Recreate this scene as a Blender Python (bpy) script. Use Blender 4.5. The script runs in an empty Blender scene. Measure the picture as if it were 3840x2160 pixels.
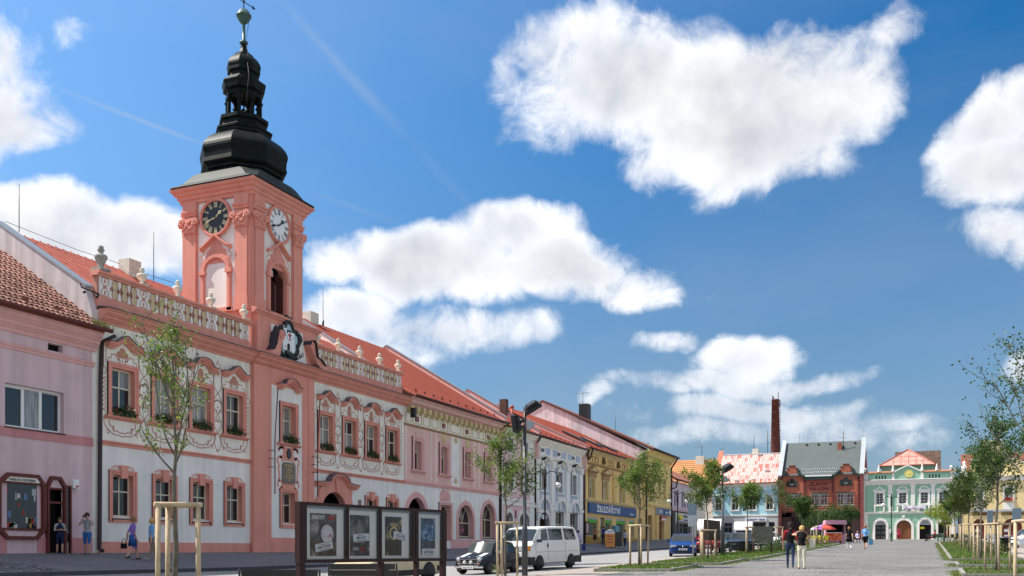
import bpy, math, random
from math import sin, cos, pi, radians as R, sqrt, atan2
from mathutils import Vector, Matrix, noise
random.seed(7)
SC = bpy.context.scene
COL = SC.collection
# ---------------------------------------------------------------- camera
cam = bpy.data.cameras.new('camera'); camo = bpy.data.objects.new('camera', cam); COL.objects.link(camo)
camo.location = (0, 0, 1.6); camo.rotation_euler = (R(90), 0, R(22.9))
cam.sensor_width = 36; cam.lens = 34.64; cam.shift_y = 0.2568; cam.clip_start = .1; cam.clip_end = 3000
SC.camera = camo
# ---------------------------------------------------------------- view
SC.view_settings.view_transform = 'Standard'; SC.view_settings.look = 'None'
SC.view_settings.exposure = 1.72; SC.view_settings.gamma = 1; SC.view_settings.use_curve_mapping = False
SC.cycles.max_bounces = 6; SC.cycles.diffuse_bounces = 4; SC.cycles.glossy_bounces = 3; SC.cycles.transmission_bounces = 2
SC.cycles.use_denoising = True
# ---------------------------------------------------------------- sun
SUN_EL, SUN_H = R(54), (-.955, -.297)
sun = bpy.data.lights.new('sun', 'SUN'); suno = bpy.data.objects.new('sun', sun); COL.objects.link(suno)
sun.energy = 2.3; sun.angle = R(.53); sun.color = (1, .95, .86)
sd = Vector((SUN_H[0]*cos(SUN_EL), SUN_H[1]*cos(SUN_EL), sin(SUN_EL)))
suno.rotation_euler = sd.to_track_quat('Z', 'Y').to_euler(); suno.location = (0, 0, 60)
# ---------------------------------------------------------------- sky
SKY_STRENGTH = .15
def make_world():
    w = bpy.data.worlds.new('World'); SC.world = w; w.use_nodes = True
    nt = w.node_tree; nt.nodes.clear(); N = nt.nodes.new; L = nt.links.new
    def math_(op, a, b=None, c=None, clamp=False):
        n = N('ShaderNodeMath'); n.operation = op; n.use_clamp = clamp
        for i, v in enumerate((a, b, c)):
            if v is None: continue
            if isinstance(v, (int, float)): n.inputs[i].default_value = v
            else: L(v, n.inputs[i])
        return n.outputs[0]
    def vec(op, a, b=None, c=None, out=0):
        n = N('ShaderNodeVectorMath'); n.operation = op
        for i, v in enumerate((a, b, c)):
            if v is None: continue
            if isinstance(v, (tuple, Vector)): n.inputs[i].default_value = tuple(v)
            else: L(v, n.inputs[i])
        return n.outputs[out]
    tc = N('ShaderNodeTexCoord'); D = tc.outputs['Generated']
    sky = N('ShaderNodeTexSky'); sky.sky_type = 'NISHITA'; sky.sun_disc = False
    sky.sun_elevation = SUN_EL; sky.sun_rotation = atan2(SUN_H[0], SUN_H[1]); sky.air_density = 1.0; sky.dust_density = .6; sky.ozone_density = 2.2
    hs = N('ShaderNodeHueSaturation'); hs.inputs['Saturation'].default_value = 1.46; hs.inputs['Value'].default_value = .68; L(sky.outputs[0], hs.inputs['Color'])
    # polarised band: sky darkest at right angles to the sun
    ds = vec('DOT_PRODUCT', D, tuple(sd), out=1)
    pol = math_('SUBTRACT', 1, math_('MULTIPLY', math_('SUBTRACT', 1, math_('MULTIPLY', ds, ds)), SKYPOL))
    sp = N('ShaderNodeSeparateXYZ'); L(D, sp.inputs[0])
    el = math_('ARCSINE', sp.outputs[2]); az = math_('ARCTAN2', sp.outputs[0], sp.outputs[1])
    cb = N('ShaderNodeCombineXYZ'); L(az, cb.inputs[0]); L(el, cb.inputs[1])
    P0 = cb.outputs[0]
    def nz(p, scale, det, rough=.55, dist=0, col=False):
        n = N('ShaderNodeTexNoise'); n.inputs['Scale'].default_value = scale; n.inputs['Detail'].default_value = det
        n.inputs['Roughness'].default_value = rough; n.inputs['Distortion'].default_value = dist; L(p, n.inputs['Vector'])
        return n.outputs['Color'] if col else n.outputs['Fac']
    warp = vec('MULTIPLY', vec('SUBTRACT', nz(D, 6, 3, col=True), (.5, .5, .5)), (.13, .1, 0))
    P = vec('ADD', P0, warp)
    f = None
    for (cx, cy, rx, ry, amp) in CLOUDS:
        q = vec('MULTIPLY_ADD', P, (1/rx, 1/ry, 0), (-cx/rx, -cy/ry, 0))
        r2 = vec('DOT_PRODUCT', q, q, out=1)
        g = math_('MULTIPLY_ADD', r2, -.55*amp, amp)
        f = g if f is None else math_('SMOOTH_MAX', f, g, .18)
    # the rest of the sky carries the same fair-weather cumulus
    lo = nz(D, 3.4, 2)
    gen = math_('MULTIPLY', math_('SUBTRACT', lo, .40), 5.0)
    dv = vec('DOT_PRODUCT', D, (-sin(R(22.9))*cos(R(14)), cos(R(22.9))*cos(R(14)), sin(R(14))), out=1)
    mr = N('ShaderNodeMapRange'); mr.inputs[1].default_value = .84; mr.inputs[2].default_value = .74; L(dv, mr.inputs[0])
    gen = math_('ADD', gen, math_('MULTIPLY', math_('SUBTRACT', 1, mr.outputs[0]), -4))
    f = math_('MAXIMUM', f, gen)
    n1 = math_('MULTIPLY_ADD', nz(D, 8.5, 12, .60, .35), .68, math_('MULTIPLY', nz(D, 30, 9, .65, .6), .32)); s1 = nz(D, 6.5, 5, .5); s2 = nz(vec('ADD', D, (-.010, 0, .022)), 6.5, 5, .5)
    dens = math_('ADD', f, math_('MULTIPLY', math_('SUBTRACT', n1, .5), 3.6))
    m = N('ShaderNodeMapRange'); m.interpolation_type = 'SMOOTHSTEP'; m.inputs[1].default_value = -.02; m.inputs[2].default_value = .86; L(dens, m.inputs[0])
    cov = math_('MULTIPLY', m.outputs[0], math_('MULTIPLY_ADD', el, 2.2, .44, clamp=True))
    # hazy veil and contrails
    veil = math_('MULTIPLY', math_('SUBTRACT', nz(vec('MULTIPLY', D, (1, 1, 2.5)), 2.2, 5), .45), .55, clamp=True)
    for (x0, y0, x1, y1, wd, a) in TRAILS:
        dx, dy = x1-x0, y1-y0; Ln = sqrt(dx*dx+dy*dy); dx /= Ln; dy /= Ln
        q = vec('SUBTRACT', vec('ADD', P0, vec('MULTIPLY', warp, (.05, .05, 0))), (x0, y0, 0))
        al = vec('DOT_PRODUCT', q, (dx, dy, 0), out=1); ac = vec('DOT_PRODUCT', q, (-dy, dx, 0), out=1)
        k = math_('SUBTRACT', 1, math_('MULTIPLY', math_('ABSOLUTE', ac), 1/wd), clamp=True)
        inside = math_('MULTIPLY', math_('GREATER_THAN', al, 0), math_('LESS_THAN', al, Ln))
        fade = math_('MULTIPLY', math_('MULTIPLY', math_('ADD', al, .02), 8, clamp=True), math_('MULTIPLY', math_('SUBTRACT', Ln+.02, al), 8, clamp=True))
        t = math_('MULTIPLY', math_('MULTIPLY', math_('MULTIPLY', k, inside), fade), math_('MULTIPLY', nz(D, 18, 4), a*2))
        veil = math_('MAXIMUM', veil, t)
    # cloud light: bright towards the sun, greyer in the thick middles and bases
    lit = math_('MULTIPLY_ADD', math_('SUBTRACT', s1, s2), 3.4, .55, clamp=True)
    thick = N('ShaderNodeMapRange'); thick.inputs[1].default_value = .45; thick.inputs[2].default_value = 1.5; L(math_('MULTIPLY_ADD', math_('SUBTRACT', s1, .5), 1.6, f), thick.inputs[0])
    br = math_('SUBTRACT', math_('MULTIPLY_ADD', lit, .55, .80), math_('MULTIPLY', thick.outputs[0], .38))
    mixg = N('ShaderNodeMix'); mixg.data_type = 'RGBA'; mixg.inputs[6].default_value = (.86, .92, 1.04, 1); mixg.inputs[7].default_value = (1.0, .99, .975, 1); L(lit, mixg.inputs[0])
    ccol = vec('SCALE', mixg.outputs[2]); 
    ccol.node.inputs[3].default_value = 1; L(math_('MULTIPLY', br, CLOUD_B/SKY_STRENGTH), ccol.node.inputs[3])
    hz = N('ShaderNodeMapRange'); hz.inputs[1].default_value = .5; hz.inputs[2].default_value = -.02; L(el, hz.inputs[0])
    hzm = N('ShaderNodeMix'); hzm.data_type = 'RGBA'; L(math_('MULTIPLY', math_('POWER', hz.outputs[0], 1.6), .95), hzm.inputs[0]); L(hs.outputs[0], hzm.inputs[6]); hzm.inputs[7].default_value = tuple(c*.30/SKY_STRENGTH for c in HORIZON)+(1,)
    skc = vec('SCALE', hzm.outputs[2]); L(pol, skc.node.inputs[3])
    au = N('ShaderNodeMapRange'); au.interpolation_type = 'SMOOTHSTEP'; au.inputs[1].default_value = .18; au.inputs[2].default_value = .95; au.inputs[4].default_value = .50; L(ds, au.inputs[0])
    am = N('ShaderNodeMix'); am.data_type = 'RGBA'; L(au.outputs[0], am.inputs[0]); L(skc, am.inputs[6]); am.inputs[7].default_value = tuple(c*.23/SKY_STRENGTH for c in (.62, .84, 1.12))+(1,); skc = am.outputs[2]
    mv = N('ShaderNodeMix'); mv.data_type = 'RGBA'; L(veil, mv.inputs[0]); L(skc, mv.inputs[6]); mv.inputs[7].default_value = tuple(c*CLOUD_B*.62/SKY_STRENGTH for c in (.9, .96, 1.05))+(1,)
    mx = N('ShaderNodeMix'); mx.data_type = 'RGBA'; L(cov, mx.inputs[0]); L(mv.outputs[2], mx.inputs[6]); L(ccol, mx.inputs[7])
    bg = N('ShaderNodeBackground'); bg.inputs['Strength'].default_value = SKY_STRENGTH; L(mx.outputs[2], bg.inputs['Color'])
    out = N('ShaderNodeOutputWorld'); L(bg.outputs[0], out.inputs['Surface'])
SKYPOL = .62
HORIZON = (.52, .79, 1.18)
CLOUD_B = .31
# cloud banks as (azimuth, elevation, half-width, half-height, thickness), radians on the sky
CLOUDS = [(-0.399, 0.443, 0.032, 0.036, 0.7), (-0.346, 0.459, 0.052, 0.038, 0.95), (-0.29, 0.47, 0.063, 0.038, 0.75), (-0.235, 0.486, 0.077, 0.018, 0.6), (-0.314, 0.422, 0.103, 0.036, 0.9), (-0.227, 0.434, 0.126, 0.048, 1.35), (-0.177, 0.394, 0.097, 0.043, 1.35), (-0.12, 0.444, 0.059, 0.034, 1.0), (-0.083, 0.417, 0.054, 0.038, 1.1), (-0.044, 0.459, 0.03, 0.018, 0.75), (-0.072, 0.441, 0.032, 0.022, 0.7), (-0.235, 0.367, 0.051, 0.021, 0.8), (-0.146, 0.371, 0.037, 0.02, 0.8), (-0.86, 0.42, 0.04, 0.027, 0.75), (-0.873, 0.384, 0.049, 0.027, 0.9), (-0.879, 0.361, 0.019, 0.016, 0.6), (-0.827, 0.435, 0.013, 0.009, 0.35), (-0.798, 0.445, 0.012, 0.006, 0.3), (-0.847, 0.292, 0.064, 0.025, 1.1), (-0.779, 0.28, 0.064, 0.027, 1.1), (-0.813, 0.269, 0.106, 0.024, 1.2), (-0.873, 0.302, 0.026, 0.013, 0.7), (-0.726, 0.271, 0.022, 0.021, 0.8), (-0.395, 0.311, 0.06, 0.025, 1.0), (-0.475, 0.284, 0.093, 0.031, 1.3), (-0.346, 0.277, 0.092, 0.028, 1.25), (-0.274, 0.261, 0.043, 0.015, 0.8), (-0.567, 0.281, 0.036, 0.015, 0.7), (-0.555, 0.233, 0.06, 0.019, 0.8), (-0.475, 0.222, 0.101, 0.019, 0.85), (-0.383, 0.217, 0.044, 0.013, 0.7), (-0.531, 0.2, 0.064, 0.021, 0.9), (0.035, 0.369, 0.026, 0.025, 0.8), (0.062, 0.38, 0.032, 0.028, 1.0), (0.055, 0.334, 0.045, 0.026, 1.15), (0.049, 0.285, 0.039, 0.023, 1.0), (0.074, 0.268, 0.025, 0.023, 0.9), (0.068, 0.17, 0.022, 0.014, 0.7), (-0.208, 0.258, 0.017, 0.008, 0.35), (-0.239, 0.208, 0.022, 0.01, 0.6), (-0.294, 0.156, 0.016, 0.008, 0.5), (-0.165, 0.192, 0.045, 0.016, 0.75), (-0.192, 0.167, 0.072, 0.012, 0.6), (-0.105, 0.169, 0.04, 0.007, 0.5), (-0.158, 0.139, 0.085, 0.012, 0.55), (-0.065, 0.124, 0.074, 0.013, 0.42), (-0.215, 0.109, 0.058, 0.012, 0.3), (0.005, 0.106, 0.027, 0.011, 0.25)]
TRAILS = [(-0.636, 0.504, -0.507, 0.397, 0.009, 0.34), (-0.507, 0.397, -0.427, 0.322, 0.008, 0.18), (-0.83, 0.404, -0.7, 0.375, 0.003, 0.6), (-0.879, 0.328, -0.793, 0.316, 0.003, 0.35), (-0.318, 0.239, -0.255, 0.209, 0.002, 0.4), (-0.606, 0.344, -0.515, 0.32, 0.004, 0.3)]
make_world()
# ================================================================= helpers
class MB:
    """collects shapes for one mesh"""
    def __init__(s): s.v, s.f, s.m, s.s = [], [], [], []
    def add(s, vs, fs, mi=0, sm=False):
        o = len(s.v); s.v += [tuple(p) for p in vs]
        for f in fs: s.f.append([i+o for i in f]); s.m.append(mi); s.s.append(sm)
        return s
    def box(s, x0, x1, y0, y1, z0, z1, mi=0):
        return s.add([(x0,y0,z0),(x1,y0,z0),(x1,y1,z0),(x0,y1,z0),(x0,y0,z1),(x1,y0,z1),(x1,y1,z1),(x0,y1,z1)],
            [(3,2,1,0),(4,5,6,7),(0,1,5,4),(1,2,6,5),(2,3,7,6),(3,0,4,7)], mi)
    def quad(s, a, b, c, d, mi=0): return s.add([a,b,c,d], [(0,1,2,3)], mi)
    def prism(s, pts, y0, y1, mi=0, sm=False):
        """polygon of (x,z), counter-clockwise seen from the front (-y), pushed from y0 (front) to y1"""
        n = len(pts)
        a = sum(pts[i][0]*pts[(i+1)%n][1]-pts[(i+1)%n][0]*pts[i][1] for i in range(n))
        if a < 0: pts = pts[::-1]
        vs = [(x,y0,z) for x,z in pts]+[(x,y1,z) for x,z in pts]
        s.add(vs, [list(range(n)), list(range(2*n-1, n-1, -1))], mi)
        o = len(s.v)-2*n
        for i in range(n):
            j = (i+1)%n; s.f.append([o+i, o+n+i, o+n+j, o+j]); s.m.append(mi); s.s.append(sm)
        return s
    def mould(s, prof, x0, x1, mi=0):
        """(y,z) profile run along x"""
        n = len(prof); s.add([(x0,y,z) for y,z in prof]+[(x1,y,z) for y,z in prof],
            [list(range(n)), list(range(2*n-1,n-1,-1))]+[(i,n+i,n+(i+1)%n,(i+1)%n) for i in range(n)], mi); return s
    def ring(s, cx, cz, r0, r1, y0, y1, a0=0, a1=pi, n=16, mi=0, sx=1):
        """arch band between two radii"""
        full = abs(a1-a0-2*pi) < 1e-4
        P = [a0+(a1-a0)*i/n for i in range(n+1)]
        vs = []
        for a in P:
            for r, y in ((r0,y0),(r1,y0),(r1,y1),(r0,y1)): vs.append((cx+r*cos(a)*sx, y, cz+r*sin(a)))
        fs = []
        for i in range(n):
            for k in range(4): fs.append((4*i+k, 4*i+(k+1)%4, 4*i+4+(k+1)%4, 4*i+4+k))
        if not full: fs += [(3,2,1,0), (4*n,4*n+1,4*n+2,4*n+3)]
        return s.add(vs, fs, mi)
    def ribbon(s, pts, w, y, mi=0, t=.012):
        """a painted or raised line along (x,z) points"""
        n = len(pts); L_, R_ = [], []
        for i in range(n):
            a = pts[max(i-1,0)]; b = pts[min(i+1,n-1)]
            dx, dz = b[0]-a[0], b[1]-a[1]; l = sqrt(dx*dx+dz*dz) or 1
            L_.append((pts[i][0]-dz/l*w/2, pts[i][1]+dx/l*w/2)); R_.append((pts[i][0]+dz/l*w/2, pts[i][1]-dx/l*w/2))
        vs = [(x,y,z) for x,z in L_]+[(x,y,z) for x,z in R_]
        return s.add(vs, [(i, n+i, n+i+1, i+1) for i in range(n-1)], mi)
    def tube(s, pts, rs, n=8, mi=0, sm=True, cap=True):
        if isinstance(rs, (int, float)): rs = [rs]*len(pts)
        pts = [Vector(p) for p in pts]; vs = []; prev = None
        for i, p in enumerate(pts):
            d = (pts[min(i+1,len(pts)-1)]-pts[max(i-1,0)]); d = d.normalized() if d.length else Vector((0,0,1))
            if prev is None: u = d.orthogonal().normalized()
            else:
                u = prev-d*prev.dot(d); u = u.normalized() if u.length > 1e-6 else d.orthogonal().normalized()
            prev = u; w = d.cross(u)
            for k in range(n): a = 2*pi*k/n; vs.append(p+(u*cos(a)+w*sin(a))*rs[i])
        fs = [(i*n+k, i*n+(k+1)%n, i*n+n+(k+1)%n, i*n+n+k) for i in range(len(pts)-1) for k in range(n)]
        s.add(vs, fs, mi, sm)
        if cap:
            o = len(s.v)-len(vs); s.f += [[o+k for k in range(n-1,-1,-1)], [o+len(vs)-n+k for k in range(n)]]; s.m += [mi]*2; s.s += [False]*2
        return s
    def lathe(s, prof, c=(0,0,0), n=16, mi=0, sm=True, rot=0, sx=1, sy=1):
        vs = [(c[0]+r*cos(rot+2*pi*k/n)*sx, c[1]+r*sin(rot+2*pi*k/n)*sy, c[2]+z) for r, z in prof for k in range(n)]
        fs = [(i*n+k, i*n+(k+1)%n, i*n+n+(k+1)%n, i*n+n+k) for i in range(len(prof)-1) for k in range(n)]
        o = len(s.v); s.add(vs, fs, mi, sm)
        s.f += [[o+k for k in range(n-1,-1,-1)], [o+len(vs)-n+k for k in range(n)]]; s.m += [mi]*2; s.s += [False]*2
        return s
    def ball(s, c, r, n=10, mi=0, sx=1, sy=1, sz=1):
        m = max(4, n//2); return s.lathe([(r*max(sin(pi*i/m), .02), -r*cos(pi*i/m)*sz) for i in range(m+1)], c, n, mi, True, 0, sx, sy)
    def mesh(s, name, mats, off=(0,0,0), ang=None):
        me = bpy.data.meshes.new(name)
        ox, oy, oz = off
        me.from_pydata([(x-ox, y-oy, z-oz) for x,y,z in s.v], [], s.f)
        for m in (mats if isinstance(mats, (list, tuple)) else [mats]): me.materials.append(m)
        me.polygons.foreach_set('material_index', s.m); me.polygons.foreach_set('use_smooth', s.s if ang is None else [True]*len(s.f))
        me.update()
        if ang: me.set_sharp_from_angle(angle=R(ang))
        return me
def mobj(name, me, parent=None, loc=(0,0,0), rotz=0, **props):
    o = bpy.data.objects.new(name, me); COL.objects.link(o)
    o.location = loc; o.rotation_euler = (0, 0, rotz)
    if parent is not None: o.parent = parent
    for k, v in props.items(): o[k] = v
    return o
def thing(name, label, cat, loc=(0,0,0), rotz=0, group=None, scale=1):
    o = bpy.data.objects.new(name, None); COL.objects.link(o); o.location = loc; o.rotation_euler = (0,0,rotz); o.scale = (scale,)*3
    o.empty_display_size = .2; o['label'] = label; o['category'] = cat
    if group: o['group'] = group
    return o
def dup(root, loc, rotz=0, label=None, group=None, scale=None):
    r = root.copy(); COL.objects.link(r); r.location = loc; r.rotation_euler = (0,0,rotz)
    if scale: r.scale = (scale,)*3
    if label: r['label'] = label
    if group: r['group'] = group
    for ch in list(root.children):
        c = ch.copy(); COL.objects.link(c); c.parent = r
        for g in list(ch.children):
            d = g.copy(); COL.objects.link(d); d.parent = c
    return r
class Bld:
    """a building whose front faces -y in its own frame; row 'L' is the left side of the square, 'F' its far end"""
    def __init__(s, name, label, x0, zb, row='L', plane=None, group=None, cat='building'):
        s.x0, s.zb = x0, zb
        loc, rz = {'L': ((-31 if plane is None else plane, x0, zb), pi/2), 'F': ((x0, 150 if plane is None else plane, zb), 0)}[row]
        s.root = thing(name, label, cat, loc, rz, group)
    def add(s, name, mb, mats, parent=None, **props):
        off = (s.x0, 0, s.zb)
        if parent is not None: off = (s.x0+parent.location[0], parent.location[1], s.zb+parent.location[2])
        return mobj(name, mb.mesh(name, mats, off), parent or s.root, **props)
    def at(s, name, me, x, y, z, parent=None, rotz=0):
        return mobj(name, me, parent or s.root, (x-s.x0, y, z-s.zb), rotz)
# ---------------------------------------------------------------- materials
MATS = {}
def mat(name, col, rough=.8, spec=.3, metal=0, var=.08, vscale=3, fine=.04, fscale=40, bump=0, bscale=60, coat=0, rand=0, emit=0, dirt=0, trans=0):
    if name in MATS: return MATS[name]
    m = bpy.data.materials.new(name); MATS[name] = m; m.use_nodes = True
    nt = m.node_tree; N = nt.nodes.new; L = nt.links.new; b = nt.nodes['Principled BSDF']
    b.inputs['Roughness'].default_value = rough; b.inputs['Specular IOR Level'].default_value = spec; b.inputs['Metallic'].default_value = metal
    if coat: b.inputs['Coat Weight'].default_value = coat; b.inputs['Coat Roughness'].default_value = .04
    if emit: b.inputs['Emission Color'].default_value = tuple(col)+(1,); b.inputs['Emission Strength'].default_value = emit
    c0 = tuple(col)+(1,)
    if not (var or fine or rand or dirt):
        b.inputs['Base Color'].default_value = c0
    else:
        tc = N('ShaderNodeTexCoord'); P = tc.outputs['Object']
        gm = N('ShaderNodeNewGeometry'); P = gm.outputs['Position']
        def noise_(sc, det=3):
            n = N('ShaderNodeTexNoise'); n.inputs['Scale'].default_value = sc; n.inputs['Detail'].default_value = det; L(P, n.inputs['Vector']); return n.outputs['Fac']
        def mul(colr, fac, amt):
            mr = N('ShaderNodeMapRange'); mr.inputs[1].default_value = .25; mr.inputs[2].default_value = .75
            mr.inputs[3].default_value = 1-amt; mr.inputs[4].default_value = 1+amt; L(fac, mr.inputs[0])
            v = N('ShaderNodeVectorMath'); v.operation = 'SCALE'
            if isinstance(colr, tuple): v.inputs[0].default_value = colr[:3]
            else: L(colr, v.inputs[0])
            L(mr.outputs[0], v.inputs[3]); return v.outputs[0]
        c = c0
        if var: c = mul(c, noise_(vscale, 4), var)
        if fine: c = mul(c, noise_(fscale, 2), fine)
        if rand:
            oi = N('ShaderNodeObjectInfo'); c = mul(c, oi.outputs['Random'], rand)
        if dirt:
            mr = N('ShaderNodeMapRange'); mr.inputs[1].default_value = .52; mr.inputs[2].default_value = .72; L(noise_(1.1, 7), mr.inputs[0])
            sv = N('ShaderNodeVectorMath'); sv.operation = 'MULTIPLY'; sv.inputs[1].default_value = (2.6,2.6,.16); L(P, sv.inputs[0]); sn = N('ShaderNodeTexNoise'); sn.inputs['Scale'].default_value = 1; sn.inputs['Detail'].default_value = 5; L(sv.outputs[0], sn.inputs['Vector']); c = mul(c, sn.outputs['Fac'], dirt*.75)
            mx = N('ShaderNodeMix'); mx.data_type = 'RGBA'
            ml = N('ShaderNodeMath'); ml.operation = 'MULTIPLY'; ml.inputs[1].default_value = dirt; L(mr.outputs[0], ml.inputs[0]); L(ml.outputs[0], mx.inputs[0])
            L(c, mx.inputs[6]); mx.inputs[7].default_value = tuple(x*.6 for x in col)+(1,); c = mx.outputs[2]
        L(c, b.inputs['Base Color'])
        if bump:
            bp = N('ShaderNodeBump'); bp.inputs['Strength'].default_value = bump; bp.inputs['Distance'].default_value = .02
            L(noise_(bscale, 4), bp.inputs['Height']); L(bp.outputs[0], b.inputs['Normal'])
    return m
def plaster(name, col, dirt=.12, var=.05): return mat(name, col, .9, .15, 0, var, 1.2, .035, 30, .25, 45, dirt=dirt)
PINK = plaster('salmon_plaster', (.71, .305, .235)); WHITE = plaster('white_plaster', (.80, .77, .72)); CREAM = plaster('cream_plaster', (.82, .785, .69))
ROSE = plaster('rose_plaster', (.72, .40, .37)); LILAC = plaster('lilac_plaster', (.63, .46, .475), .2); ROSED = plaster('dusky_rose_plaster', (.55, .24, .24), .2)
PAINT = mat('ornament_paint', (.50, .25, .18), .9, .1, 0, .12, 6, 0); SLATE = mat('grey_sheet_metal', (.10, .09, .11), .5, .4, 0, .15, 4, .05)
STONE = mat('pale_stone', (.66, .63, .53), .9, .2, 0, .22, 7, .1, 40, .3, 50); OCHRE = plaster('ochre_stucco', (.62, .50, .27))
REDROOF = mat('red_roof_sheet', (.46, .125, .08),   .6, .25, 0, .26, 1.1, .14, 11); BROWNROOF = mat('brown_roof_tiles', (.21, .075, .05), .8, .2, 0, .15, 2, .1, 12)
COPPER = mat('dark_copper', (.006, .010, .009), .5, .10, .0, .5, 2.2, .2, 14, .2, 18); COPPERL = mat('weathered_copper', (.026, .034, .032), .6, .2, 0, .5, 1.6, .25, 10)
CREAMWOOD = mat('cream_window_paint', (.66, .60, .45), .5, .4, 0, .06, 8, 0); WHITEWOOD = mat('white_window_paint', (.78, .78, .76), .45, .4, 0, .05, 8, 0)
DARKWOOD = mat('dark_brown_wood', (.075, .03, .022), .5, .4, 0, .2, 6, .1); RUST = mat('dark_red_wood', (.13, .03, .022), .6, .3, 0, .15, 5, .1)
IRON = mat('black_iron', (.012, .013, .014), .45, .5, 0, .2, 8, 0); CHROME = mat('chrome', (.75, .75, .76), .12, .5, 1, 0, 1, 0)
GALV = mat('galvanised_steel', (.35, .37, .38), .45, .5, .6, .1, 5, 0); PIPE = mat('dark_drainpipe', (.035, .018, .022), .45, .4, 0, .1, 4, 0)
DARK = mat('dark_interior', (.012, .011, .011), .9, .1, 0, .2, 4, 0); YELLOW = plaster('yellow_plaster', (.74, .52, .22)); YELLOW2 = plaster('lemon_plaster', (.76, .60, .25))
BROWNST = plaster('brown_stucco', (.36, .235, .12)); BLUEW = plaster('pale_blue_plaster', (.42, .50, .62)); GREEN = plaster('mint_plaster', (.30, .51, .36)); SKYB = plaster('sky_blue_plaster', (.42, .68, .76))
BRICK = mat('red_brick', (.40, .13, .08), .9, .15, 0, .14, 1.5, .12, 22, .3, 30); BRICKD = mat('dark_brick', (.14, .04, .04), .9, .15, 0, .15, 3, .1)
GREENP = mat('dark_green_paint', (.018, .05, .04), .5, .4, 0, .1, 4, 0); BLACKP = mat('black_paint', (.012, .012, .013), .5, .4, 0, .1, 4, 0); GREY = plaster('grey_plaster', (.45, .45, .46))
WPAINT = mat('white_paint', (.8, .8, .8), .5, .4, 0, .03, 6, 0); GOLD = mat('gilt', (.75, .52, .16), .35, .5, .3, 0, 1, 0)
def glass_mat(name, dark, curtain, share, rough=.06):
    m = bpy.data.materials.new(name); MATS[name] = m; m.use_nodes = True; nt = m.node_tree; N = nt.nodes.new; L = nt.links.new; b = nt.nodes['Principled BSDF']
    gm = N('ShaderNodeNewGeometry'); oi = N('ShaderNodeObjectInfo')
    mp = N('ShaderNodeVectorMath'); mp.operation = 'MULTIPLY'; mp.inputs[1].default_value = (1, 1, .06); L(gm.outputs['Position'], mp.inputs[0])
    n = N('ShaderNodeTexNoise'); n.inputs['Scale'].default_value = 9; n.inputs['Detail'].default_value = 2; L(mp.outputs[0], n.inputs['Vector'])
    w = N('ShaderNodeMapRange'); w.inputs[1].default_value = .35; w.inputs[2].default_value = .65; L(n.outputs['Fac'], w.inputs[0])
    g = N('ShaderNodeMath'); g.operation = 'GREATER_THAN'; g.inputs[1].default_value = 1-share; L(oi.outputs['Random'], g.inputs[0])
    k = N('ShaderNodeMath'); k.operation = 'MULTIPLY_ADD'; k.inputs[1].default_value = .5; k.inputs[2].default_value = .35; L(w.outputs[0], k.inputs[0])
    a = N('ShaderNodeMath'); a.operation = 'MULTIPLY'; L(g.outputs[0], a.inputs[0]); L(k.outputs[0], a.inputs[1])
    mx = N('ShaderNodeMix'); mx.data_type = 'RGBA'; mx.inputs[6].default_value = dark+(1,); mx.inputs[7].default_value = curtain+(1,); L(a.outputs[0], mx.inputs[0])
    L(mx.outputs[2], b.inputs['Base Color']); b.inputs['Roughness'].default_value = .9; b.inputs['Specular IOR Level'].default_value = 0
    b.inputs['Coat Weight'].default_value = 1; b.inputs['Coat Roughness'].default_value = rough; b.inputs['Coat IOR'].default_value = 1.6
    return m
GLASS = glass_mat('window_glass', (.02, .022, .025), (.40, .40, .38), .55); GLASSD = glass_mat('dark_window_glass', (.012, .013, .015), (.10, .10, .10), .3); CARGLASS = glass_mat('car_glass', (.012, .02, .024), (.03, .04, .045), .3, .02); SHOPGLASS = glass_mat('shop_glass', (.010, .010, .011), (.02, .02, .02), .3, .03)
# ---------------------------------------------------------------- terrain heights (the square climbs away from the camera)
def lerp(t, pts):
    if t <= pts[0][0]: (a,b),(c,d) = pts[0], pts[1]
    else:
        for i in range(len(pts)-1):
            (a,b),(c,d) = pts[i], pts[i+1]
            if t <= c: break
    return b+(d-b)*(t-a)/(c-a)
ZF=[(20,1.55),(44,1.6),(61,1.8),(89,2.28),(127,3.25),(160,3.9)]; ZK=[(20,.93),(34,.93),(73,1.38),(101,1.86),(127,2.45),(160,3.3)]
ZR=[(0,-.1),(38,.68),(63,1.24),(150,3.1)]; ZC=[(0,0.03),(40,.9),(72,1.62),(150,3.25),(170,3.6)]; KX=-25.5
def G(x, y):
    if x <= KX: return lerp(x, [(-31, lerp(y,ZF)), (KX, lerp(y,ZK))]) if x > -31 else lerp(y, ZF)
    k = lerp(y,ZK)-.12; r = lerp(y,ZR); c = lerp(y,ZC)
    if x > -5: return c
    return lerp(x, [(KX,k),(-17.5,r),(-12,r*.4+c*.6),(-5,c)])
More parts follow.
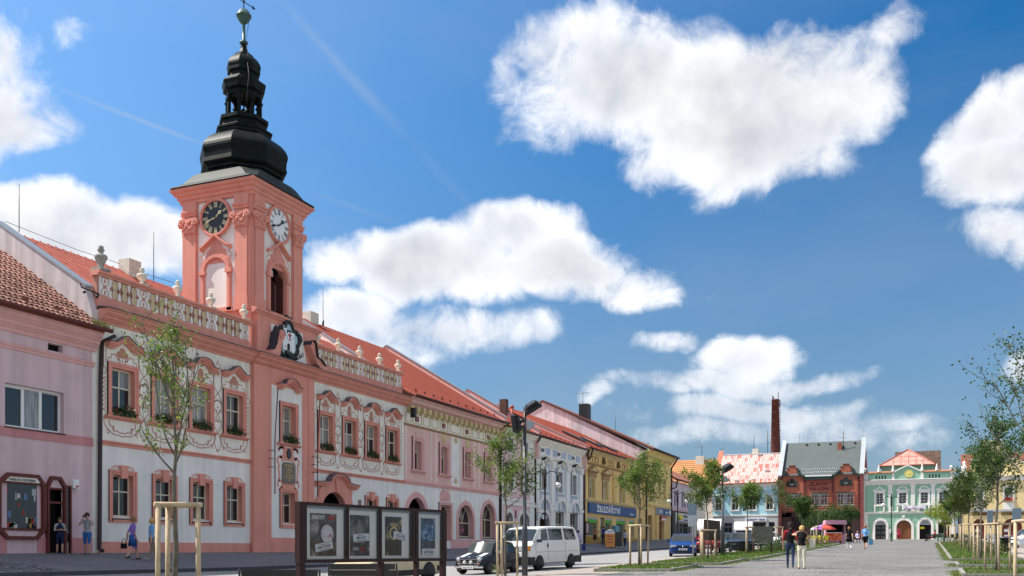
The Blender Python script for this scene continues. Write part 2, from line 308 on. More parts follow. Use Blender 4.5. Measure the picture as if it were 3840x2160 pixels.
# ---------------------------------------------------------------- ground
def speckle(name, base, dark, scale, rough=.9, amt=.5, blot=.12, bump=.4, joints=None, jcol=None):
    m = bpy.data.materials.new(name); MATS[name] = m; m.use_nodes = True; nt = m.node_tree; N = nt.nodes.new; L = nt.links.new; b = nt.nodes['Principled BSDF']
    gm = N('ShaderNodeNewGeometry'); P = gm.outputs['Position']
    n = N('ShaderNodeTexNoise'); n.inputs['Scale'].default_value = scale; n.inputs['Detail'].default_value = 5; n.inputs['Roughness'].default_value = .7; L(P, n.inputs['Vector'])
    mr = N('ShaderNodeMapRange'); mr.inputs[1].default_value = .35; mr.inputs[2].default_value = .65; L(n.outputs['Fac'], mr.inputs[0])
    mx = N('ShaderNodeMix'); mx.data_type = 'RGBA'; mx.inputs[6].default_value = dark+(1,); mx.inputs[7].default_value = base+(1,); L(mr.outputs[0], mx.inputs[0])
    c = mx.outputs[2]
    n2 = N('ShaderNodeTexNoise'); n2.inputs['Scale'].default_value = .35; n2.inputs['Detail'].default_value = 6; L(P, n2.inputs['Vector'])
    m2 = N('ShaderNodeMapRange'); m2.inputs[1].default_value = .3; m2.inputs[2].default_value = .7; m2.inputs[3].default_value = 1-blot; m2.inputs[4].default_value = 1+blot; L(n2.outputs['Fac'], m2.inputs[0])
    v = N('ShaderNodeVectorMath'); v.operation = 'SCALE'; L(c, v.inputs[0]); L(m2.outputs[0], v.inputs[3]); c = v.outputs[0]; h = n.outputs['Fac']
    if joints:
        br = N('ShaderNodeTexBrick'); br.inputs['Scale'].default_value = joints; br.inputs['Mortar Size'].default_value = .035; br.inputs['Color1'].default_value = (1,1,1,1); br.inputs['Color2'].default_value = (.82,.82,.82,1); br.inputs['Mortar'].default_value = (jcol or (.4,.4,.4))+(1,)
        L(P, br.inputs['Vector']); mm = N('ShaderNodeVectorMath'); mm.operation = 'MULTIPLY'; L(c, mm.inputs[0]); L(br.outputs['Color'], mm.inputs[1]); c = mm.outputs[0]
    L(c, b.inputs['Base Color']); b.inputs['Roughness'].default_value = rough; b.inputs['Specular IOR Level'].default_value = .2
    bp = N('ShaderNodeBump'); bp.inputs['Strength'].default_value = bump; bp.inputs['Distance'].default_value = .015; L(h, bp.inputs['Height']); L(bp.outputs[0], b.inputs['Normal'])
    return m
M_ROAD = speckle('pale_cobbles', (.38,.375,.365), (.24,.24,.24), 14, joints=2.2, jcol=(.72,.72,.72)); M_SIDE = speckle('grey_paving', (.25,.25,.27), (.16,.165,.18), 16, joints=2.5, jcol=(.6,.6,.6))
M_GRAVEL = speckle('rolled_gravel', (.235,.228,.218), (.08,.078,.078), 7, amt=.6, blot=.24); M_PINKP = speckle('pinkish_paving', (.44,.38,.345), (.34,.29,.26), 10, joints=2, jcol=(.7,.7,.7))
M_SOIL = speckle('bare_soil', (.12,.09,.065), (.05,.04,.03), 20); M_KERB = speckle('kerb_stone_grey', (.33,.31,.28), (.2,.19,.18), 12); M_KERBD = speckle('dark_kerb_granite', (.10,.10,.11), (.05,.05,.06), 12); M_LAND = speckle('far_ground', (.2,.19,.16), (.13,.13,.11), 2)
M_GRASSB = speckle('turf', (.10,.165,.035), (.045,.09,.018), 25)
def strip(name, xs, y0, y1, dy, m, dz=0, zf=G, **p):
    mb = MB(); ys = [y0+(y1-y0)*i/max(1,round((y1-y0)/dy)) for i in range(max(1,round((y1-y0)/dy))+1)]
    n = len(xs); mb.add([(x, y, zf(x,y)+dz) for y in ys for x in xs], [(j*n+i, j*n+i+1, (j+1)*n+i+1, (j+1)*n+i) for j in range(len(ys)-1) for i in range(n-1)], 0, True)
    return mobj(name, mb.mesh(name, m), kind='structure', **p)
EPS = .0005
strip('ground', [-600,-200,-60,-31.3,-31,-25.4,-17.5,-12,-5,5,60,200,600], -120, 900, 12, M_LAND, -.25)
side = strip('sidewalk', [-31.6,-29.5,-27.5,KX-.13], 8, 160, 4, M_SIDE)
strip('road', [KX+.01,-23,-20,-17.5,-14.4], 2, 147, 4, M_ROAD)
strip('footway', [-14.4,-13.2,-12,-11], 2, 147, 4, M_PINKP, .004)
strip('square', [-11,-8.5,-5,0,1.2,4.0], -12, 147, 4, M_GRAVEL, .002)
strip('right_footway', [4.0,5.2,6.4], -12, 147, 4, M_PINKP, .004)
strip('right_road', [6.4,10,18,30], -12, 147, 4, M_ROAD)
strip('forecourt', [KX+.01,-17.5,-12,-5,4,30], 147, 175, 4, M_PINKP, .006)
# kerb of the left pavement: granite blocks one metre long
kerb = mobj('kerb', None, None, (0,0,0)); kerb['kind'] = 'structure'
kb = MB().box(-.13, .01, -.495, .495, -.3, .012).mesh('kerb_stone', M_KERBD)
for i in range(125):
    y = 20.5+i; mobj('kerb_stone', kb, kerb, (KX, y, lerp(y,ZK)+random.uniform(-.004,.004)))
pvm = MB().box(-.098,.098,-.047,.047,-.06,.012).mesh('paver', mat('paver_granite', (.22,.22,.23), .85, .2, 0, .1, 3, .1, 30, rand=.35))
k = 0
for r_ in range(25):
    for c_ in range(12):
        x = KX-.30-c_*.21-(.105 if r_%2 else 0); y = 21.2+r_*.105
        mobj('paver', pvm, side, (x, y, G(x,y)+random.uniform(-.004,.004))); k += 1
# ================================================================= building pieces
def arc(cx, cz, r, a0, a1, n=10, sx=1): return [(cx+r*cos(R(a0+(a1-a0)*i/n))*sx, cz+r*sin(R(a0+(a1-a0)*i/n))) for i in range(n+1)]
def arch_poly(x0, x1, z0, z1, n=12, rise=None):
    """opening outline with a round (or lower) head"""
    w = (x1-x0)/2; rise = w if rise is None else rise; zs = z1-rise; cx = (x0+x1)/2
    return [(x0,z0),(x1,z0)]+[(cx+w*cos(pi*i/n), zs+rise*sin(pi*i/n)) for i in range(n+1)]
def wall(mb, x0, x1, z0, z1, holes=(), y=0, depth=.3, mi=0, mr=None, regions=()):
    """front wall sheet at y with real openings and reveals; hole = (x0,x1,z0,z1,kind[,rise])"""
    mr = mi if mr is None else mr
    xs = sorted({x0,x1}|{v for h in holes for v in h[:2] if x0 < v < x1}|{v for r in regions for v in r[:2] if x0 < v < x1})
    zs = sorted({z0,z1}|{v for h in holes for v in h[2:4] if z0 < v < z1}|{v for r in regions for v in r[2:4] if z0 < v < z1})
    for i in range(len(xs)-1):
        for j in range(len(zs)-1):
            cx, cz = (xs[i]+xs[i+1])/2, (zs[j]+zs[j+1])/2
            if any(h[0] < cx < h[1] and h[2] < cz < h[3] for h in holes): continue
            k = mi
            for r in regions:
                if r[0] < cx < r[1] and r[2] < cz < r[3]: k = r[4]
            mb.quad((xs[i],y,zs[j]),(xs[i+1],y,zs[j]),(xs[i+1],y,zs[j+1]),(xs[i],y,zs[j+1]), k)
    for h in holes:
        a, b, c, d = h[:4]; kind = h[4] if len(h) > 4 else 'r'; k = mi
        for r in regions:
            if r[0] < (a+b)/2 < r[1] and r[2] < d < r[3]: k = r[4]
        k2 = h[6] if len(h) > 6 else mr
        if kind == 'r': pts = [(a,c),(b,c),(b,d),(a,d)]
        else:
            pts = arch_poly(a, b, c, d, 14, h[5] if len(h) > 5 else None)
            top = pts[2:]; half = len(top)//2
            for t in range(len(top)-1):
                p, q = top[t], top[t+1]; cor = (b,d) if t < half else (a,d)
                mb.add([(cor[0],y,cor[1]),(q[0],y,q[1]),(p[0],y,p[1])], [(0,1,2)], k)
        n = len(pts)
        for i in range(n):
            p, q = pts[i], pts[(i+1)%n]
            mb.quad((p[0],y,p[1]),(p[0],y+depth,p[1]),(q[0],y+depth,q[1]),(q[0],y,q[1]), k2)
    return mb
WCACHE = {}
def window(B, x, z0, w, h, y, rows=(.62,.38), cols=2, wood=None, glass=None, bar=.055, fr=.075, arch=False, name='window', thick=.06, parent=None):
    """joinery with its panes; x is the centre, z0 the bottom"""
    wood = wood or CREAMWOOD; glass = glass or GLASS
    key = (round(w,3), round(h,3), rows, cols, wood.name, bar, fr, arch, thick)
    if key not in WCACHE:
        mb = MB(); panes = []
        if arch:
            mb.prism([(px, pz) for px, pz in arch_poly(-w/2, w/2, 0, h)]+[(-w/2, 0)] if False else arch_poly(-w/2, w/2, 0, h), thick*.5, thick) if False else None
            r = w/2; zs = h-r
            mb.ring(0, zs, r-fr, r, 0, thick, 0, pi, 12); mb.box(-w/2,-w/2+fr,0,thick,0,zs); mb.box(w/2-fr,w/2,0,thick,0,zs)
            mb.box(-w/2+fr,w/2-fr,0,thick,0,fr)
            mb.box(-w/2+fr,w/2-fr,-.01,thick,zs-bar,zs)
            for a in (60, 120): mb.ribbon([(0,zs),((r-fr)*cos(R(a)),zs+(r-fr)*sin(R(a)))], bar*.8, .004)
            n = cols; cw = (w-2*fr-bar*(n-1))/n; x0 = -w/2+fr
            for c in range(n):
                if c: mb.box(x0+c*(cw+bar)-bar,x0+c*(cw+bar),0,thick,fr,zs-bar)
                panes.append(('r', x0+c*(cw+bar), x0+c*(cw+bar)+cw, fr, zs-bar))
            panes.append(('a', -w/2+fr, w/2-fr, zs, h-fr))
        else:
            mb.box(-w/2,-w/2+fr,0,thick,0,h); mb.box(w/2-fr,w/2,0,thick,0,h); mb.box(-w/2+fr,w/2-fr,0,thick,0,fr); mb.box(-w/2+fr,w/2-fr,0,thick,h-fr,h)
            z = fr; H = h-2*fr-bar*(len(rows)-1); n = cols; cw = (w-2*fr-bar*(n-1))/n; x0 = -w/2+fr
            for ri, f_ in enumerate(rows):
                rh = H*f_
                for c in range(n):
                    if c: mb.box(x0+c*(cw+bar)-bar,x0+c*(cw+bar),.005,thick,z,z+rh)
                    panes.append(('r', x0+c*(cw+bar), x0+c*(cw+bar)+cw, z, z+rh))
                if ri < len(rows)-1: mb.box(-w/2+fr,w/2-fr,-.012,thick,z+rh,z+rh+bar)
                z += rh+bar
        pm = []
        for k, a, b, c, d in panes:
            q = MB(); px, pz = (a+b)/2, c
            if k == 'r': q.box(a-px,b-px,thick*.55,thick*.7,0,d-c)
            else: q.prism([((b-a)/2*cos(pi*i/10),(d-c)*sin(pi*i/10)) for i in range(11)], thick*.55, thick*.7)
            pm.append((q, px, pz))
        WCACHE[key] = (mb.mesh(name, wood), [(q.mesh('pane', glass), px, pz) for q, px, pz in pm])
    fm, pm = WCACHE[key]
    o = B.at(name, fm, x, y, z0, parent)
    for m_, px, pz in pm: mobj('pane', m_, o, (px, 0, pz))
    return o
def roof_slope(mb, x0, x1, ye, ze, yr, zr, t=.12, mi=0):
    mb.add([(x0,ye,ze),(x1,ye,ze),(x1,yr,zr),(x0,yr,zr),(x0,ye,ze-t),(x1,ye,ze-t),(x1,yr,zr-t),(x0,yr,zr-t)],
        [(0,1,2,3),(7,6,5,4),(0,4,5,1),(1,5,6,2),(2,6,7,3),(3,7,4,0)], mi); return mb
def gable_roof(B, x0, x1, ye, ze, yr, zr, yb, m, seam=.45, t=.12, name='roof', seams=True, bm=None):
    mb = MB(); roof_slope(mb, x0, x1, ye, ze, yr, zr, t); roof_slope(mb, x1, x0, yb, ze, yr, zr, t)
    o = B.add(name, mb, m)
    if seams:
        s = MB(); n = int((x1-x0)/seam); dy, dz = yr-ye, zr-ze; L_ = sqrt(dy*dy+dz*dz)
        for i in range(1, n):
            x = x0+(x1-x0)*i/n; h = .045
            s.add([(x-.02,ye,ze+.003),(x+.02,ye,ze+.003),(x+.02,yr,zr+.003),(x-.02,yr,zr+.003),(x-.014,ye,ze+h),(x+.014,ye,ze+h),(x+.014,yr,zr+h),(x-.014,yr,zr+h)], [(4,5,6,7),(0,1,5,4),(1,2,6,5),(3,0,4,7),(2,3,7,6)])
        k = int(L_/1.4)
        for i in range(1, k):
            f = i/k; y, z = ye+dy*f, ze+dz*f
            s.add([(x0,y-.012,z+.004),(x1,y-.012,z+.004),(x1,y+.012,z+.02),(x0,y+.012,z+.02)], [(0,1,2,3)])
        sm_ = B.add('standing_seams', s, mat('roof_seam_red', (.34,.085,.055), .6, .25, 0, .1, 2, 0), kind='stuff')
    return o
def firewall(B, x0, x1, ye, ze, yr, zr, yb, m, up=.35, cap=None, zlow=9.5):
    """parapet wall standing through the roof along a party line"""
    mb = MB(); P = [(ye,ze+up),(yr,zr+up),(yb,ze+up),(yb,zlow),(ye,zlow)]
    mb.mould([(y,z) for y,z in P], x0, x1); B.add('parapet_wall', mb, m)
    if cap:
        c = MB(); t = .07
        for a, b in (((ye-.05,ze+up),(yr,zr+up+.03)), ((yr,zr+up+.03),(yb,ze+up))):
            c.add([(x0-.07,a[0],a[1]),(x1+.07,a[0],a[1]),(x1+.07,b[0],b[1]),(x0-.07,b[0],b[1])]+[(x0-.07,a[0],a[1]+t),(x1+.07,a[0],a[1]+t),(x1+.07,b[0],b[1]+t),(x0-.07,b[0],b[1]+t)],
                [(3,2,1,0),(4,5,6,7),(0,1,5,4),(1,2,6,5),(2,3,7,6),(3,0,4,7)])
        B.add('coping', c, cap)
def snow_guards(B, x0, x1, n, ye, ze, sl, m, f=.7):
    me = MB().box(-.09,.09,-.02,.02,.02,.16).box(-.02,.02,-.01,.25,-.02,.05).mesh('snow_guard', m)
    for i in range(n):
        x = x0+(x1-x0)*(i+.5)/n; B.at('snow_guard', me, x, ye+f, ze+sl*f+.02)
def gutter(B, x0, x1, y, z, m=None, r=.08):
    mb = MB(); mb.tube([(x0,y,z),(x1,y,z)], r, 8); return B.add('gutter', mb, m or PIPE)
def downpipe(B, pts, r=.06, m=None):
    mb = MB(); mb.tube(pts, r, 8); return B.add('downpipe', mb, m or PIPE)
def cornice(B, x0, x1, zb, zt, out, m, y=0, steps=3, name='cornice', ret=True):
    """stepped projecting moulding from zb to zt"""
    prof = [(y+.02, zb)]; H = zt-zb
    for i in range(steps):
        f0, f1 = i/steps, (i+1)/steps
        prof += [(y-out*(f0+.10), zb+H*f0+.005), (y-out*(f0+.14), zb+H*(f0+.45/steps)), (y-out*f1, zb+H*(f1-.2/steps)), (y-out*f1, zb+H*f1)]
    prof += [(y+.02, zt)]
    mb = MB(); mb.mould(prof, x0, x1); return B.add(name, mb, m)
def block(B, name, x0, x1, y0, y1, z0, z1, m, parent=None):
    return B.add(name, MB().box(x0,x1,y0,y1,z0,z1), m, parent)
def text(B, s, x, y, z, size, m, parent=None, rotz=0, align='CENTER', ext=.006, sx=1, name='lettering', rx=pi/2, shear=0, bold=0):
    cu = bpy.data.curves.new(name, 'FONT'); cu.body = s; cu.size = size; cu.align_x = align; cu.extrude = ext; cu.shear = shear; cu.offset = bold; cu.resolution_u = 2
    cu.materials.append(m); o = bpy.data.objects.new(name, cu); COL.objects.link(o)
    o.parent = parent or (B.root if B else None); o.rotation_euler = (rx, 0, rotz); o.scale = (sx, 1, 1)
    o.location = (x-(B.x0 if B else 0)-(parent.location[0] if parent and B else 0), y-(parent.location[1] if parent and B else 0), z-(B.zb if B else 0)-(parent.location[2] if parent and B else 0))
    return o
INK = mat('dark_ink', (.02,.02,.025), .6, .2, 0, 0, 1, 0); INKW = mat('white_ink', (.8,.8,.8), .5, .2, 0, 0, 1, 0)
# ================================================================= town hall
T = Bld('town_hall', 'salmon and white baroque town hall with ornamented first floor under a pierced balustrade', 42.9, 1.55)
XL, XR = 30.3, 55.55
cL = [31.58, 34.02, 36.38, 38.75]; cR = [46.63, 49.1, 51.53, 54.03]; cM = 42.93
up = [(c-.63, c+.63, 7.30, 9.18) for c in cL+cR]; lo = [(c-.565, c+.565, 3.02, 4.76) for c in cL]; lo2 = [(c-.56, c+.56, 3.02, 4.74) for c in cR[2:]]
door = (46.0, 48.65, 1.2, 4.92, 'a', 1.3); bayh = [(cM-.7, cM+.7, 7.2, 9.3), (cM-.65, cM+.65, 2.9, 4.75)]
mb = MB(); wall(mb, XL, XR, 1.2, 10.95, up+lo+lo2+[door]+bayh, 0, .26, 0, 2, regions=[(XL,XR,6.0,10.95,1)])
mb.box(XL, XR, 8, 8.3, 1.2, 10.9, 0); mb.box(XL, XL+.02, .02, 8, 1.2, 11.4, 0); mb.quad((XR,0,1.2),(XR,8,1.2),(XR,8,11.4),(XR,0,11.4))
T.add('wall', mb, [WHITE, CREAM, PINK])
rb = [(cM-.60, cM+.60, 7.30, 9.16), (cM-.56, cM+.56, 3.02, 4.64)]
mb = MB(); wall(mb, 40.0, 45.25, 1.2, 10.95, rb, -.16, .4, 0, 0, regions=[(41.5,44.15,2.28,10.1,1)])
mb.box(40.0, 40.02, -.16, 0, 1.2, 10.95, 0); mb.box(45.23, 45.25, -.16, 0, 1.2, 10.95, 0)
mb.box(40.0, 40.55, -.24, -.163, 2.05, 10.9, 0); mb.box(39.92, 45.33, -.27, -.165, 1.2, 2.05, 0); mb.box(44.72, 45.25, -.20, -.163, 2.05, 10.9, 0)
T.add('projecting_bay', mb, [PINK, WHITE])
for a, b in ((XL, 39.92), (45.33, 46.1), (49.1, XR)): T.add('plinth', MB().box(a, b, -.06, .02, 1.2, 1.98), PINK)
for a, b in ((XL, 39.99), (45.26, XR)): T.add('string_course', MB().mould([(.01,5.92),(-.05,5.94),(-.05,6.02),(-.12,6.06),(-.12,6.10),(.01,6.14)], a, b), PINK)
cornice(T, XL, 39.99, 10.9, 11.44, .55, PINK); cornice(T, 40.0, 45.25, 10.86, 11.44, .72, PINK); cornice(T, 45.26, 55.95, 10.9, 11.44, .55, PINK)
for a, b, o in ((XL-.05, 39.97, .6), (40.0, 45.25, .76), (45.28, 56.0, .6)):
    T.add('cornice_flashing', MB().mould([(-o,11.445),(-o,11.475),(.05,11.56),(.05,11.5)], a, b), SLATE)
# architraves, hoods and sills round the windows
def surround(B, c, z0, z1, w, fw, m, y=0, d=.07, name='window_surround'):
    mb = MB()
    for a, b, e in ((0, fw, d), (fw*.55, fw, d+.035)):
        mb.box(c-w/2-b, c-w/2-a, y-e, y+.01, z0, z1+b); mb.box(c+w/2+a, c+w/2+b, y-e, y+.01, z0, z1+b); mb.box(c-w/2-a, c+w/2+a, y-e, y+.01, z1+a, z1+b)
    return B.add(name, mb, m)
def hood(B, c, z, w, kind, m, y=0, out=.30, t=.26, name='window_hood', cap=None):
    """wavy pediment: ends lie flat, the middle is a peak or a bow"""
    h = w/2
    if kind == 'peak': ctr = [(-h,0),(-h*.62,.0),(-.03,.34),(.03,.34),(h*.62,0),(h,0)]
    else: ctr = [(-h,0),(-h*.66,.0)]+[(-h*.58*cos(pi*i/8), .02+.34*sin(pi*i/8)) for i in range(9)]+[(h*.66,0),(h,0)]
    mb = MB()
    for dz, o_, tt in ((0, out*.55, t*.36), (t*.36, out*.8, t*.32), (t*.68, out, t*.32)):
        mb.prism([(c+x, z+zz+dz) for x, zz in ctr]+[(c+x, z+zz+dz+tt) for x, zz in ctr[::-1]], y-o_, y+.01)
    o = B.add(name, mb, m)
    if cap:
        cp = MB().prism([(c+x*1.03, z+zz+t+.003) for x, zz in ctr]+[(c+x*1.03, z+zz+t+.03) for x, zz in ctr[::-1]], y-out-.04, y+.01); B.add('hood_cap', cp, cap, o)
    return o
def leafy(B, x, y, z, w, label, d=.18, seed=0, red=True):
    """planted window box"""
    rnd = random.Random(seed); t = thing('flower_box', label, 'flower box', B.root.matrix_basis @ Vector((x-B.x0, y, z-B.zb)), B.root.rotation_euler[2], 'flower boxes on the window sills')
    mobj('planter', MB().box(-w/2,w/2,-d/2,d/2,0,.15).mesh('planter', BROWNST), t)
    mb = MB()
    for i in range(420):
        u = rnd.gauss(0, .33)*w; u = max(-w*.62, min(w*.62, u)); v = rnd.gauss(0, .09)-.03; s_ = rnd.uniform(.035,.07)
        zz = .14+abs(rnd.gauss(0,.13)) if rnd.random() < .7 else .14-abs(rnd.gauss(0,.07)); vv = v-(.12 if zz < .14 else 0)
        n = Vector((rnd.gauss(0,1), rnd.gauss(-.6,1), rnd.gauss(.6,1))).normalized(); a = n.orthogonal().normalized()*s_; b = n.cross(a)
        p = Vector((u, vv, zz)); mb.quad(p-a*.8, p-b*.7, p+a, p+b*.7, 1 if (red and rnd.random() < .04) else 0)
    mobj('plants', mb.mesh('plants', [LEAFD, FLOWERR]), t, kind='stuff'); return t
LEAFD = mat('dark_leaf', (.028,.062,.018), .6, .3, 0, .3, 12, 0); FLOWERR = mat('red_petals', (.45,.02,.03), .6, .2, 0, .1, 4, 0)
orn = MB()
LADL = ['leftmost', 'second from the left', 'third from the left', 'fourth from the left']
for i, c in enumerate(cL+cR):
    surround(T, c, 7.14, 9.18, 1.26, .21, PINK); T.add('sill', MB().mould([(.01,7.02),(-.06,7.03),(-.2,7.12),(-.2,7.17),(.01,7.20)], c-.98, c+.98), PINK)
    kind = 'peak' if i in (0, 3, 4, 7) else 'bow'
    hood(T, c, 9.93 if kind == 'peak' else 9.9, 1.86 if i < 4 else 1.8, kind, PINK, cap=SLATE)
    window(T, c, 7.30, 1.26, 1.88, .19, (.60,.40), 2, glass=GLASS, fr=.085, bar=.065)
    side_ = 'of the tower bay' 
    lab = 'dark leafy flower box on the %s first-floor window %s of the town hall' % (LADL[i%4] if i%4 else 'leftmost', 'left' if i < 4 else 'right')
    lab = 'red geranium box on town hall upper window %d from the tower bay, %s half' % ((4-i) if i < 4 else (i-3), 'left' if i < 4 else 'right')
    lab = {0:'leftmost flower box on the town hall, on the window beside the dark downpipe', 1:'flower box behind the young tree, second from the left end of the town hall', 2:'flower box third from the left end of the town hall, right of the young tree', 3:'flower box on the upper window just left of the salmon clock-tower bay',
           4:'flower box on the upper window just right of the clock-tower bay, above the arched portal', 5:'flower box on the half-open window second right of the clock-tower bay', 6:'flower box third right of the clock-tower bay', 7:'flower box on the last town hall upper window, next to the rose house'}[i]
    leafy(T, c+(.0 if i < 4 else .02), -.04, 7.2, .95, lab, seed=i)
    # painted band work around each window
    o = -.008; h = 1.0
    if kind == 'peak':
        for k_ in (0,1,2): orn.prism([(c+[-.16,.16,0][k_]+.17*cos(2*pi*j/9), 9.76+[0,0,.16][k_]+.15*sin(2*pi*j/9)) for j in range(9)], o-.004-.002*k_, .002)
        orn.box(c-.02, c+.02, o, .002, 9.44, 9.7)
    else:
        orn.prism([(c+.21*cos(2*pi*j/14), 9.72+.33*sin(2*pi*j/14)) for j in range(14)], o, .002); orn.box(c-.05,c+.05,o-.004,.002,9.45,9.62)
    for s_ in (-1, 1):
        f = lambda pts: [(c+s_*x, z) for x, z in pts]
        orn.ribbon(f([(.12,9.52),(.28,9.58),(.40,9.74),(.62,9.70),(.62,9.55),(.80,9.55),(.80,9.43)]), .05, o)
        orn.ribbon(f(arc(.2,9.5,.07,0,300,8)), .042, o); orn.ribbon(f([(.92,9.9),(.90,9.6),(.90,9.36)]), .046, o)
        orn.ribbon(f([(.75,6.98),(.70,6.78),(.52,6.70),(.45,6.52),(.30,6.60),(.16,6.50),(0,6.52)]), .05, o)
        orn.ribbon(f([(1.02,7.1),(1.0,6.85),(.9,6.68),(.72,6.55),(.5,6.42),(.2,6.40),(0,6.36)]), .046, o); orn.ribbon(f(arc(.80,6.50,.07,0,330,8)), .042, o)
        orn.prism([(c+s_*.50+.05*cos(2*pi*j/7), 6.66+.13*sin(2*pi*j/7)) for j in range(7)], o-.003, .002)
# band work between the windows
def knot(x):
    o = -.008
    for s_ in (-1, 1):
        f = lambda pts: [(x+s_*p, z) for p, z in pts]
        orn.ribbon(f([(.0,10.62),(.07,10.45),(.20,10.30),(.24,10.18),(.12,10.10)]), .044, o)
        orn.ribbon(f([(.27,9.95),(.30,9.6),(.22,9.3),(.05,9.1),(-.12,8.95),(-.24,8.75),(-.26,8.5)]), .046, o)
        orn.ribbon(f([(-.26,8.5),(-.20,8.68),(0,8.76),(.24,8.62),(.28,8.4),(.22,8.2)]), .046, o)
        orn.ribbon(f(arc(.17,8.20,.085,-40,260,8)), .044, o); orn.ribbon(f([(.16,8.29),(.02,8.08),(-.16,7.86)]), .042, o); orn.ribbon(f(arc(.15,7.80,.08,90,380,8)), .044, o)
        orn.ribbon(f([(.26,7.78),(.24,7.5),(.06,7.25),(-.10,7.1),(-.24,6.9),(-.24,6.65),(-.1,6.4),(.1,6.3)]), .046, o)
    orn.prism([(x+.15*cos(2*pi*j/4), 10.02+.17*sin(2*pi*j/4)) for j in range(4)], o-.003, .002); orn.prism([(x+.05*cos(2*pi*j/8), 8.4+.05*sin(2*pi*j/8)) for j in range(8)], o-.003, .002); orn.prism([(x+.05*cos(2*pi*j/8), 7.75+.05*sin(2*pi*j/8)) for j in range(8)], o-.003, .002)
for cs in (cL, cR):
    for a, b in zip(cs, cs[1:]): knot((a+b)/2)
for x in (30.55, 39.80, 45.50, 55.22):
    o = -.008
    for s_ in (-1, 1):
        zz = 8.75; pts = []
        for k_ in range(9): pts.append((x+s_*(.13 if k_%2 else -.13), zz)); zz -= .18
        orn.ribbon(pts, .042, o)
        orn.ribbon([(x+s_*px, pz) for px, pz in arc(0,9.0,.14,-90,90,8)], .042, o)
    orn.ribbon([(x,9.14),(x,9.9),(x+.06,10.2)], .042, o)
T.add('painted_ornament', orn, PAINT, kind='stuff')
for i, c in enumerate(cL+cR[2:]):
    w_ = 1.13 if i < 4 else 1.12
    surround(T, c, 2.82, 4.76 if i < 4 else 4.74, w_, .20, PINK, d=.05, name='window_surround')
    T.add('sill', MB().box(c-w_/2-.2, c+w_/2+.2, -.05, .005, 2.78, 2.93), PINK); T.add('sill_slab', MB().mould([(.2,3.02),(-.08,2.94),(-.08,2.91),(.2,2.96)], c-w_/2, c+w_/2), DARKWOOD)
    mb = MB().prism([(c-.17,4.62),(c+.17,4.62),(c+.2,5.16),(c-.2,5.16)], -.13, .0)
    for s_ in (-1, 1): mb.ribbon([(c+s_*x, z) for x, z in [(.22,5.08),(.38,5.14),(.5,5.08),(.62,5.02)]], .05, -.05)
    T.add('keystone', mb, PINK)
    window(T, c, 3.02, w_, 1.74 if i < 4 else 1.72, .19, (.62,.38), 2, glass=GLASSD)
# tower bay windows with flower box, plaque and head
surround(T, cM, 7.14, 9.16, 1.20, .19, PINK, -.16); T.add('sill', MB().mould([(-.15,7.05),(-.22,7.06),(-.36,7.14),(-.36,7.19),(-.15,7.22)], cM-.98, cM+.98), PINK)
hood(T, cM, 9.95, 1.9, 'bow', PINK, -.16, cap=SLATE); window(T, cM, 7.30, 1.20, 1.86, .12, (.62,.38), 2)
leafy(T, cM+.12, -.2, 7.22, .9, 'flower box on the tower bay window above the stone memorial tablet', seed=20, red=False)
surround(T, cM, 2.82, 4.64, 1.12, .20, PINK, -.16, .05); window(T, cM, 3.02, 1.12, 1.62, .12, (.62,.38), 2, glass=GLASSD); T.add('sill', MB().box(cM-.75, cM+.75, -.21, -.155, 2.78, 2.98), PINK)
mb = MB(); rnd = random.Random(3)
for s_ in (-1, 1):
    f = lambda pts: [(cM+s_*x, z) for x, z in pts]
    for pts, w_ in ((arc(.62,6.72,.26,20,300,10),.15), (arc(.72,6.28,.2,-60,200,9),.13), ([(.3,6.95),(.5,7.0),(.75,6.92),(.85,6.75)],.12), ([(.80,6.1),(.84,5.8),(.78,5.5),(.82,5.2)],.13), (arc(.72,5.05,.2,-40,250,9),.13), ([(.66,4.9),(.4,4.8),(.15,4.84)],.16), (arc(.7,4.72,.14,0,270,8),.1)):
        mb.ribbon(f(pts), w_, -.175)
mb.prism([(cM-.5,4.68),(cM+.5,4.68),(cM+.55,5.1),(cM,5.16),(cM-.55,5.1)], -.185, -.158)
mb.prism([(cM-.42,6.3),(cM+.42,6.3),(cM+.36,7.0),(cM-.36,7.0)], -.18, -.158)
T.add('cartouche', mb, PINK)
tab = T.add('memorial_tablet', MB().prism([(cM-.56,5.22),(cM-.46,5.12),(cM+.46,5.12),(cM+.56,5.22),(cM+.56,6.12),(cM+.4,6.22),(cM-.4,6.22),(cM-.56,6.12)], -.225, -.18), mat('grey_brown_marble', (.17,.14,.12), .5, .3, 0, .3, 6, .2))
for k_, (s_, sz) in enumerate((('Král Vladislav II.', .13), ('obnovuje', .09), ('v Rakovníku', .10), ('1471 1516', .10), ('Znovu postaveno', .10), ('přestavba roku 1734', .10), ('1987', .10))): text(T, s_, cM, -.228, 6.02-k_*.125, sz, GOLD, tab)
text(T, 'Městský úřad', cM, -.188, 4.83, .15, GOLD)
T.add('bronze_head', MB().prism([(cM+.17*cos(2*pi*j/14), 6.68+.27*sin(2*pi*j/14)) for j in range(14)], -.24, -.18), mat('dark_bronze', (.02,.025,.05), .4, .5, .3, .2, 6, 0))
for x in (41.62, 45.42):   # iron rods
    zt, zb_ = (9.95, 4.5) if x < 43 else (9.9, 4.6)
    T.add('iron_rod', MB().tube([(x+.12,-.38,zt),(x-.1,-.36,7.3),(x-.1,-.36,zb_)], .03, 6), RUST)
    for k_ in range(3): T.add('rod_bracket', MB().tube([(x-.55,-.30,6.7-k_*.42),(x-.1,-.36,6.7-k_*.42)], .018, 5), RUST)
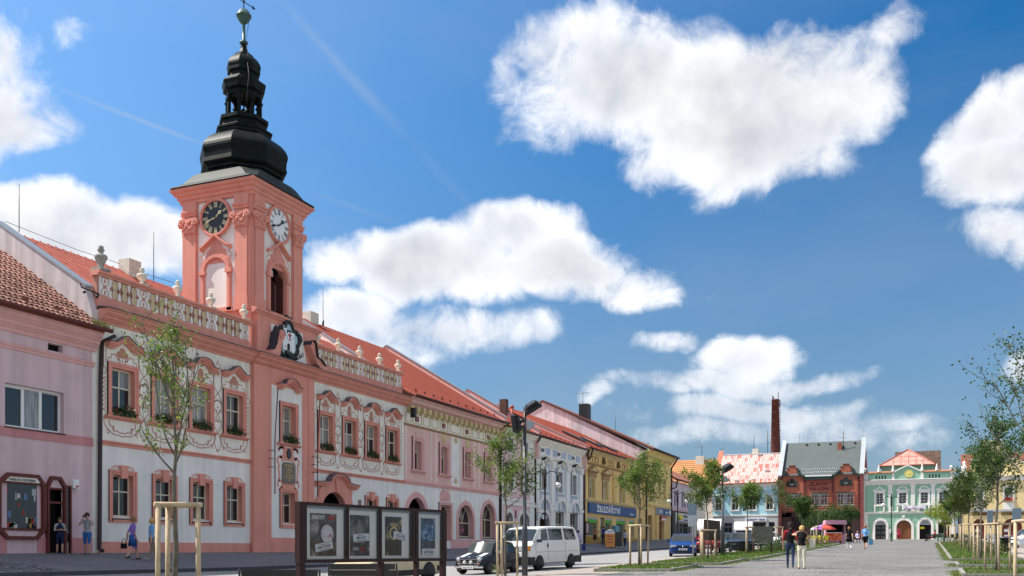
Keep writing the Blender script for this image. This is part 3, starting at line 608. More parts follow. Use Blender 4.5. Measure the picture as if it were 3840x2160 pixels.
# portal
mb = MB(); pts_o = [(45.75,1.5),(45.75,4.0),(45.62,4.3),(45.85,4.62),(45.70,4.95),(45.55,5.28),(46.2,5.3)]
ctr = [(45.55,5.16),(46.25,5.20)]+[(47.61+.98*cos(pi-pi*i/10), 5.24+.48*sin(pi*i/10)) for i in range(11)]+[(48.97,5.20),(49.67,5.16)]
mb.prism([(46.0,1.2),(46.0,3.62)]+[(47.325+1.325*cos(pi-pi*i/14), 3.62+1.3*sin(pi*i/14)) for i in range(15)]+[(48.65,1.2),(49.15,1.2),(49.15,3.6),(49.3,4.2),(49.12,4.6),(49.2,5.16)]+[(x, z) for x, z in ctr[::-1]][1:-1]+[(46.0,5.16),(45.75,4.6),(45.45,4.2),(45.5,3.6),(45.5,1.2)], -.14, .0)
por = T.add('portal', mb, PINK)
mb = MB()
for dz, o_, tt in ((0,.2,.08),(.08,.30,.08),(.16,.38,.08)): mb.prism([(x, z+dz) for x, z in ctr]+[(x, z+dz+tt) for x, z in ctr[::-1]], -o_, .0)
mb.prism([(47.45,4.93),(47.77,4.93),(47.86,5.6),(47.36,5.6)], -.22, 0)
T.add('portal_hood', mb, PINK, por); T.add('portal_cap', MB().prism([(x, z+.245) for x, z in ctr]+[(x, z+.28) for x, z in ctr[::-1]], -.43, .0), SLATE, por)
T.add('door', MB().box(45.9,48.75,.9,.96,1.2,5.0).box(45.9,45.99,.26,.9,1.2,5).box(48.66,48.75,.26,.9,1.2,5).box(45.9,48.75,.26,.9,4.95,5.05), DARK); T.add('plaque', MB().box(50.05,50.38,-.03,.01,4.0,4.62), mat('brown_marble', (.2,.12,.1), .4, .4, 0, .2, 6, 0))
# parapet with balustrade panels
def parapet(x0, x1, us, urn0):
    T.add('parapet_base', MB().box(x0, x1, 0, .34, 11.5, 12.0), PINK); T.add('parapet_rail', MB().mould([(.36,12.80),(-.02,12.80),(-.04,12.86),(-.14,12.90),(-.14,12.99),(.36,13.02)], x0-.1, x1+.1), PINK)
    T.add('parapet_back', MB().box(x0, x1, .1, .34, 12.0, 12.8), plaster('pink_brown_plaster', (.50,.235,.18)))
    xm = MB().box(-.28,.28,0,.05,0,.78).mesh('panel', WHITE); q = MB()
    q.prism([(0,.30),(.09,.39),(0,.48),(-.09,.39)], -.015, .0); q.ribbon([(-.17,.02),(-.2,.18),(-.06,.36),(-.06,.42),(-.2,.60),(-.17,.76)], .035, -.012); q.ribbon([(.17,.02),(.2,.18),(.06,.36),(.06,.42),(.2,.60),(.17,.76)], .035, -.012)
    q.ribbon([(-.17,.03),(.17,.03)], .03, -.012); q.ribbon([(-.17,.75),(.17,.75)], .03, -.012); q.prism([(-.03,.08),(.03,.08),(.05,.2),(0,.25),(-.05,.2)], -.012, 0); q.prism([(-.03,.7),(.03,.7),(.05,.58),(0,.53),(-.05,.58)], -.012, 0)
    qm = q.mesh('panel_ornament', PAINT)
    em = MB()
    for zc in (.21, .55): em.prism([(.125*cos(2*pi*j/12), zc+.19*sin(2*pi*j/12)) for j in range(12)], 0, .05)
    em = em.mesh('baluster_boss', OCHRE); rim = MB()
    for s_ in (-1, 1): rim.ribbon([(s_*x, z) for x, z in [(.05,.0),(.15,.1),(.165,.22),(.07,.38),(.165,.54),(.15,.68),(.05,.77)]], .04, -.012)
    rim = rim.mesh('boss_rim', PAINT); lim = MB()
    for s_ in (-1, 1): lim.ribbon([(s_*x, z) for x, z in [(.03,.02),(.115,.1),(.125,.22),(.04,.38),(.125,.54),(.115,.68),(.03,.75)]], .02, -.02)
    lim = lim.mesh('boss_outline', WHITE)
    vm = MB().prism([(-.10,0),(.10,0),(.06,.2),(.015,.34),(-.015,.34),(-.06,.2)], 0, .05).prism([(-.015,.44),(.015,.44),(.06,.58),(.10,.78),(-.10,.78),(-.06,.58)], 0, .05).mesh('baluster', WHITE); rg = MB().ring(0,.39,.035,.075,-.01,.04,0,2*pi,10).mesh('baluster_ring', PAINT)
    for i, u in enumerate(us):
        p = T.at('panel', xm, u, .04, 12.01); mobj('panel_ornament', qm, p)
        if i < len(us)-1:
            a, b = u+.28, us[i+1]-.28; w_ = (b-a)/3.5
            for j in range(3):
                xc = a+w_*(.9+j*.95) if False else a+(b-a)*(j+.5)/3; e = T.at('baluster_boss', em, xc, .05, 12.01); mobj('boss_rim', rim, e); mobj('boss_outline', lim, e)
            for j in range(4): v_ = T.at('baluster', vm, a+(b-a)*(j)/3+(.06 if j == 0 else -.06 if j == 3 else 0), .045, 12.01); mobj('baluster_ring', rg, v_)
us_l = [30.66, 32.82, 35.0, 37.22, 39.66]; us_r = [45.95, 48.1, 50.4, 52.7, 55.0]
parapet(XL, 40.0, us_l, 0); parapet(45.6, 55.35, us_r, 0)
um = MB().box(-.2,.2,-.2,.2,0,.06).lathe([(.13,.06),(.09,.12),(.08,.17),(.16,.24),(.22,.36),(.23,.42),(.19,.47),(.09,.50),(.07,.55),(.11,.58),(.12,.62),(.08,.66),(.10,.69),(.06,.74),(.015,.77)], (0,0,0), 12).mesh('urn', STONE)
um0 = MB().box(-.28,.28,-.28,.28,0,.1).lathe([(.17,.1),(.12,.2),(.13,.28),(.18,.36),(.24,.5),(.27,.58),(.24,.65),(.11,.7),(.09,.78),(.14,.83),(.15,.88),(.1,.93),(.12,.98),(.07,1.03),(.02,1.07)], (0,0,0), 12).mesh('urn', mat('dark_stone', (.33,.32,.28), .9, .2, 0, .3, 5, .1))
for i, u in enumerate(us_l+us_r): T.at('urn', um0 if i == 0 else um, u if i else 30.53, .12, 13.02)
# volutes beside the coat of arms, upper bay
mb = MB(); mb.box(40.45, 45.5, -.1, 3, 11.48, 13.62, 0); mb.prism([(41.2,11.6),(44.68,11.6),(44.3,12.9),(44.25,13.25),(41.5,13.2),(41.55,12.9)], -.125, -.1, 1)
T.add('attic_block', mb, [PINK, WHITE])
T.add('attic_ledge', MB().mould([(.0,13.5),(-.16,13.52),(-.22,13.6),(-.32,13.64),(-.32,13.72),(.0,13.82)], 40.1, 45.85), PINK)
for s_, xc, zc in ((1, 41.75, 12.62), (-1, 44.6, 12.62)):
    curve = [(xc+s_*.28*cos(R(a)), zc+.28*sin(R(a))) for a in range(0, 181, 20)]
    pts = [(xc+s_*.26, zc)]+curve+[(xc-s_*.34, zc-.25),(xc-s_*.42,zc-.55),(xc-s_*.62,zc-.85),(xc-s_*1.02 if s_ < 0 else xc-s_*.95, zc-1.12)]
    if s_ < 0: pts[-1] = (xc+1.9, 11.5); pts.insert(-1, (xc+1.2, 11.72)); pts[-3] = (xc+.75, 12.0)
    inner = [(xc-s_*.1, 11.5)] if s_ > 0 else [(xc+.9, 11.5),(xc+.35,11.8),(xc+.1,12.3)]
    mb = MB().prism(pts+([(xc-s_*.1-.05, 11.5),(xc+.02,12.2)] if s_ > 0 else [(xc+.95,11.5),(xc+.5,11.75),(xc+.12,12.3)]), -.62 if s_ > 0 else -.5, -.1)
    v_ = T.add('volute', mb, PINK)
    T.add('volute_eye', MB().ring(xc, zc, .1, .2, -.68 if s_ > 0 else -.56, -.5, 0, 2*pi, 14).prism([(xc+.1*cos(2*pi*j/10), zc+.1*sin(2*pi*j/10)) for j in range(10)], -.64 if s_ > 0 else -.53, -.5), PINK, v_)
    top = pts[1:-1]; sh = MB().ribbon([(x, z) for x, z in top], .001, -.3)
    s2 = MB()
    for (xa, za), (xb, zb_) in zip(top, top[1:]): s2.quad((xa,-.66,za+.012),(xb,-.66,zb_+.012),(xb,-.1,zb_+.012),(xa,-.1,za+.012))
    T.add('volute_sheet', s2, mat('blue_black_sheet', (.03,.035,.05), .5, .4, 0, .2, 4, 0), v_)
# coat of arms
cx, cz = 42.85, 12.66
field = T.add('coat_of_arms', MB().prism([(cx+.86*cos(2*pi*j/24)*(1 if sin(2*pi*j/24) < .5 else .8), cz+.84*sin(2*pi*j/24)) for j in range(24)], -.2, -.13), mat('pale_blue_enamel', (.42,.56,.62), .5, .3, 0, .1, 4, 0))
mb = MB(); rnd = random.Random(5)
for j in range(46):
    a = 2*pi*j/46; rr = (.96+.12*sin(a*5)+rnd.uniform(-.05,.05))*(1 if sin(a) < .45 else .86); mb.ball((cx+rr*cos(a), -.2+rnd.uniform(-.04,.04), cz+rr*.98*sin(a)), rnd.uniform(.10,.17), 7)
for j in range(9): mb.ball((cx+rnd.uniform(-.25,.25), -.2, cz+.95+rnd.uniform(-.1,.2)), rnd.uniform(.08,.14), 7); mb.ball((cx+rnd.uniform(-.35,.35), -.24, cz-.85+rnd.uniform(-.15,.15)), rnd.uniform(.09,.16), 7)
for s_ in (-1, 1):
    for k_ in range(3): mb.ribbon([(cx+s_*x, z) for x, z in arc(1.0+.16*k_, 11.95+.08*k_, .13, 200, 430, 8)], .05, -.15)
T.add('arms_frame', mb, mat('black_green_bronze', (.02,.027,.025), .4, .5, .2, .4, 6, 0), field)
cs = MB(); cs.box(cx-.52,cx+.34,-.27,-.2,12.05,12.62); cs.box(cx-.50,cx-.24,-.29,-.2,12.62,13.2); cs.box(cx+.2,cx+.44,-.29,-.2,12.0,12.95); cs.box(cx-.24,cx+.2,-.25,-.2,12.6,13.05)
for x in (-.47,-.31,.23,.37): cs.box(cx+x-.04,cx+x+.06,-.29,-.2,13.2 if x < 0 else 12.95,13.28 if x < 0 else 13.03)
T.add('arms_castle', cs, WPAINT, field)
dk = MB(); dk.prism(arch_poly(cx-.16,cx+.06,12.06,12.42), -.285, -.27); dk.prism(arch_poly(cx-.2,cx+.2,12.95,13.12,8,.12), -.30, -.25)
for x, z in ((-.42,12.9),(-.42,13.02),(.28,12.7),(-.35,12.2)): dk.box(cx+x,cx+x+.05,-.293,-.285,z,z+.07)
T.add('arms_openings', dk, INK, field)
T.add('arms_shield', MB().prism([(cx-.17,13.0),(cx+.19,13.0),(cx+.19,12.68),(cx+.01,12.5),(cx-.17,12.68)], -.31, -.255), WPAINT, field)
eg = MB().prism([(cx+.01,12.98),(cx+.05,12.9),(cx+.15,12.92),(cx+.12,12.8),(cx+.05,12.76),(cx+.07,12.62),(cx+.0,12.56),(cx-.05,12.64),(cx-.03,12.76),(cx-.11,12.8),(cx-.13,12.92),(cx-.03,12.9)], -.32, -.31)
T.add('arms_eagle', eg, mat('heraldic_red', (.35,.03,.04), .5, .3, 0, 0, 1, 0), field)
# roof, party walls, chimney
gable_roof(T, XL+.3, 55.5, .35, 12.05, 5.5, 15.4, 10.6, REDROOF, .42)
T.add('party_wall', MB().mould([(0.02,11.2),(.4,12.35),(5.5,15.62),(10.6,12.2),(10.6,1.3),(.02,1.3)], 29.95, 30.29), plaster('worn_greyish_plaster', (.60,.535,.53), .35))
T.add('coping', MB().add([(29.9,.3,12.36),(30.42,.3,12.36),(30.42,5.5,15.7),(29.9,5.5,15.7),(29.9,.3,12.28),(30.42,.3,12.28),(30.42,5.5,15.62),(29.9,5.5,15.62)], [(0,1,2,3),(0,4,5,1),(7,6,5,4),(3,0,4,7),(1,5,6,2)]), GALV)
block(T, 'chimney', 37.0, 37.8, 4.9, 5.6, 15.0, 15.9, STONE)
T.add('lightning_wire', MB().tube([(30.5,5.5,15.75)]+[(30.5+i*2.0,5.5,15.62+(.06 if i%2 else 0)) for i in range(1,13)], .012, 4).tube([(31.2,5.5,15.5),(31.2,5.5,17.6)], .018, 4).tube([(39.3,5.5,15.4),(39.3,5.5,17.9)], .018, 4), IRON)
downpipe(T, [(30.42,-.75,10.28),(30.36,-.12,10.1),(30.28,-.12,8.5),(30.22,-.12,1.7),(30.22,-.3,1.6)], .085)
T.add('wire_bracket', MB().tube([(30.3,.25,12.0),(30.3,-.05,12.0),(29.6,.2,12.15),(29.55,.2,12.3)], .03, 5).ball((29.75,.2,12.0), .07, 6).ball((30.2,.0,11.9), .07, 6), IRON)
T.add('alarm_box', MB().box(55.5,55.8,-.8,-.5,10.15,10.75), BLACKP)
# ================================================================= clock tower
TW = Bld('clock_tower', 'salmon square clock tower with a dark copper onion spire on the town hall roof', 42.43, 11.6, plane=-33.3)
HW = 2.18   # half width; its own frame is centred on the axis
tx = 42.43
TW.add('shaft', MB().box(tx-HW+.06,tx+HW-.06,-HW+.5,HW-.06,11.6,20.0).box(tx-HW+.06,tx+HW-.06,-HW+.06,-HW+.5,11.6,13.72).box(tx-HW+.06,tx+HW-.06,-HW+.06,-HW+.5,16.6,20.0), PINK)
def P_(a, b): return [(x, z) for x, z in zip(a, b)]
def tower_face(ang, win):
    """one face, built facing -y about the origin then turned"""
    M = Matrix.Rotation(ang, 4, 'Z')
    def put(name, mb, m, parent=None, off=(0,0,0)):
        mb.v = [tuple((M @ Vector((x, y, z)))+Vector((tx,0,0))) for x, y, z in mb.v]; return TW.add(name, mb, m, parent)
    yf = -HW
    hole = [(-.68,.68,13.95,16.42,'a')] if win else []
    mb = MB(); wall(mb, -1.17, 1.17, 13.7, 19.5, hole, yf+.03, .35, 0, 1); put('face', mb, [WHITE, PINK])
    mb = MB()
    for s_ in (-1, 1):
        a, b = sorted((s_*1.17, s_*(HW-.03))); mb.box(a, b, yf-.02, yf+.1, 13.7, 19.5); mb.box(a+.12, b-.02 if s_ > 0 else b-.12, yf-.07, yf-.021, 14.2, 17.9) if False else None
        a2, b2 = sorted((s_*1.26, s_*(HW-.22))); mb.box(a2, b2, yf-.09, yf-.021, 14.35, 18.75); mb.box(a2-.05, b2+.05, yf-.12, yf-.021, 13.7, 14.35)
    put('pilaster', mb, PINK)
    for s_ in (-1, 1):
        mb = MB(); a, b = sorted((s_*1.22, s_*(HW-.17))); c = (a+b)/2
        mb.prism([(c-.36,17.9),(c+.36,17.9),(c+.48,18.62),(c-.48,18.62)], yf-.19, yf-.03); mb.box(c-.42,c+.42,yf-.15,yf-.03,17.84,17.94)
        rnd = random.Random(2)
        for j in range(26): mb.ball((c+rnd.uniform(-.36,.36), yf-.19+rnd.uniform(-.03,.02), 17.98+rnd.uniform(0,.55)), rnd.uniform(.05,.1), 6)
        for t in (-1, 1): mb.ring(c+t*.44, 18.45, .07, .17, yf-.27, yf-.1, 0, 2*pi, 10); mb.ball((c+t*.44, yf-.26, 18.45), .06, 6)
        put('capital', mb, PINK)
        put('impost', MB().mould([(yf,18.75),(yf-.14,18.76),(yf-.15,18.86),(yf-.24,18.92),(yf-.24,19.0),(yf,19.02)], a-.06, b+.06), PINK)
        put('frieze_block', MB().box(a-.02, b+.02, yf-.12, yf-.02, 19.02, 19.5), PINK)
    # cornice is wider than the face by its own projection: mitred ends
    prof = [(0,19.40),(.08,19.44),(.09,19.58),(.17,19.62),(.19,19.76),(.30,19.82),(.34,19.95),(.45,20.0),(.47,20.14),(0,20.18)]
    mb = MB(); n = len(prof)
    mb.add([(-HW-o, yf-o, z) for o, z in prof]+[(HW+o, yf-o, z) for o, z in prof], [(i, n+i, n+i+1, i+1) for i in range(n-1)]); put('cornice', mb, PINK)
    # clock
    zc, r = 18.52, .84
    rg = put('clock_surround', MB().ring(0, zc, r-.005, r+.14, yf-.13, yf+.03, 0, 2*pi, 36).ring(0, zc, r+.04, r+.1, yf-.16, yf-.13, 0, 2*pi, 36), PINK)
    dial_m, num_m = (WPAINT, BLACKP) if win else (mat('black_dial', (.012,.014,.02), .35, .4, 0, 0, 1, 0), mat('pale_gilt', (.72,.66,.38), .45, .4, 0, 0, 1, 0))
    d = put('clock_dial', MB().prism([(r*cos(2*pi*j/36), zc+r*sin(2*pi*j/36)) for j in range(36)], yf-.06, yf+.02), dial_m)
    nm = MB()
    for h, s_ in enumerate(('XII','I','II','III','IIII','V','VI','VII','VIII','IX','X','XI')):
        a = pi/2-h*pi/6; ca, sa = cos(a), sin(a); wid = {'X':.11,'V':.11,'I':.055}; tot = sum(wid[k] for k in s_); x = -tot/2
        def pt(u, v): return ((r*.78+v)*ca+u*sa, zc+(r*.78+v)*sa-u*ca)
        for k in s_:
            w = wid[k]
            if k == 'I': segs = [((x+w/2,-.13),(x+w/2,.13),.032)]
            elif k == 'V': segs = [((x+.01,.13),(x+w/2,-.13),.034),((x+w-.01,.13),(x+w/2,-.13),.02)]
            else: segs = [((x+.01,.13),(x+w-.01,-.13),.034),((x+w-.01,.13),(x+.01,-.13),.02)]
            for p, q, wd in segs: nm.ribbon([pt(*p), pt(*q)], wd, yf-.066)
            x += w
        for v in (-.13, .13): nm.ribbon([pt(-tot/2-.01, v), pt(tot/2+.01, v)], .014, yf-.066)
    put('numerals', nm, num_m, d)
    for nme, a, L_, w in (('hour_hand', pi/2-2*pi*(1.69/12), .5, .12), ('minute_hand', pi/2-2*pi*(42/60), .72, .07)):
        ca, sa = cos(a), sin(a); q = lambda u, v: (v*ca+u*sa, zc+v*sa-u*ca)
        put(nme, MB().prism([q(-.025,-.14),q(.025,-.14),q(.03,L_*.5),q(w,L_*.72),q(0,L_),q(-w,L_*.72),q(-.03,L_*.5)], yf-.095, yf-.08), num_m, d)
    # gable hood and scalloped field under the clock
    mb = MB()
    for dz, o_, t in ((0,.14,.08),(.08,.22,.09)):
        ctr = [(-.95,17.0),(-.7,17.1),(-.3,17.38),(0,17.62),(.3,17.38),(.7,17.1),(.95,17.0)]
        mb.prism([(x,z+dz-.12) for x, z in ctr]+[(x,z+dz-.12+t) for x, z in ctr[::-1]], yf-o_, yf+.03)
    put('niche_hood', mb, PINK)
    mb = MB(); mb.prism([(-.75,16.2),(.75,16.2),(.82,16.5),(.62,16.62),(.6,16.85),(.4,16.95),(.3,17.15),(0,17.42),(-.3,17.15),(-.4,16.95),(-.6,16.85),(-.62,16.62),(-.82,16.5)], yf-.005, yf+.03)
    put('niche_field', mb, PINK)
    mb = MB()
    for s_ in (-1, 1): mb.ribbon([(s_*x, z) for x, z in [(.80,16.92),(.78,16.75),(.98,16.62),(.86,16.42),(1.0,16.2),(.92,16.0)]], .05, yf-.015)
    put('niche_scroll', mb, PINK)
    mb = MB(); zs = 15.74
    for r0, r1, e in ((.68,.98,.06),(.74,.9,.12)): mb.ring(0, zs, r0, r1, yf-e, yf+.03, 0, pi, 16)
    for s_ in (-1, 1):
        a, b = sorted((s_*.68, s_*.96)); mb.box(a, b, yf-.05, yf+.03, 13.75, zs); mb.box(a-.05, b+.05, yf-.15, yf+.03, zs-.08, zs+.12); mb.box(a+.08,b-.08,yf-.08,yf-.05,13.9,zs-.2)
    mb.box(-1.0, 1.0, yf-.05, yf+.03, 13.7, 13.93)
    put('niche_surround', mb, PINK)
    if win:
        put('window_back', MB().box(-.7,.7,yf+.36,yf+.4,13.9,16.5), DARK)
        lf = put('louver_frame', MB().box(-.68,-.60,yf+.18,yf+.26,13.95,15.9).box(.60,.68,yf+.18,yf+.26,13.95,15.9).box(-.04,.04,yf+.17,yf+.26,13.95,15.45).box(-.6,.6,yf+.18,yf+.26,13.95,14.02), DARKWOOD)
        sl = MB().add([(-.28,-.05,-.035),(.28,-.05,-.035),(.28,.05,.035),(-.28,.05,.035),(-.28,-.05,-.055),(.28,-.05,-.055),(.28,.05,.015),(-.28,.05,.015)], [(0,1,2,3),(7,6,5,4),(0,4,5,1),(2,6,7,3),(1,5,6,2),(3,7,4,0)]).mesh('louver_slat', RUST)
        for k in range(19):
            for s_ in (-1, 1):
                if k > 14 and s_ < 0: continue
                z = 14.08+k*.105; p = M @ Vector((s_*.32, yf+.22, z)); o = mobj('louver_slat', sl, TW.root, (p.x, p.y, z-11.6), ang)
        put('bell', MB().lathe([(.13,0),(.11,.06),(.085,.16),(.07,.2)], (-.32, yf+.2, 15.75), 12), mat('bronze', (.05,.045,.04), .4, .5, .5, .2, 5, 0)); put('bell_cap', MB().lathe([(.08,0),(.08,.14),(.05,.18)], (-.32, yf+.2, 15.95), 10), WPAINT)
    else: put('niche_back', MB().prism(arch_poly(-.68,.68,13.93,16.42), yf+.0, yf+.028), WHITE)
tower_face(0, True); tower_face(-pi/2, False); tower_face(pi/2, False); tower_face(pi, False)
# copper roof: bell-shaped skirt, onion, open lantern, upper onion, ball and vane
def octo(name, prof, m, n=8, seg=True, parent=None):
    mb = MB(); mb.lathe(prof, (tx,0,0), n, 0, False, pi/8 if n == 8 else 0); return TW.add(name, mb, m, parent)
mb = MB(); P0 = []
def sq(h, c):  # square with cut corners
    return [(h-c,-h),(h,-h+c),(h,h-c),(h-c,h),(-h+c,h),(-h,h-c),(-h,-h+c),(-h+c,-h)]
lv = [(2.74,.28,20.17),(2.72,.28,20.22),(2.52,.34,20.31),(2.38,.42,20.44),(2.29,.5,20.6),(2.19,.58,20.8),(2.06,.7,20.97),(1.88,.9,21.07),(1.7,1.0,21.10)]
for h, c, z in lv: P0 += [(tx+x, y, z) for x, y in sq(h, c)]
fs = [(i*8+k, i*8+(k+1)%8, i*8+8+(k+1)%8, i*8+8+k) for i in range(len(lv)-1) for k in range(8)]
mb.add(P0, fs); mb.f += [list(range(7,-1,-1))]; mb.m += [0]; mb.s += [False]; TW.add('skirt_roof', mb, COPPERL)
c8 = 1/cos(pi/8)
octo('onion_dome', [(r*c8*.985, z if z > 22.4 else 22.4-(22.4-z)*1.25) for r, z in [(1.82,21.20),(1.82,21.44),(1.94,21.48),(1.94,21.58),(2.10,21.66),(2.15,21.72),(2.11,21.9),(2.13,22.1),(2.19,22.28),(2.19,22.38),(2.15,22.52),(2.07,22.67),(1.96,22.82),(1.83,22.96),(1.68,23.08),(1.52,23.19),(1.36,23.27),(1.2,23.33)]], COPPER)
octo('dome_step', [(r*c8*.985, z) for r, z in [(1.36,23.32),(1.36,23.50),(1.42,23.52),(1.42,23.62),(1.22,23.70),(1.12,23.82),(1.10,24.05),(1.22,24.08),(1.22,24.26),(.3,24.30)]], COPPER)
lp = MB().box(-.08,.08,-.08,.08,0,1.25).box(-.12,.12,-.12,.12,.85,.95).box(-.11,.11,-.11,.11,0,.12).mesh('lantern_post', COPPER)
for k in range(8):
    a = pi/8+k*pi/4; mobj('lantern_post', lp, TW.root, (.80*cos(a)*c8, .80*sin(a)*c8, 24.28-11.6), a)
    b = a+pi/8; q = MB(); w = .34
    q.add([(x*1.0, y, z) for y in (-.05,.05) for x, z in [(-w,0.0),(-w,.42),(w,.42),(w,0)]+[(w*.9*cos(pi*i/6), .26*sin(pi*i/6)-.02) for i in range(7)]], [list(range(11)), list(range(21,10,-1))]+[(i,11+i,11+(i+1)%11,(i+1)%11) for i in range(11)])
    mobj('lantern_arch', q.mesh('lantern_arch', COPPER), TW.root, (.80*cos(b), .80*sin(b), 25.24-11.6), b+pi/2)
TW.add('lantern_bell', MB().lathe([(.26,0),(.24,.06),(.17,.25),(.12,.4),(.05,.45)], (tx,0,24.5), 12).tube([(tx,0,24.9),(tx,0,25.6)], .04, 6), COPPER)
octo('lantern_roof', [(r*c8*.985, z) for r, z in [(.86,25.60),(.86,25.68),(1.03,25.74),(1.06,25.95),(1.10,26.12),(1.08,26.2),(.86,26.32),(.74,26.48),(.70,26.7),(.72,26.74)]], COPPER)
octo('small_onion', [(r*c8*.985, z) for r, z in [(.76,26.72),(.82,26.76),(.82,26.95),(.85,27.05),(.84,27.16),(.80,27.28),(.74,27.39),(.66,27.5),(.56,27.6),(.5,27.64),(.47,27.68),(.47,27.73),(.34,27.78),(.24,27.9),(.17,28.1),(.14,28.36)]], COPPER)
PAT = mat('green_copper_patina', (.035,.10,.085), .4, .5, 0, .3, 5, .1)
TW.add('finial', MB().lathe([(.14,28.34),(.22,28.38),(.23,28.46),(.17,28.52),(.085,28.55),(.075,29.44),(.09,29.46)], (tx,0,0), 12), PAT)
TW.add('ball', MB().lathe([(.1,29.42),(.2,29.5),(.31,29.66),(.36,29.8),(.40,29.82),(.40,29.88),(.36,29.9),(.31,30.04),(.2,30.16),(.06,30.22)], (tx,0,0), 16), PAT)
v = MB().tube([(tx,0,30.2),(tx,0,30.75)], .03, 6).ball((tx,0,30.62), .07, 8).tube([(tx-.5,0,30.55),(tx+.75,0,30.68)], .022, 6)
v.prism([(tx-.92,30.42),(tx-.42,30.50),(tx-.42,30.62),(tx-.92,30.6),(tx-.80,30.51)], -.01, .01); v.prism([(tx+.72,30.58),(tx+1.0,30.70),(tx+.72,30.78)], -.01, .01)
TW.add('weather_vane', v, COPPER)
TW.add('lightning_rod', MB().tube([(tx-.9,-.6,24.22),(tx-1.25,-1.2,24.2)], .025, 5).tube([(tx-.03,-.4,29.8),(tx-.1,-.38,29.3),(tx-.1,-.2,28.4),(tx-.3,-.5,27.6),(tx-.6,-.72,26.9),(tx-.8,-.95,26.2),(tx-.9,-.95,25.6),(tx-.95,-.9,24.3)], .012, 4), IRON)
# ================================================================= left neighbour: lilac house with the gift shop
H = Bld('lilac_house', 'lilac two-storey house with a tiled roof and a gift shop window, left edge', 25, 1.5, plane=-30.95)
hw = [(25.85,28.5,6.16,7.74)]; hv = [(27.75,28.45,9.28,9.56)]; hs = [(25.93,27.25,2.4,4.1),(27.66,28.4,1.3,4.1)]
mb = MB(); wall(mb, 16, 29.92, 1.1, 9.85, hw+hv+hs, 0, .32, 0, 0); mb.quad((29.92,0,1.1),(29.92,.6,1.1),(29.92,.6,9.85),(29.92,0,9.85)); H.add('wall', mb, LILAC)
H.add('plinth', MB().box(16,25.9,-.04,.01,1.1,2.12).box(27.27,27.62,-.04,.01,1.1,2.12).box(28.74,29.9,-.04,.01,1.1,2.12), ROSED)
H.add('corner_strip', MB().box(29.93,30.28,.05,.5,1.1,10.2), CREAM)
H.add('band', MB().box(16,29.95,-.03,.01,5.80,6.14), ROSED); H.add('upper_band', MB().mould([(.01,8.98),(-.04,9.0),(-.04,9.08),(-.08,9.12),(-.08,9.18),(.01,9.22)], 16, 30.0), ROSE)
cornice(H, 16, 30.1, 9.62, 10.42, .5, ROSE, 0, 3)
win3 = H.at('window', MB().box(-1.32,-1.24,0,.08,0,1.58).box(1.24,1.32,0,.08,0,1.58).box(-1.24,1.24,0,.08,0,.08).box(-1.24,1.24,0,.08,1.5,1.58).box(-.46,-.34,0,.08,.08,1.5).box(.34,.46,0,.08,.08,1.5).box(-1.24,-.46,.02,.07,1.46,1.5).mesh('window', WHITEWOOD), 27.18, .2, 6.16)
for a, b in ((-1.24,-.46),(-.34,.34),(.46,1.24)): mobj('pane', MB().box(a-(a+b)/2,b-(a+b)/2,.05,.06,0,1.38).mesh('pane', GLASS), win3, ((a+b)/2,0,.08))
H.add('sill', MB().box(25.8,28.55,-.06,.2,6.10,6.15), DARKWOOD)
H.add('vent_pane', MB().box(27.75,28.45,.25,.28,9.28,9.56), DARK)
# eight-sided timber shopfront
fo = MB(); o = [(25.45,2.4),(25.85,2.02),(27.2,2.02),(27.58,2.4),(27.58,4.08),(27.25,4.46),(25.9,4.46),(25.45,4.08)]; i_ = [(25.6,2.46),(25.92,2.14),(27.12,2.14),(27.42,2.46),(27.42,4.02),(27.18,4.34),(25.98,4.34),(25.6,4.02)]
for k in range(8):
    a, b, c, d = o[k], o[(k+1)%8], i_[(k+1)%8], i_[k]; fo.prism([a,b,c,d], -.14, .0)
fo.box(25.6,27.42,-.1,.0,2.36,2.44); fo.box(25.6,27.42,-.1,0,4.08,4.14)
shop = H.add('shop_window', fo, RUST)
H.add('apron_panel', MB().prism([(25.63,2.35),(25.93,2.15),(27.11,2.15),(27.4,2.35)], -.05, -.02), LILAC, shop); H.add('shop_sign', MB().prism([(25.63,4.15),(27.4,4.15),(27.18,4.33),(25.98,4.33)], -.09, -.03), CREAM, shop)
text(H, 'DÁRKOVÁ PRODEJNA', 26.53, -.096, 4.175, .135, INK, shop, sx=.88)
H.add('pane', MB().box(25.6,27.42,.02,.03,2.44,4.08), SHOPGLASS, shop)
rnd = random.Random(11); its = [('cream_card',(.55,.5,.4)),('red_card',(.4,.05,.04)),('ochre_card',(.4,.25,.06)),('grey_card',(.4,.42,.45)),('blue_card',(.12,.2,.35))]
for k in range(26):
    nm_, c_ = its[k%5]; x, z = rnd.uniform(25.7,27.3), rnd.choice([2.55,2.75,3.0,3.3,3.6,3.85])+rnd.uniform(-.05,.05); w, h = rnd.uniform(.03,.1), rnd.uniform(.05,.13)
    H.add('display_card', MB().box(x-w,x+w,.008,.016,z-h,z+h), mat(nm_, c_, .7, .2, 0, .3, 20, 0), shop)
fo = MB(); o = [(27.62,1.3),(27.62,4.08),(27.82,4.46),(28.28,4.46),(28.52,4.12),(28.52,1.3)]; i_ = [(27.72,1.3),(27.72,4.02),(27.9,4.34),(28.22,4.34),(28.42,4.04),(28.42,1.3)]
for k in range(5): fo.prism([o[k],o[k+1],i_[k+1],i_[k]], -.14, 0)
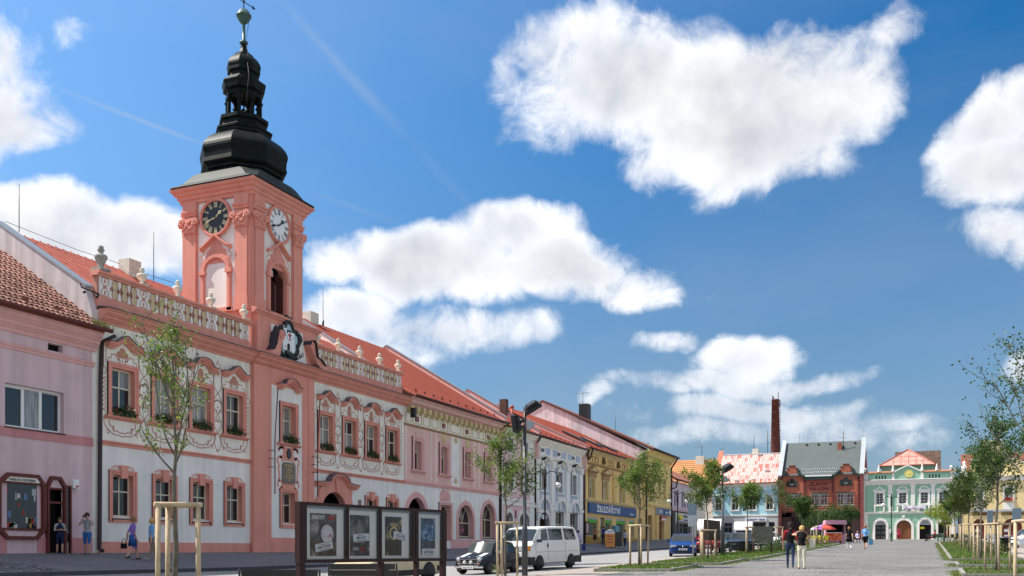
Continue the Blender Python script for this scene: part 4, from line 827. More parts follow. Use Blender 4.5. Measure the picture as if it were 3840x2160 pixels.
fo.box(27.72,28.42,-.08,0,3.95,4.02); fo.box(27.72,28.42,-.05,.05,3.42,3.5); fo.box(28.52,28.78,-.12,-.02,1.3,1.36); fo.box(28.72,28.78,-.12,0,1.3,4.15); fo.box(28.52,28.72,-.12,0,4.08,4.15)
dr = H.add('shop_door', fo, RUST); H.add('door_recess', MB().box(27.6,28.45,.33,.36,1.2,4.2).box(27.6,27.66,.02,.33,1.2,4.2).box(28.4,28.46,.02,.33,1.2,4.2), DARK, dr); H.add('transom_panel', MB().prism([(27.74,4.03),(28.4,4.03),(28.2,4.32),(27.92,4.32)], -.04, -.01), LILAC, dr); H.add('side_pane', MB().box(28.53,28.72,-.06,-.04,1.4,4.08), SHOPGLASS, dr)
H.add('meter_box', MB().box(28.85,29.12,-.14,.0,4.06,4.4).box(28.9,29.07,-.155,-.14,4.24,4.34), WPAINT); H.add('meter_label', MB().box(28.95,29.08,-.156,-.14,4.1,4.17), mat('label_red', (.4,.05,.05), .6, .2, 0, 0, 1, 0))
gutter(H, 16, 30.35, -.62, 10.46, RUST, .09)
# tiles laid one by one: gently curved clay pantiles in courses
rm = MB(); roof_slope(rm, 16, 30.0, -.55, 10.42, 5.5, 14.45, .1); rm.box(16,29.9,.4,5.4,9.8,10.5); H.add('roof_deck', rm, BROWNROOF)
sl = atan2(14.45-10.42, 6.05); tw, tl = .24, .34
prof = [(-.12,.0),(-.085,.012),(-.04,.045),(0,.055),(.04,.045),(.085,.012),(.12,.0)]
tm = MB(); c, s_ = cos(sl), sin(sl)
top = [[(x, c*v-s_*(h+lift), s_*v+c*(h+lift)) for x, h in prof] for v, lift in ((-.02,.065),(.36,.0))]
bot = [[(x, c*v-s_*(h+lift-.05), s_*v+c*(h+lift-.05)) for x, h in prof] for v, lift in ((-.02,.065),)]
vs = top[0]+top[1]+bot[0]; n = 7
tm.add(vs, [(i,i+1,n+i+1,n+i) for i in range(n-1)]+[(2*n+i,2*n+i+1,i+1,i) for i in range(n-1)], 0, False)
TILE = mat('clay_roof_tile', (.27,.135,.105), .85, .2, 0, .2, 2, .12, 30, rand=.3); tme = tm.mesh('roof_tile', TILE)
cnt = 0; rest = MB(); roof = mobj('tile_covering', None, H.root); 
tiles = []
for r_ in range(20):
    for q in range(50):
        x = 29.85-q*tw-.06*(r_%2); y = -.60+r_*tl*c; z = 10.40+.075+r_*tl*s_
        if x < 20: continue
        tiles.append((abs(x-29.8)*.6+r_*.22 if False else (x-25.5 < 0)*10+r_, x, y, z))
tiles.sort()
for k, (_, x, y, z) in enumerate(tiles):
    if k < 300: H.at('roof_tile', tme, x, y, z)
    else:
        rest.add([(vx+x, vy+y, vz+z) for vx, vy, vz in vs], tm.f, 0)
H.add('roof_tile_field', rest, TILE, kind='stuff'); bpy.data.objects.remove(roof)
H.add('vent_tile', MB().box(26.0,26.3,1.6,1.9,12.0,12.15).box(26.5,26.8,-.1,.2,10.85,11.05).box(28.0,28.3,-.1,.15,10.8,10.98).box(28.9,29.15,-.1,.15,10.78,10.95), BROWNROOF)
gm_ = MB(); rnd = random.Random(9)
for k in range(260):
    x = 29.75+rnd.gauss(0,.28); y = -.45+rnd.gauss(0,.16); z = 10.52; h = rnd.uniform(.1,.36); dx, dy = rnd.gauss(0,.1), rnd.gauss(-.06,.08)
    gm_.add([(x-.014,y,z),(x+.014,y,z),(x+dx,y+dy,z+h)], [(0,1,2)], 0)
wg = mobj('roof_grass', gm_.mesh('roof_grass', mat('dry_grass', (.22,.24,.07), .9, .1, 0, .3, 9, 0), (H.x0,0,H.zb)), H.root, kind='stuff')
# ================================================================= rose house (with grey frieze) right of the town hall
A = Bld('rose_house', 'rose and white house with a cream bracketed frieze and arched ground-floor windows', 63.2, 1.7)
PALER = plaster('pale_rose_plaster', (.74,.47,.42)); xl, xr = 55.57, 70.78
wc = [57.36, 61.2, 65.0, 68.7]
h1 = [(c-.48, c+.48, 6.95, 8.82) for c in wc]
h2 = [(55.95,58.55,1.2,5.1,'a'),(60.6,62.2,2.3,4.78),(63.45,65.95,2.55,4.92,'a',1.2),(67.55,69.9,2.55,5.2,'a',1.15)]
vents = [(c-.3, c+.3, 10.1, 10.46) for c in (57.32, 61.2, 64.95, 68.75)]
mb = MB(); wall(mb, xl, xr, 1.3, 11.0, h1+h2+vents, 0, .34, 0, 3, regions=[(xl,xr,5.95,9.75,1),(xl,xr,9.75,11.0,2),(62.35,63.9,6.2,9.75,0)])
A.add('back_wall', MB().box(xl,xr,8,8.2,1.3,11), GREY); A.add('wall', mb, [WHITE, PALER, CREAM, ROSE])
[A.add('plinth', MB().box(*b_), ROSE) for b_ in ((xl,55.9,-.05,.01,1.3,2.42),(58.6,60.5,-.05,.01,1.3,2.42),(62.3,xr,-.05,.01,1.3,2.42),)]
A.add('string_course', MB().mould([(.01,5.92),(-.06,5.94),(-.06,6.05),(-.11,6.08),(-.11,6.14),(.01,6.2)], xl, xr), ROSE)
A.add('frieze_band', MB().mould([(.01,9.70),(-.08,9.74),(-.1,9.82),(.01,9.88)], xl, xr), BROWNST)
cornice(A, xl, xr+.3, 11.0, 11.5, .62, PALER, 0, 2)
br = MB().prism([(-.14,0),(.14,0),(.17,.36),(-.17,.36)], -.4, 0).prism([(-.09,-.1),(.09,-.1),(.12,.02),(-.12,.02)], -.2, 0).mesh('bracket', OCHRE)
for i in range(19): A.at('bracket', br, xl+.5+i*(xr-xl-.7)/18, 0, 10.66)
fr = MB()
for c in (57.32, 61.2, 64.95, 68.75):
    for a, b, c_, d in ((c-.62,c+.62,10.56,10.6),(c-.62,c+.62,9.96,10.0),(c-.62,c-.58,10.0,10.56),(c+.58,c+.62,10.0,10.56)): fr.box(a,b,-.05,.01,c_,d)
for a, b in ((55.75,56.5),(58.2,59.1),(59.4,60.3),(62.15,63.95),(65.9,66.8),(67.0,67.8),(69.7,70.5)):
    for p, q, r_, s_ in ((a,b,10.52,10.56),(a,b,9.98,10.02),(a,a+.04,10.02,10.52),(b-.04,b,10.02,10.52)): fr.box(p,q,-.04,.01,r_,s_)
A.add('frieze_panels', fr, OCHRE)
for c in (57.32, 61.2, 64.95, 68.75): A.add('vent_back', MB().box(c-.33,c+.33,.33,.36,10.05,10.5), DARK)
for x in (55.75, 59.2, 60.0, 62.3, 63.9, 66.1, 67.0, 70.3): A.add('pilaster_strip', MB().box(x-.13,x+.13,-.03,.01,6.25,9.68), plaster('blush_plaster', (.80,.60,.53)))
st = MB(); rnd = random.Random(4)
for c in wc:
    for s_ in (-1, 1):
        for k in range(5): st.ribbon([(c+s_*x, z) for x, z in arc(rnd.uniform(.1,.7), rnd.uniform(9.25,9.55), rnd.uniform(.06,.14), 0, 280, 7)], .03, -.012)
        st.ribbon([(c+s_*x, z) for x, z in [(.95,6.8),(.9,6.45),(.6,6.4),(.45,6.3),(0,6.36)]], .03, -.012)
for x in (56.0, 59.6, 62.6, 66.5, 70.0):
    for k in range(4): st.ribbon(arc(x+rnd.uniform(-.2,.2), 8.6+k*.25, .09, 0, 300, 7), .03, -.012)
st.ribbon([(61.6+.74*cos(a)*1.0, 5.62+.34*sin(a)) for a in [pi*i/10 for i in range(11)]], .04, -.03); st.ribbon(arc(61.4, 5.25, .16, 0, 360, 10), .03, -.03); st.ribbon([(60.75,5.1),(61.0,5.2),(61.2,5.15)], .03, -.03)
A.add('stucco_scrolls', st, plaster('pale_stucco', (.80,.68,.52)), kind='stuff')
A.add('stucco_medallions', MB().ball((61.2,0,9.42),.36,10,0,1,.25).ball((65.0,0,9.42),.34,10,0,1,.25).ball((63.1,0,9.5),.28,9,0,1,.3).ball((63.1,0,6.6),.2,9,0,1.6,.3), OCHRE)
A.add('door_head_panel', MB().prism([(60.62,5.08),(62.18,5.08),(62.2,5.5),(61.95,5.8),(61.4,5.88),(60.85,5.8),(60.6,5.5)], -.03, .01), ROSE)
for c in wc:
    surround(A, c, 6.85, 8.82, .96, .28, ROSE); window(A, c, 6.95, .96, 1.87, .24, (.64,.36), 2); A.add('sill', MB().mould([(.01,6.72),(-.08,6.73),(-.2,6.84),(-.2,6.90),(.01,6.94)], c-.95, c+.95), ROSE)
A.add('arch_surround', MB().ring(57.25,3.8,1.3,1.68,-.05,.01,0,pi,16).box(55.57,55.95,-.05,.01,2.42,3.8).box(58.55,58.93,-.05,.01,2.42,3.8), ROSE)
A.add('gate_recess', MB().box(55.9,58.6,.9,.95,1.3,5.2).box(55.9,55.95,.3,.9,1.3,5.2).box(58.56,58.6,.3,.9,1.3,5.2), BLACKP)
for (a, b, zt, rise) in ((63.45,65.95,4.92,1.2),(67.55,69.9,5.2,1.15)):
    c = (a+b)/2; zs = zt-rise
    mb = MB(); r0 = (b-a)/2; P = [(c+(r0)*cos(pi*i/16), zs+rise*sin(pi*i/16)) for i in range(17)]; Q = [(c+(r0+.3)*cos(pi*i/16), zs+(rise+.3)*sin(pi*i/16)) for i in range(17)]
    mb.prism(P+Q[::-1], -.06, .01); mb.box(a-.3,a,-.06,.01,2.45,zs); mb.box(b,b+.3,-.06,.01,2.45,zs); mb.box(c-.08,c+.08,-.09,.01,zt,zt+.36); A.add('arch_surround', mb, ROSE)
    window(A, c, 2.6, (b-a)-.02, zt-2.62, .30, arch=True, cols=2 if a > 66 else 1, glass=GLASSD); A.add('sill_slab', MB().box(a,b,-.06,.3,2.52,2.58), DARKWOOD)
window(A, 61.4, 2.3, 1.55, 2.46, .30, (.72,.28), 2, glass=GLASSD); surround(A, 61.4, 2.3, 4.78, 1.6, .2, ROSE)
gable_roof(A, xl+.1, xr, -.7, 11.62, 10.1, 18.2, 20, REDROOF, .38)
firewall(A, xr-.02, xr+.36, -.5, 11.75, 10.1, 18.2, 20, PALER, .30, GALV); firewall(A, 55.45, 55.75, .6, 12.3, 10.1, 18.2, 20, WHITE, .30, GALV)
A.add('end_wall', MB().mould([(.4,11),(10.1,18.0),(19.5,11.2),(19.5,1.3),(.4,1.3)], 55.75, 55.8), WHITE)
snow_guards(A, 56.6, 70.6, 11, -.7, 11.62, .609, RUST, .75); gutter(A, xl+.3, xr+.2, -.78, 11.6)
block(A, 'chimney', 59.2, 60.2, 9.6, 10.3, 17.7, 18.75, STONE); A.add('lightning_rod', MB().tube([(61.5,10.1,18.1),(61.5,10.1,21)], .02, 4).tube([(61.5,10.1,18.2),(61.5,10.1,18.6)], .08, 6), IRON)
downpipe(A, [(70.75,-.8,11.55),(70.85,-.12,11.1),(70.85,-.12,1.8)], .085)
# ================================================================= narrow pink and white house
Bq = Bld('narrow_pink_house', 'narrow pink and white three-storey house behind the floodlight mast', 74.5, 2.0)
xl, xr = 70.95, 78.25; PK = plaster('candy_pink_plaster', (.74,.50,.50))
hs = [(c-.55,c+.55,z0,z1) for c in (73.0,76.2) for z0, z1 in ((6.5,8.2),(9.5,10.65))]+[(72.15,73.5,2.0,4.7,'a',.5),(74.9,77.1,2.0,4.75,'a',.6)]
mb = MB(); wall(mb, xl, xr, 1.4, 11.0, hs, 0, .34, 0, 2, regions=[(71.5,77.6,5.85,10.85,1),(71.5,77.5,3.9,5.3,1)]); Bq.add('back_wall', MB().box(xl,xr,8,8.2,1.4,11), GREY); Bq.add('wall', mb, [WHITE, PK, GREY])
for c in (73.0, 76.2):
    for z0, z1 in ((6.5,8.2),(9.5,10.65)):
        surround(Bq, c, z0, z1, 1.1, .24, WHITE); window(Bq, c, z0, 1.1, z1-z0, .26, (.6,.4) if z0 < 9 else (1,), 2); Bq.add('sill', MB().box(c-.8,c+.8,-.14,.0,z0-.12,z0), WHITE)
    hood(Bq, c, 8.62, 1.7, 'bow', CREAM, 0, .24)
Bq.add('string_course', MB().mould([(.01,5.28),(-.08,5.3),(-.08,5.6),(-.14,5.64),(-.14,5.7),(.01,5.74)], xl, xr), WHITE)
cornice(Bq, xl, xr+.1, 10.85, 11.35, .5, CREAM)
[Bq.add('corner_strip', MB().box(*b_), WHITE) for b_ in ((77.2,78.2,-.04,.01,2,10.8),(71.0,71.5,-.04,.01,2,10.8),)]
for a, b, z1 in ((72.15,73.5,4.7),(74.9,77.1,4.75)): window(Bq, (a+b)/2, 2.2, b-a-.02, z1-2.35, .28, (.65,.35), 2, glass=GLASSD)
for a, b, z1, rs in ((72.15,73.5,4.7,.5),(74.9,77.1,4.75,.6)):
    c = (a+b)/2; r0 = (b-a)/2; P = [(c+r0*cos(pi*i/12), z1-rs+rs*sin(pi*i/12)) for i in range(13)]; Q = [(c+(r0+.25)*cos(pi*i/12), z1-rs+(rs+.3)*sin(pi*i/12)) for i in range(13)]
    Bq.add('arch_surround', MB().prism(P+Q[::-1], -.05, .01).box(a-.25,a,-.05,.01,2,z1-rs).box(b,b+.25,-.05,.01,2,z1-rs), WHITE)
Bq.add('number_plate', MB().box(74.0,74.25,-.04,0,4.3,4.9), RUST)
gable_roof(Bq, xl+.4, xr, -.6, 11.45, 6.2, 15.4, 13, REDROOF, .5); firewall(Bq, xr-.05, xr+.28, -.4, 11.5, 6.2, 15.4, 13, PALER, .35, GALV)
block(Bq, 'chimney', 77.95, 78.5, 2.5, 3.1, 13.3, 14.7, mat('sooty_brick', (.11,.065,.055), .9, .1, 0, .2, 4, .15)); snow_guards(Bq, 71.6, 78.0, 6, -.6, 11.45, .58, RUST); gutter(Bq, xl+.1, xr, -.66, 11.42)
downpipe(Bq, [(78.2,-.7,11.4),(78.3,-.1,10.6),(78.3,-.1,2.2)], .09, BLACKP)
# ================================================================= pale blue house
D_ = Bld('pale_blue_house', 'white and pale blue baroque house with three window bays and peaked black hoods', 84.6, 2.1)
xl, xr = 78.4, 90.95; cs = [80.45, 84.62, 88.5]
hs = [(c-.62,c+.62,6.92,8.78) for c in cs]+[(c-.4,c+.4,10.25,10.55) for c in (80.3,84.4,88.3)]+[(79.55,82.0,1.6,5.0,'a',1.0),(83.35,85.75,2.6,5.2),(87.28,89.6,2.6,5.25)]
mb = MB(); wall(mb, xl, xr, 1.5, 11.2, hs, 0, .34, 0, 2, regions=[(79.2,82.1,5.6,9.4,1),(83.2,86.1,5.6,9.4,1),(87.2,89.9,5.6,9.4,1)]); D_.add('back_wall', MB().box(xl,xr,8,8.2,1.5,11.2), GREY); D_.add('wall', mb, [WHITE, BLUEW, GREY])
cornice(D_, xl, xr+.1, 10.75, 11.3, .55, CREAM); D_.add('string_course', MB().mould([(.01,9.7),(-.1,9.74),(-.16,9.88),(.01,9.94)], xl, xr), CREAM)
bp = MB()
for a in (78.65, 81.0, 82.8, 85.1, 86.8, 89.1): bp.box(a,a+1.1,-.03,.01,10.1,10.66)
D_.add('blue_panels', bp, BLUEW)
for x in (82.65, 86.63, 90.4, 78.75):
    D_.add('pilaster', MB().box(x-.45,x+.45,-.12,.01,5.6,9.0), WHITE)
    cp = MB().prism([(x-.42,9.0),(x+.42,9.0),(x+.55,9.55),(x-.55,9.55)], -.24, .01); rnd = random.Random(1)
    for k in range(12): cp.ball((x+rnd.uniform(-.4,.4), -.22, 9.05+rnd.uniform(0,.45)), .08, 5)
    D_.add('capital', cp, WHITE); [D_.add('pier', MB().box(*b_), WHITE) for b_ in ((x-.52,x+.52,-.1,.01,1.5,5.3),(x-.6,x+.6,-.18,.01,5.3,5.55),)]
for i, c in enumerate(cs):
    surround(D_, c, 6.92, 8.78, 1.24, .22, WHITE); window(D_, c, 6.92, 1.24, 1.86, .27, (.62,.38), 2); D_.add('sill', MB().box(c-.9,c+.9,-.16,.0,6.78,6.9), WHITE)
    hood(D_, c, 9.2, 1.9, 'peak', WHITE, 0, .34, cap=BLACKP); D_.add('head_relief', MB().ball((c,-.02,9.05),.3,9,0,1.4,.3), CREAM); D_.add('apron', MB().box(c-.6,c+.6,-.03,.01,6.0,6.6), BLUEW)
    P = [(c+1.25*cos(pi*k/14), 5.15+1.0*sin(pi*k/14)) for k in range(15)]; Q = [(c+1.62,5.15),(c+1.55,5.6),(c+1.0,6.0),(c+.85,6.15),(c+.85,6.5),(c-.85,6.5),(c-.85,6.15),(c-1.0,6.0),(c-1.55,5.6),(c-1.62,5.15)]
    D_.add('arch_moulding', MB().prism(P+Q[::-1], -.22, .01), WHITE); D_.add('keystone', MB().prism([(c-.1,5.2),(c+.1,5.2),(c+.2,6.2),(c-.2,6.2)], -.12, .01), WHITE)
    D_.add('lunette', MB().prism([(c+1.25*cos(pi*k/14), 5.22+.94*sin(pi*k/14)) for k in range(15)], -.02, .012), BLUEW)
for c, w in ((84.55,2.38),(88.44,2.3)): window(D_, c, 2.6, w, 2.6, .26, (.55,.45), 3, glass=GLASSD)
D_.add('door_recess', MB().box(79.5,82.05,.8,.85,1.5,5.0).box(79.5,79.56,.3,.8,1.5,5).box(81.99,82.05,.3,.8,1.5,5), mat('brown_door', (.09,.05,.025), .6, .3, 0, .2, 4, 0))
gable_roof(D_, xl+.3, xr, -.6, 11.45, 5.7, 14.3, 12, REDROOF, .5); firewall(D_, xr-.05, xr+.25, -.4, 11.5, 5.7, 14.3, 12, PALER, .3, GALV); snow_guards(D_, 79.5, 90.5, 9, -.6, 11.45, .45, RUST); gutter(D_, xl+.2, xr, -.66, 11.42)
downpipe(D_, [(91.0,-.7,11.4),(91.05,-.1,10.3),(91.05,-.1,2.3)], .1)
sg = Bld('cafe_sign', 'white oval café sign on a bracket beside the black downpipe', 79.5, 4.5, cat='sign')
sg.add('bracket', MB().box(78.62,78.72,-.12,-.04,4.2,5.0).tube([(78.66,-.1,4.85),(78.66,-1.0,4.85)], .02, 5), IRON)
o = sg.add('board', MB().prism([(.45*cos(2*pi*k/20)+78.66, 4.5+.2*sin(2*pi*k/20)) for k in range(20)], -.03, .03), WPAINT); o.location = (78.66-79.5+.03, -.75, 0); 
o.data.transform(Matrix.Translation((79.5-78.66,0,0))); o.rotation_euler = (0,0,0); o.data.transform(Matrix.Rotation(-pi/2,4,'Z'))
o.data.transform(Matrix.Rotation(pi/2-.15,4,'Z')); text(None, 'Ferrari', 0, -.037, -.06, .2, mat('sign_teal', (.02,.12,.2), .5, .3, 0, 0, 1, 0), o, shear=.3, rotz=-.15)
# ================================================================= ironmonger's yellow house
E_ = Bld('yellow_ironmonger_house', 'yellow house with brown gabled window heads above a long blue ironmonger signboard', 102.7, 2.3)
xl, xr = 91.15, 114.2; cs = [93.85, 98.3, 104.6, 110.3]
hs = [(c-.72,c+.72,6.88,8.8) for c in cs]+[(92.45,95.85,3.1,5.0),(96.7,98.2,1.8,5.05),(98.3,100.65,3.1,5.05),(102.3,105.9,3.1,5.1),(107.2,109.4,3.1,5.1),(110.9,112.6,1.8,5.4)]
mb = MB(); wall(mb, xl, xr, 1.6, 11.6, hs, 0, .36, 0, 0); E_.add('back_wall', MB().box(xl,xr,8,8.2,1.6,11.6), GREY); E_.add('wall', mb, YELLOW)
[E_.add('plinth', MB().box(*b_), mat('ochre_plinth', (.45,.27,.08), .9, .1, 0, .15, 3, .1)) for b_ in ((xl,96.65,-.05,.01,1.6,3.05),(98.25,110.8,-.05,.01,1.6,3.05),(112.7,xr,-.05,.01,1.6,3.05),)]
E_.add('string_course', MB().mould([(.01,6.52),(-.12,6.56),(-.2,6.72),(.01,6.8)], xl, xr), OCHRE); E_.add('upper_course', MB().mould([(.01,10.2),(-.12,10.24),(-.2,10.38),(.01,10.44)], xl, xr), BROWNST)
cornice(E_, xl, xr+.2, 11.25, 11.65, .5, OCHRE)
for i, c in enumerate(cs):
    surround(E_, c, 6.88, 8.8, 1.44, .28, OCHRE); window(E_, c, 6.88, 1.44, 1.92, .26, (.62,.38), 2, wood=WHITEWOOD)
    E_.add('pediment', MB().prism([(c-1.45,9.5),(c+1.45,9.5),(c+1.5,9.62),(c,10.12),(c-1.5,9.62)], -.34, .01).box(c-1.15,c+1.15,-.16,.01,8.95,9.5).box(c-1.3,c+1.3,-.22,.01,9.42,9.5), BROWNST)
    E_.add('pediment_field', MB().prism([(c-.9,9.62),(c+.9,9.62),(c,9.96)], -.345, -.34), OCHRE)
for x in (91.45, 101.2, 113.4): E_.add('pilaster', MB().box(x-.35,x+.35,-.1,.01,6.8,10.2), plaster('amber_plaster', (.62,.40,.15)))
bu = MB()
for k in range(9):
    x = 92.4+k*2.6
    if k%2: 
        for a, b, c_, d in ((x-1.0,x+1.0,11.06,11.12),(x-1.0,x+1.0,10.56,10.62),(x-1.0,x-.94,10.62,11.06),(x+.94,x+1.0,10.62,11.06)): bu.box(a,b,-.06,.01,c_,d)
        bu.prism([(x-.22,11.0),(x+.22,11.0),(x,10.66)], -.08, .01)
E_.add('frieze_panels', bu, BROWNST)
bustm = MB().ball((0,-.12,.3),.38,9,0,1.3,.5,.62).prism([(-.25,.5),(.25,.5),(.12,.78),(-.12,.78)], -.2, 0).mesh('relief_mask', mat('dark_relief', (.17,.12,.05), .9, .1, 0, .2, 6, 0))
for k in range(0, 9, 2): E_.at('relief_mask', bustm, 92.4+k*2.6, 0, 10.45)
gable_roof(E_, xl+.2, xr, -.65, 11.72, 9.2, 16.5, 19, REDROOF, .5); gutter(E_, xl+.1, xr+1, -.7, 11.7); snow_guards(E_, 92.5, 113, 12, -.65, 11.72, .485, RUST, .5)
for x in (95.0, 100.6, 106.0):
    sk = E_.add('skylight', MB().add([(x-1.0,1.25,12.72),(x+1.0,1.25,12.72),(x+1.0,3.2,13.66),(x-1.0,3.2,13.66),(x-1.0,1.25,12.9),(x+1.0,1.25,12.9),(x+1.0,3.2,13.84),(x-1.0,3.2,13.84)], [(4,5,6,7),(0,1,5,4),(1,2,6,5),(2,3,7,6),(3,0,4,7)]), IRON)
    E_.add('pane', MB().add([(x-.86,1.4,12.99),(x+.86,1.4,12.99),(x+.86,3.05,13.785),(x-.86,3.05,13.785)], [(0,1,2,3)]), GLASS, sk)
E_.add('flue', MB().tube([(84.3,4.6,13.4),(84.3,4.6,14.9)], .14, 8).tube([(84.3,4.6,14.9),(84.3,4.6,15.1)], .2, 8), REDROOF)
downpipe(E_, [(92.0,-.75,11.65),(92.0,-.5,10.75),(91.3,-.12,10.4),(91.3,-.12,2.3)], .09); downpipe(E_, [(115.2,-.75,11.7),(115.2,-.6,10.6),(114.3,-.12,10.3),(114.3,-.12,2.7)], .09)
SHOPB = mat('signboard_blue', (.012,.075,.22), .5, .4, 0, .15, 2, .05); LIME = mat('lime_blind', (.10,.42,.05), .6, .2, 0, .1, 3, 0)
sb = E_.add('signboard', MB().box(92.5,109.45,-.22,-.02,5.38,6.42), SHOPB)
text(E_, 'ŽELEZÁŘSTVÍ', 98.9, -.23, 5.58, .84, INKW, sb, sx=1.62, bold=.014); text(E_, 'Rakovník', 107.6, -.23, 5.6, .36, INKW, sb, shear=.3, sx=1.2)
for a, b in ((92.45,95.85),(98.3,100.65),(102.3,105.9),(107.2,109.4)):
    zt = 5.0 if a < 96 else 5.05 if a < 100 else 5.1
    wn = E_.add('shop_window', MB().box(a,a+.1,.2,.28,3.1,zt).box(b-.1,b,.2,.28,3.1,zt).box(a+.1,b-.1,.2,.28,3.1,3.2), GALV); E_.add('pane', MB().box(a+.1,b-.1,.24,.25,3.2,zt), mat('greenish_glass', (.05,.10,.07), .25, .6, 0, .6, 1.2, 0, coat=1), wn); E_.add('blind', MB().box(a+.05,b-.05,.1,.18,zt-.55,zt-.22), LIME, wn); E_.add('shutter_box', MB().box(a,b,.05,.18,zt-.22,zt), GREY, wn)
dd = E_.add('shop_door', MB().box(96.7,98.2,.3,.36,1.8,5.05).box(96.8,98.1,.26,.3,4.1,4.95), GREENP); E_.add('door_pane', MB().box(96.95,97.95,.27,.29,2.6,3.9), GLASS, dd); E_.add('key_emblem', MB().ring(97.45,4.72,.12,.2,.2,.26,0,2*pi,12).box(97.41,97.49,.2,.26,4.2,4.55), WPAINT, dd)
E_.add('side_door', MB().box(110.9,112.6,.3,.36,1.8,5.4), DARKWOOD); E_.add('showcase', MB().box(91.35,92.3,-.22,-.02,3.2,4.5), RUST); E_.add('showcase_sheet', MB().box(91.5,92.15,-.235,-.22,3.35,4.3), mat('faded_paper', (.5,.42,.44), .7, .2, 0, .2, 6, 0)); E_.add('payphone', MB().box(100.75,102.2,-.4,-.02,3.4,4.3), mat('payphone_blue', (.12,.3,.38), .5, .4, 0, .1, 3, 0))
# ================================================================= tall lemon house
F_ = Bld('lemon_house', 'taller lemon yellow house with a brown tiled roof and small blue shop sign', 120.5, 2.8)
xl, xr = 114.35, 126.45; cs = [115.4, 118.0, 121.0, 123.45]
hs = [(c-.62,c+.62,8.5,10.58) for c in cs]+[(115.5,117.4,2.2,5.9),(120.7,123.1,2.8,5.3)]+[(x-.17,x+.17,12.05,12.5) for c in cs for x in (c-.3,c+.45)]
mb = MB(); wall(mb, xl, xr, 2.0, 13.4, hs, 0, .36, 0, 0, regions=[(xl,xr,7.2,13.4,1)]); F_.add('back_wall', MB().box(xl,xr,14,14.2,2.0,13.4), GREY); F_.add('wall', mb, [YELLOW, YELLOW2])
cornice(F_, xl, xr+.3, 12.75, 13.7, .75, YELLOW2, 0, 3); dn = MB().box(-.1,.1,-.34,0,0,.22).mesh('dentil', OCHRE)
for k in range(30): F_.at('dentil', dn, xl+.3+k*.4, 0, 12.85)
for z0, z1 in ((8.2,8.42),(7.05,7.35)): F_.add('string_course', MB().mould([(.01,z0),(-.14,z0+.03),(-.2,z1-.06),(.01,z1)], xl, xr), YELLOW2)
for c in cs:
    window(F_, c, 8.5, 1.24, 2.08, .24, (.66,.34), 2, wood=WHITEWOOD); F_.add('round_head', MB().ring(c,11.2,.62,.86,-.14,.01,0,pi,12).box(c-.9,c+.9,-.1,.01,11.05,11.2), YELLOW2); F_.add('apron_panel', MB().box(c-.7,c+.7,-.05,.01,7.5,8.05), OCHRE)
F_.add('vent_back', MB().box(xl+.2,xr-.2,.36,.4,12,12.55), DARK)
F_.add('gate', MB().box(115.5,117.4,.5,.56,2.2,5.9), DARKWOOD); F_.add('shop_door', MB().box(120.7,123.1,.4,.46,2.6,5.3), mat('chestnut_door', (.2,.08,.03), .5, .3, 0, .25, 4, 0)); F_.add('step', MB().box(119.8,124.5,-.8,.0,2.4,3.0), GREY); F_.add('pier', MB().box(118.6,119.6,-.25,.01,2.4,6.0), YELLOW)
sb = F_.add('signboard', MB().box(118.7,125.9,-.25,-.03,6.1,6.98), GREY); F_.add('sign_face', MB().box(118.85,125.75,-.27,-.25,6.17,6.9), SHOPB, sb); text(F_, 'ELEKTRO', 120.35, -.28, 6.3, .62, INKW, sb, sx=.85, bold=.015); text(F_, 'expert', 123.5, -.28, 6.36, .48, INKW, sb, sx=1.1, bold=.012)
F_.add('sign_disc', MB().prism([(125.2+.4*cos(2*pi*k/16), 6.53+.33*sin(2*pi*k/16)) for k in range(16)], -.285, -.27), WPAINT, sb)
rs = F_.add('red_sign', MB().box(120.65,123.3,-.32,-.24,5.42,6.02), mat('sign_red', (.40,.03,.05), .5, .3, 0, 0, 1, 0)); F_.add('sign_strip', MB().box(120.75,123.2,-.33,-.32,5.45,5.68).box(120.85,123.1,-.33,-.32,5.83,5.87), WPAINT, rs)
gable_roof(F_, xl-.25, xr+.3, -1.0, 13.75, 13.1, 20.35, 27, BROWNROOF, .5, .2, seams=False)
F_.add('gable_wall', MB().mould([(0,13.55),(13.1,20.2),(26,13.6),(26,2),(0,2)], xl-.06, xl), plaster('stained_pink_plaster', (.60,.53,.54), .35)); F_.add('end_wall', MB().mould([(0,13.5),(13.1,20.2),(26,13.6),(26,2),(0,2)], xr-.05, xr), YELLOW)
F_.add('verge', MB().add([(xl-.3,-1.05,13.7),(xl-.3,13.1,20.33),(xl-.3,13.1,20.1),(xl-.3,-1.05,13.45),(xl-.2,-1.05,13.7),(xl-.2,13.1,20.33),(xl-.2,13.1,20.1),(xl-.2,-1.05,13.45)], [(0,1,2,3),(7,6,5,4),(0,4,5,1),(3,2,6,7)]), DARKWOOD)
block(F_, 'chimney', 117.5, 118.7, 8.3, 9.5, 17.5, 20.1, BLACKP); gutter(F_, xl-.2, xr+.5, -1.1, 13.72, BLACKP, .12); downpipe(F_, [(126.4,-1.0,13.6),(126.5,-.15,12.4),(126.5,-.15,3)], .12)
F_.add('aerial', MB().tube([(122.0,10.5,18.9),(122.0,10.5,22.3)], .035, 5).tube([(122.0,9.6,22.2),(122.0,11.4,22.2)], .025, 4).tube([(125.0,7,17),(125.0,7,19.6)], .03, 4), IRON)
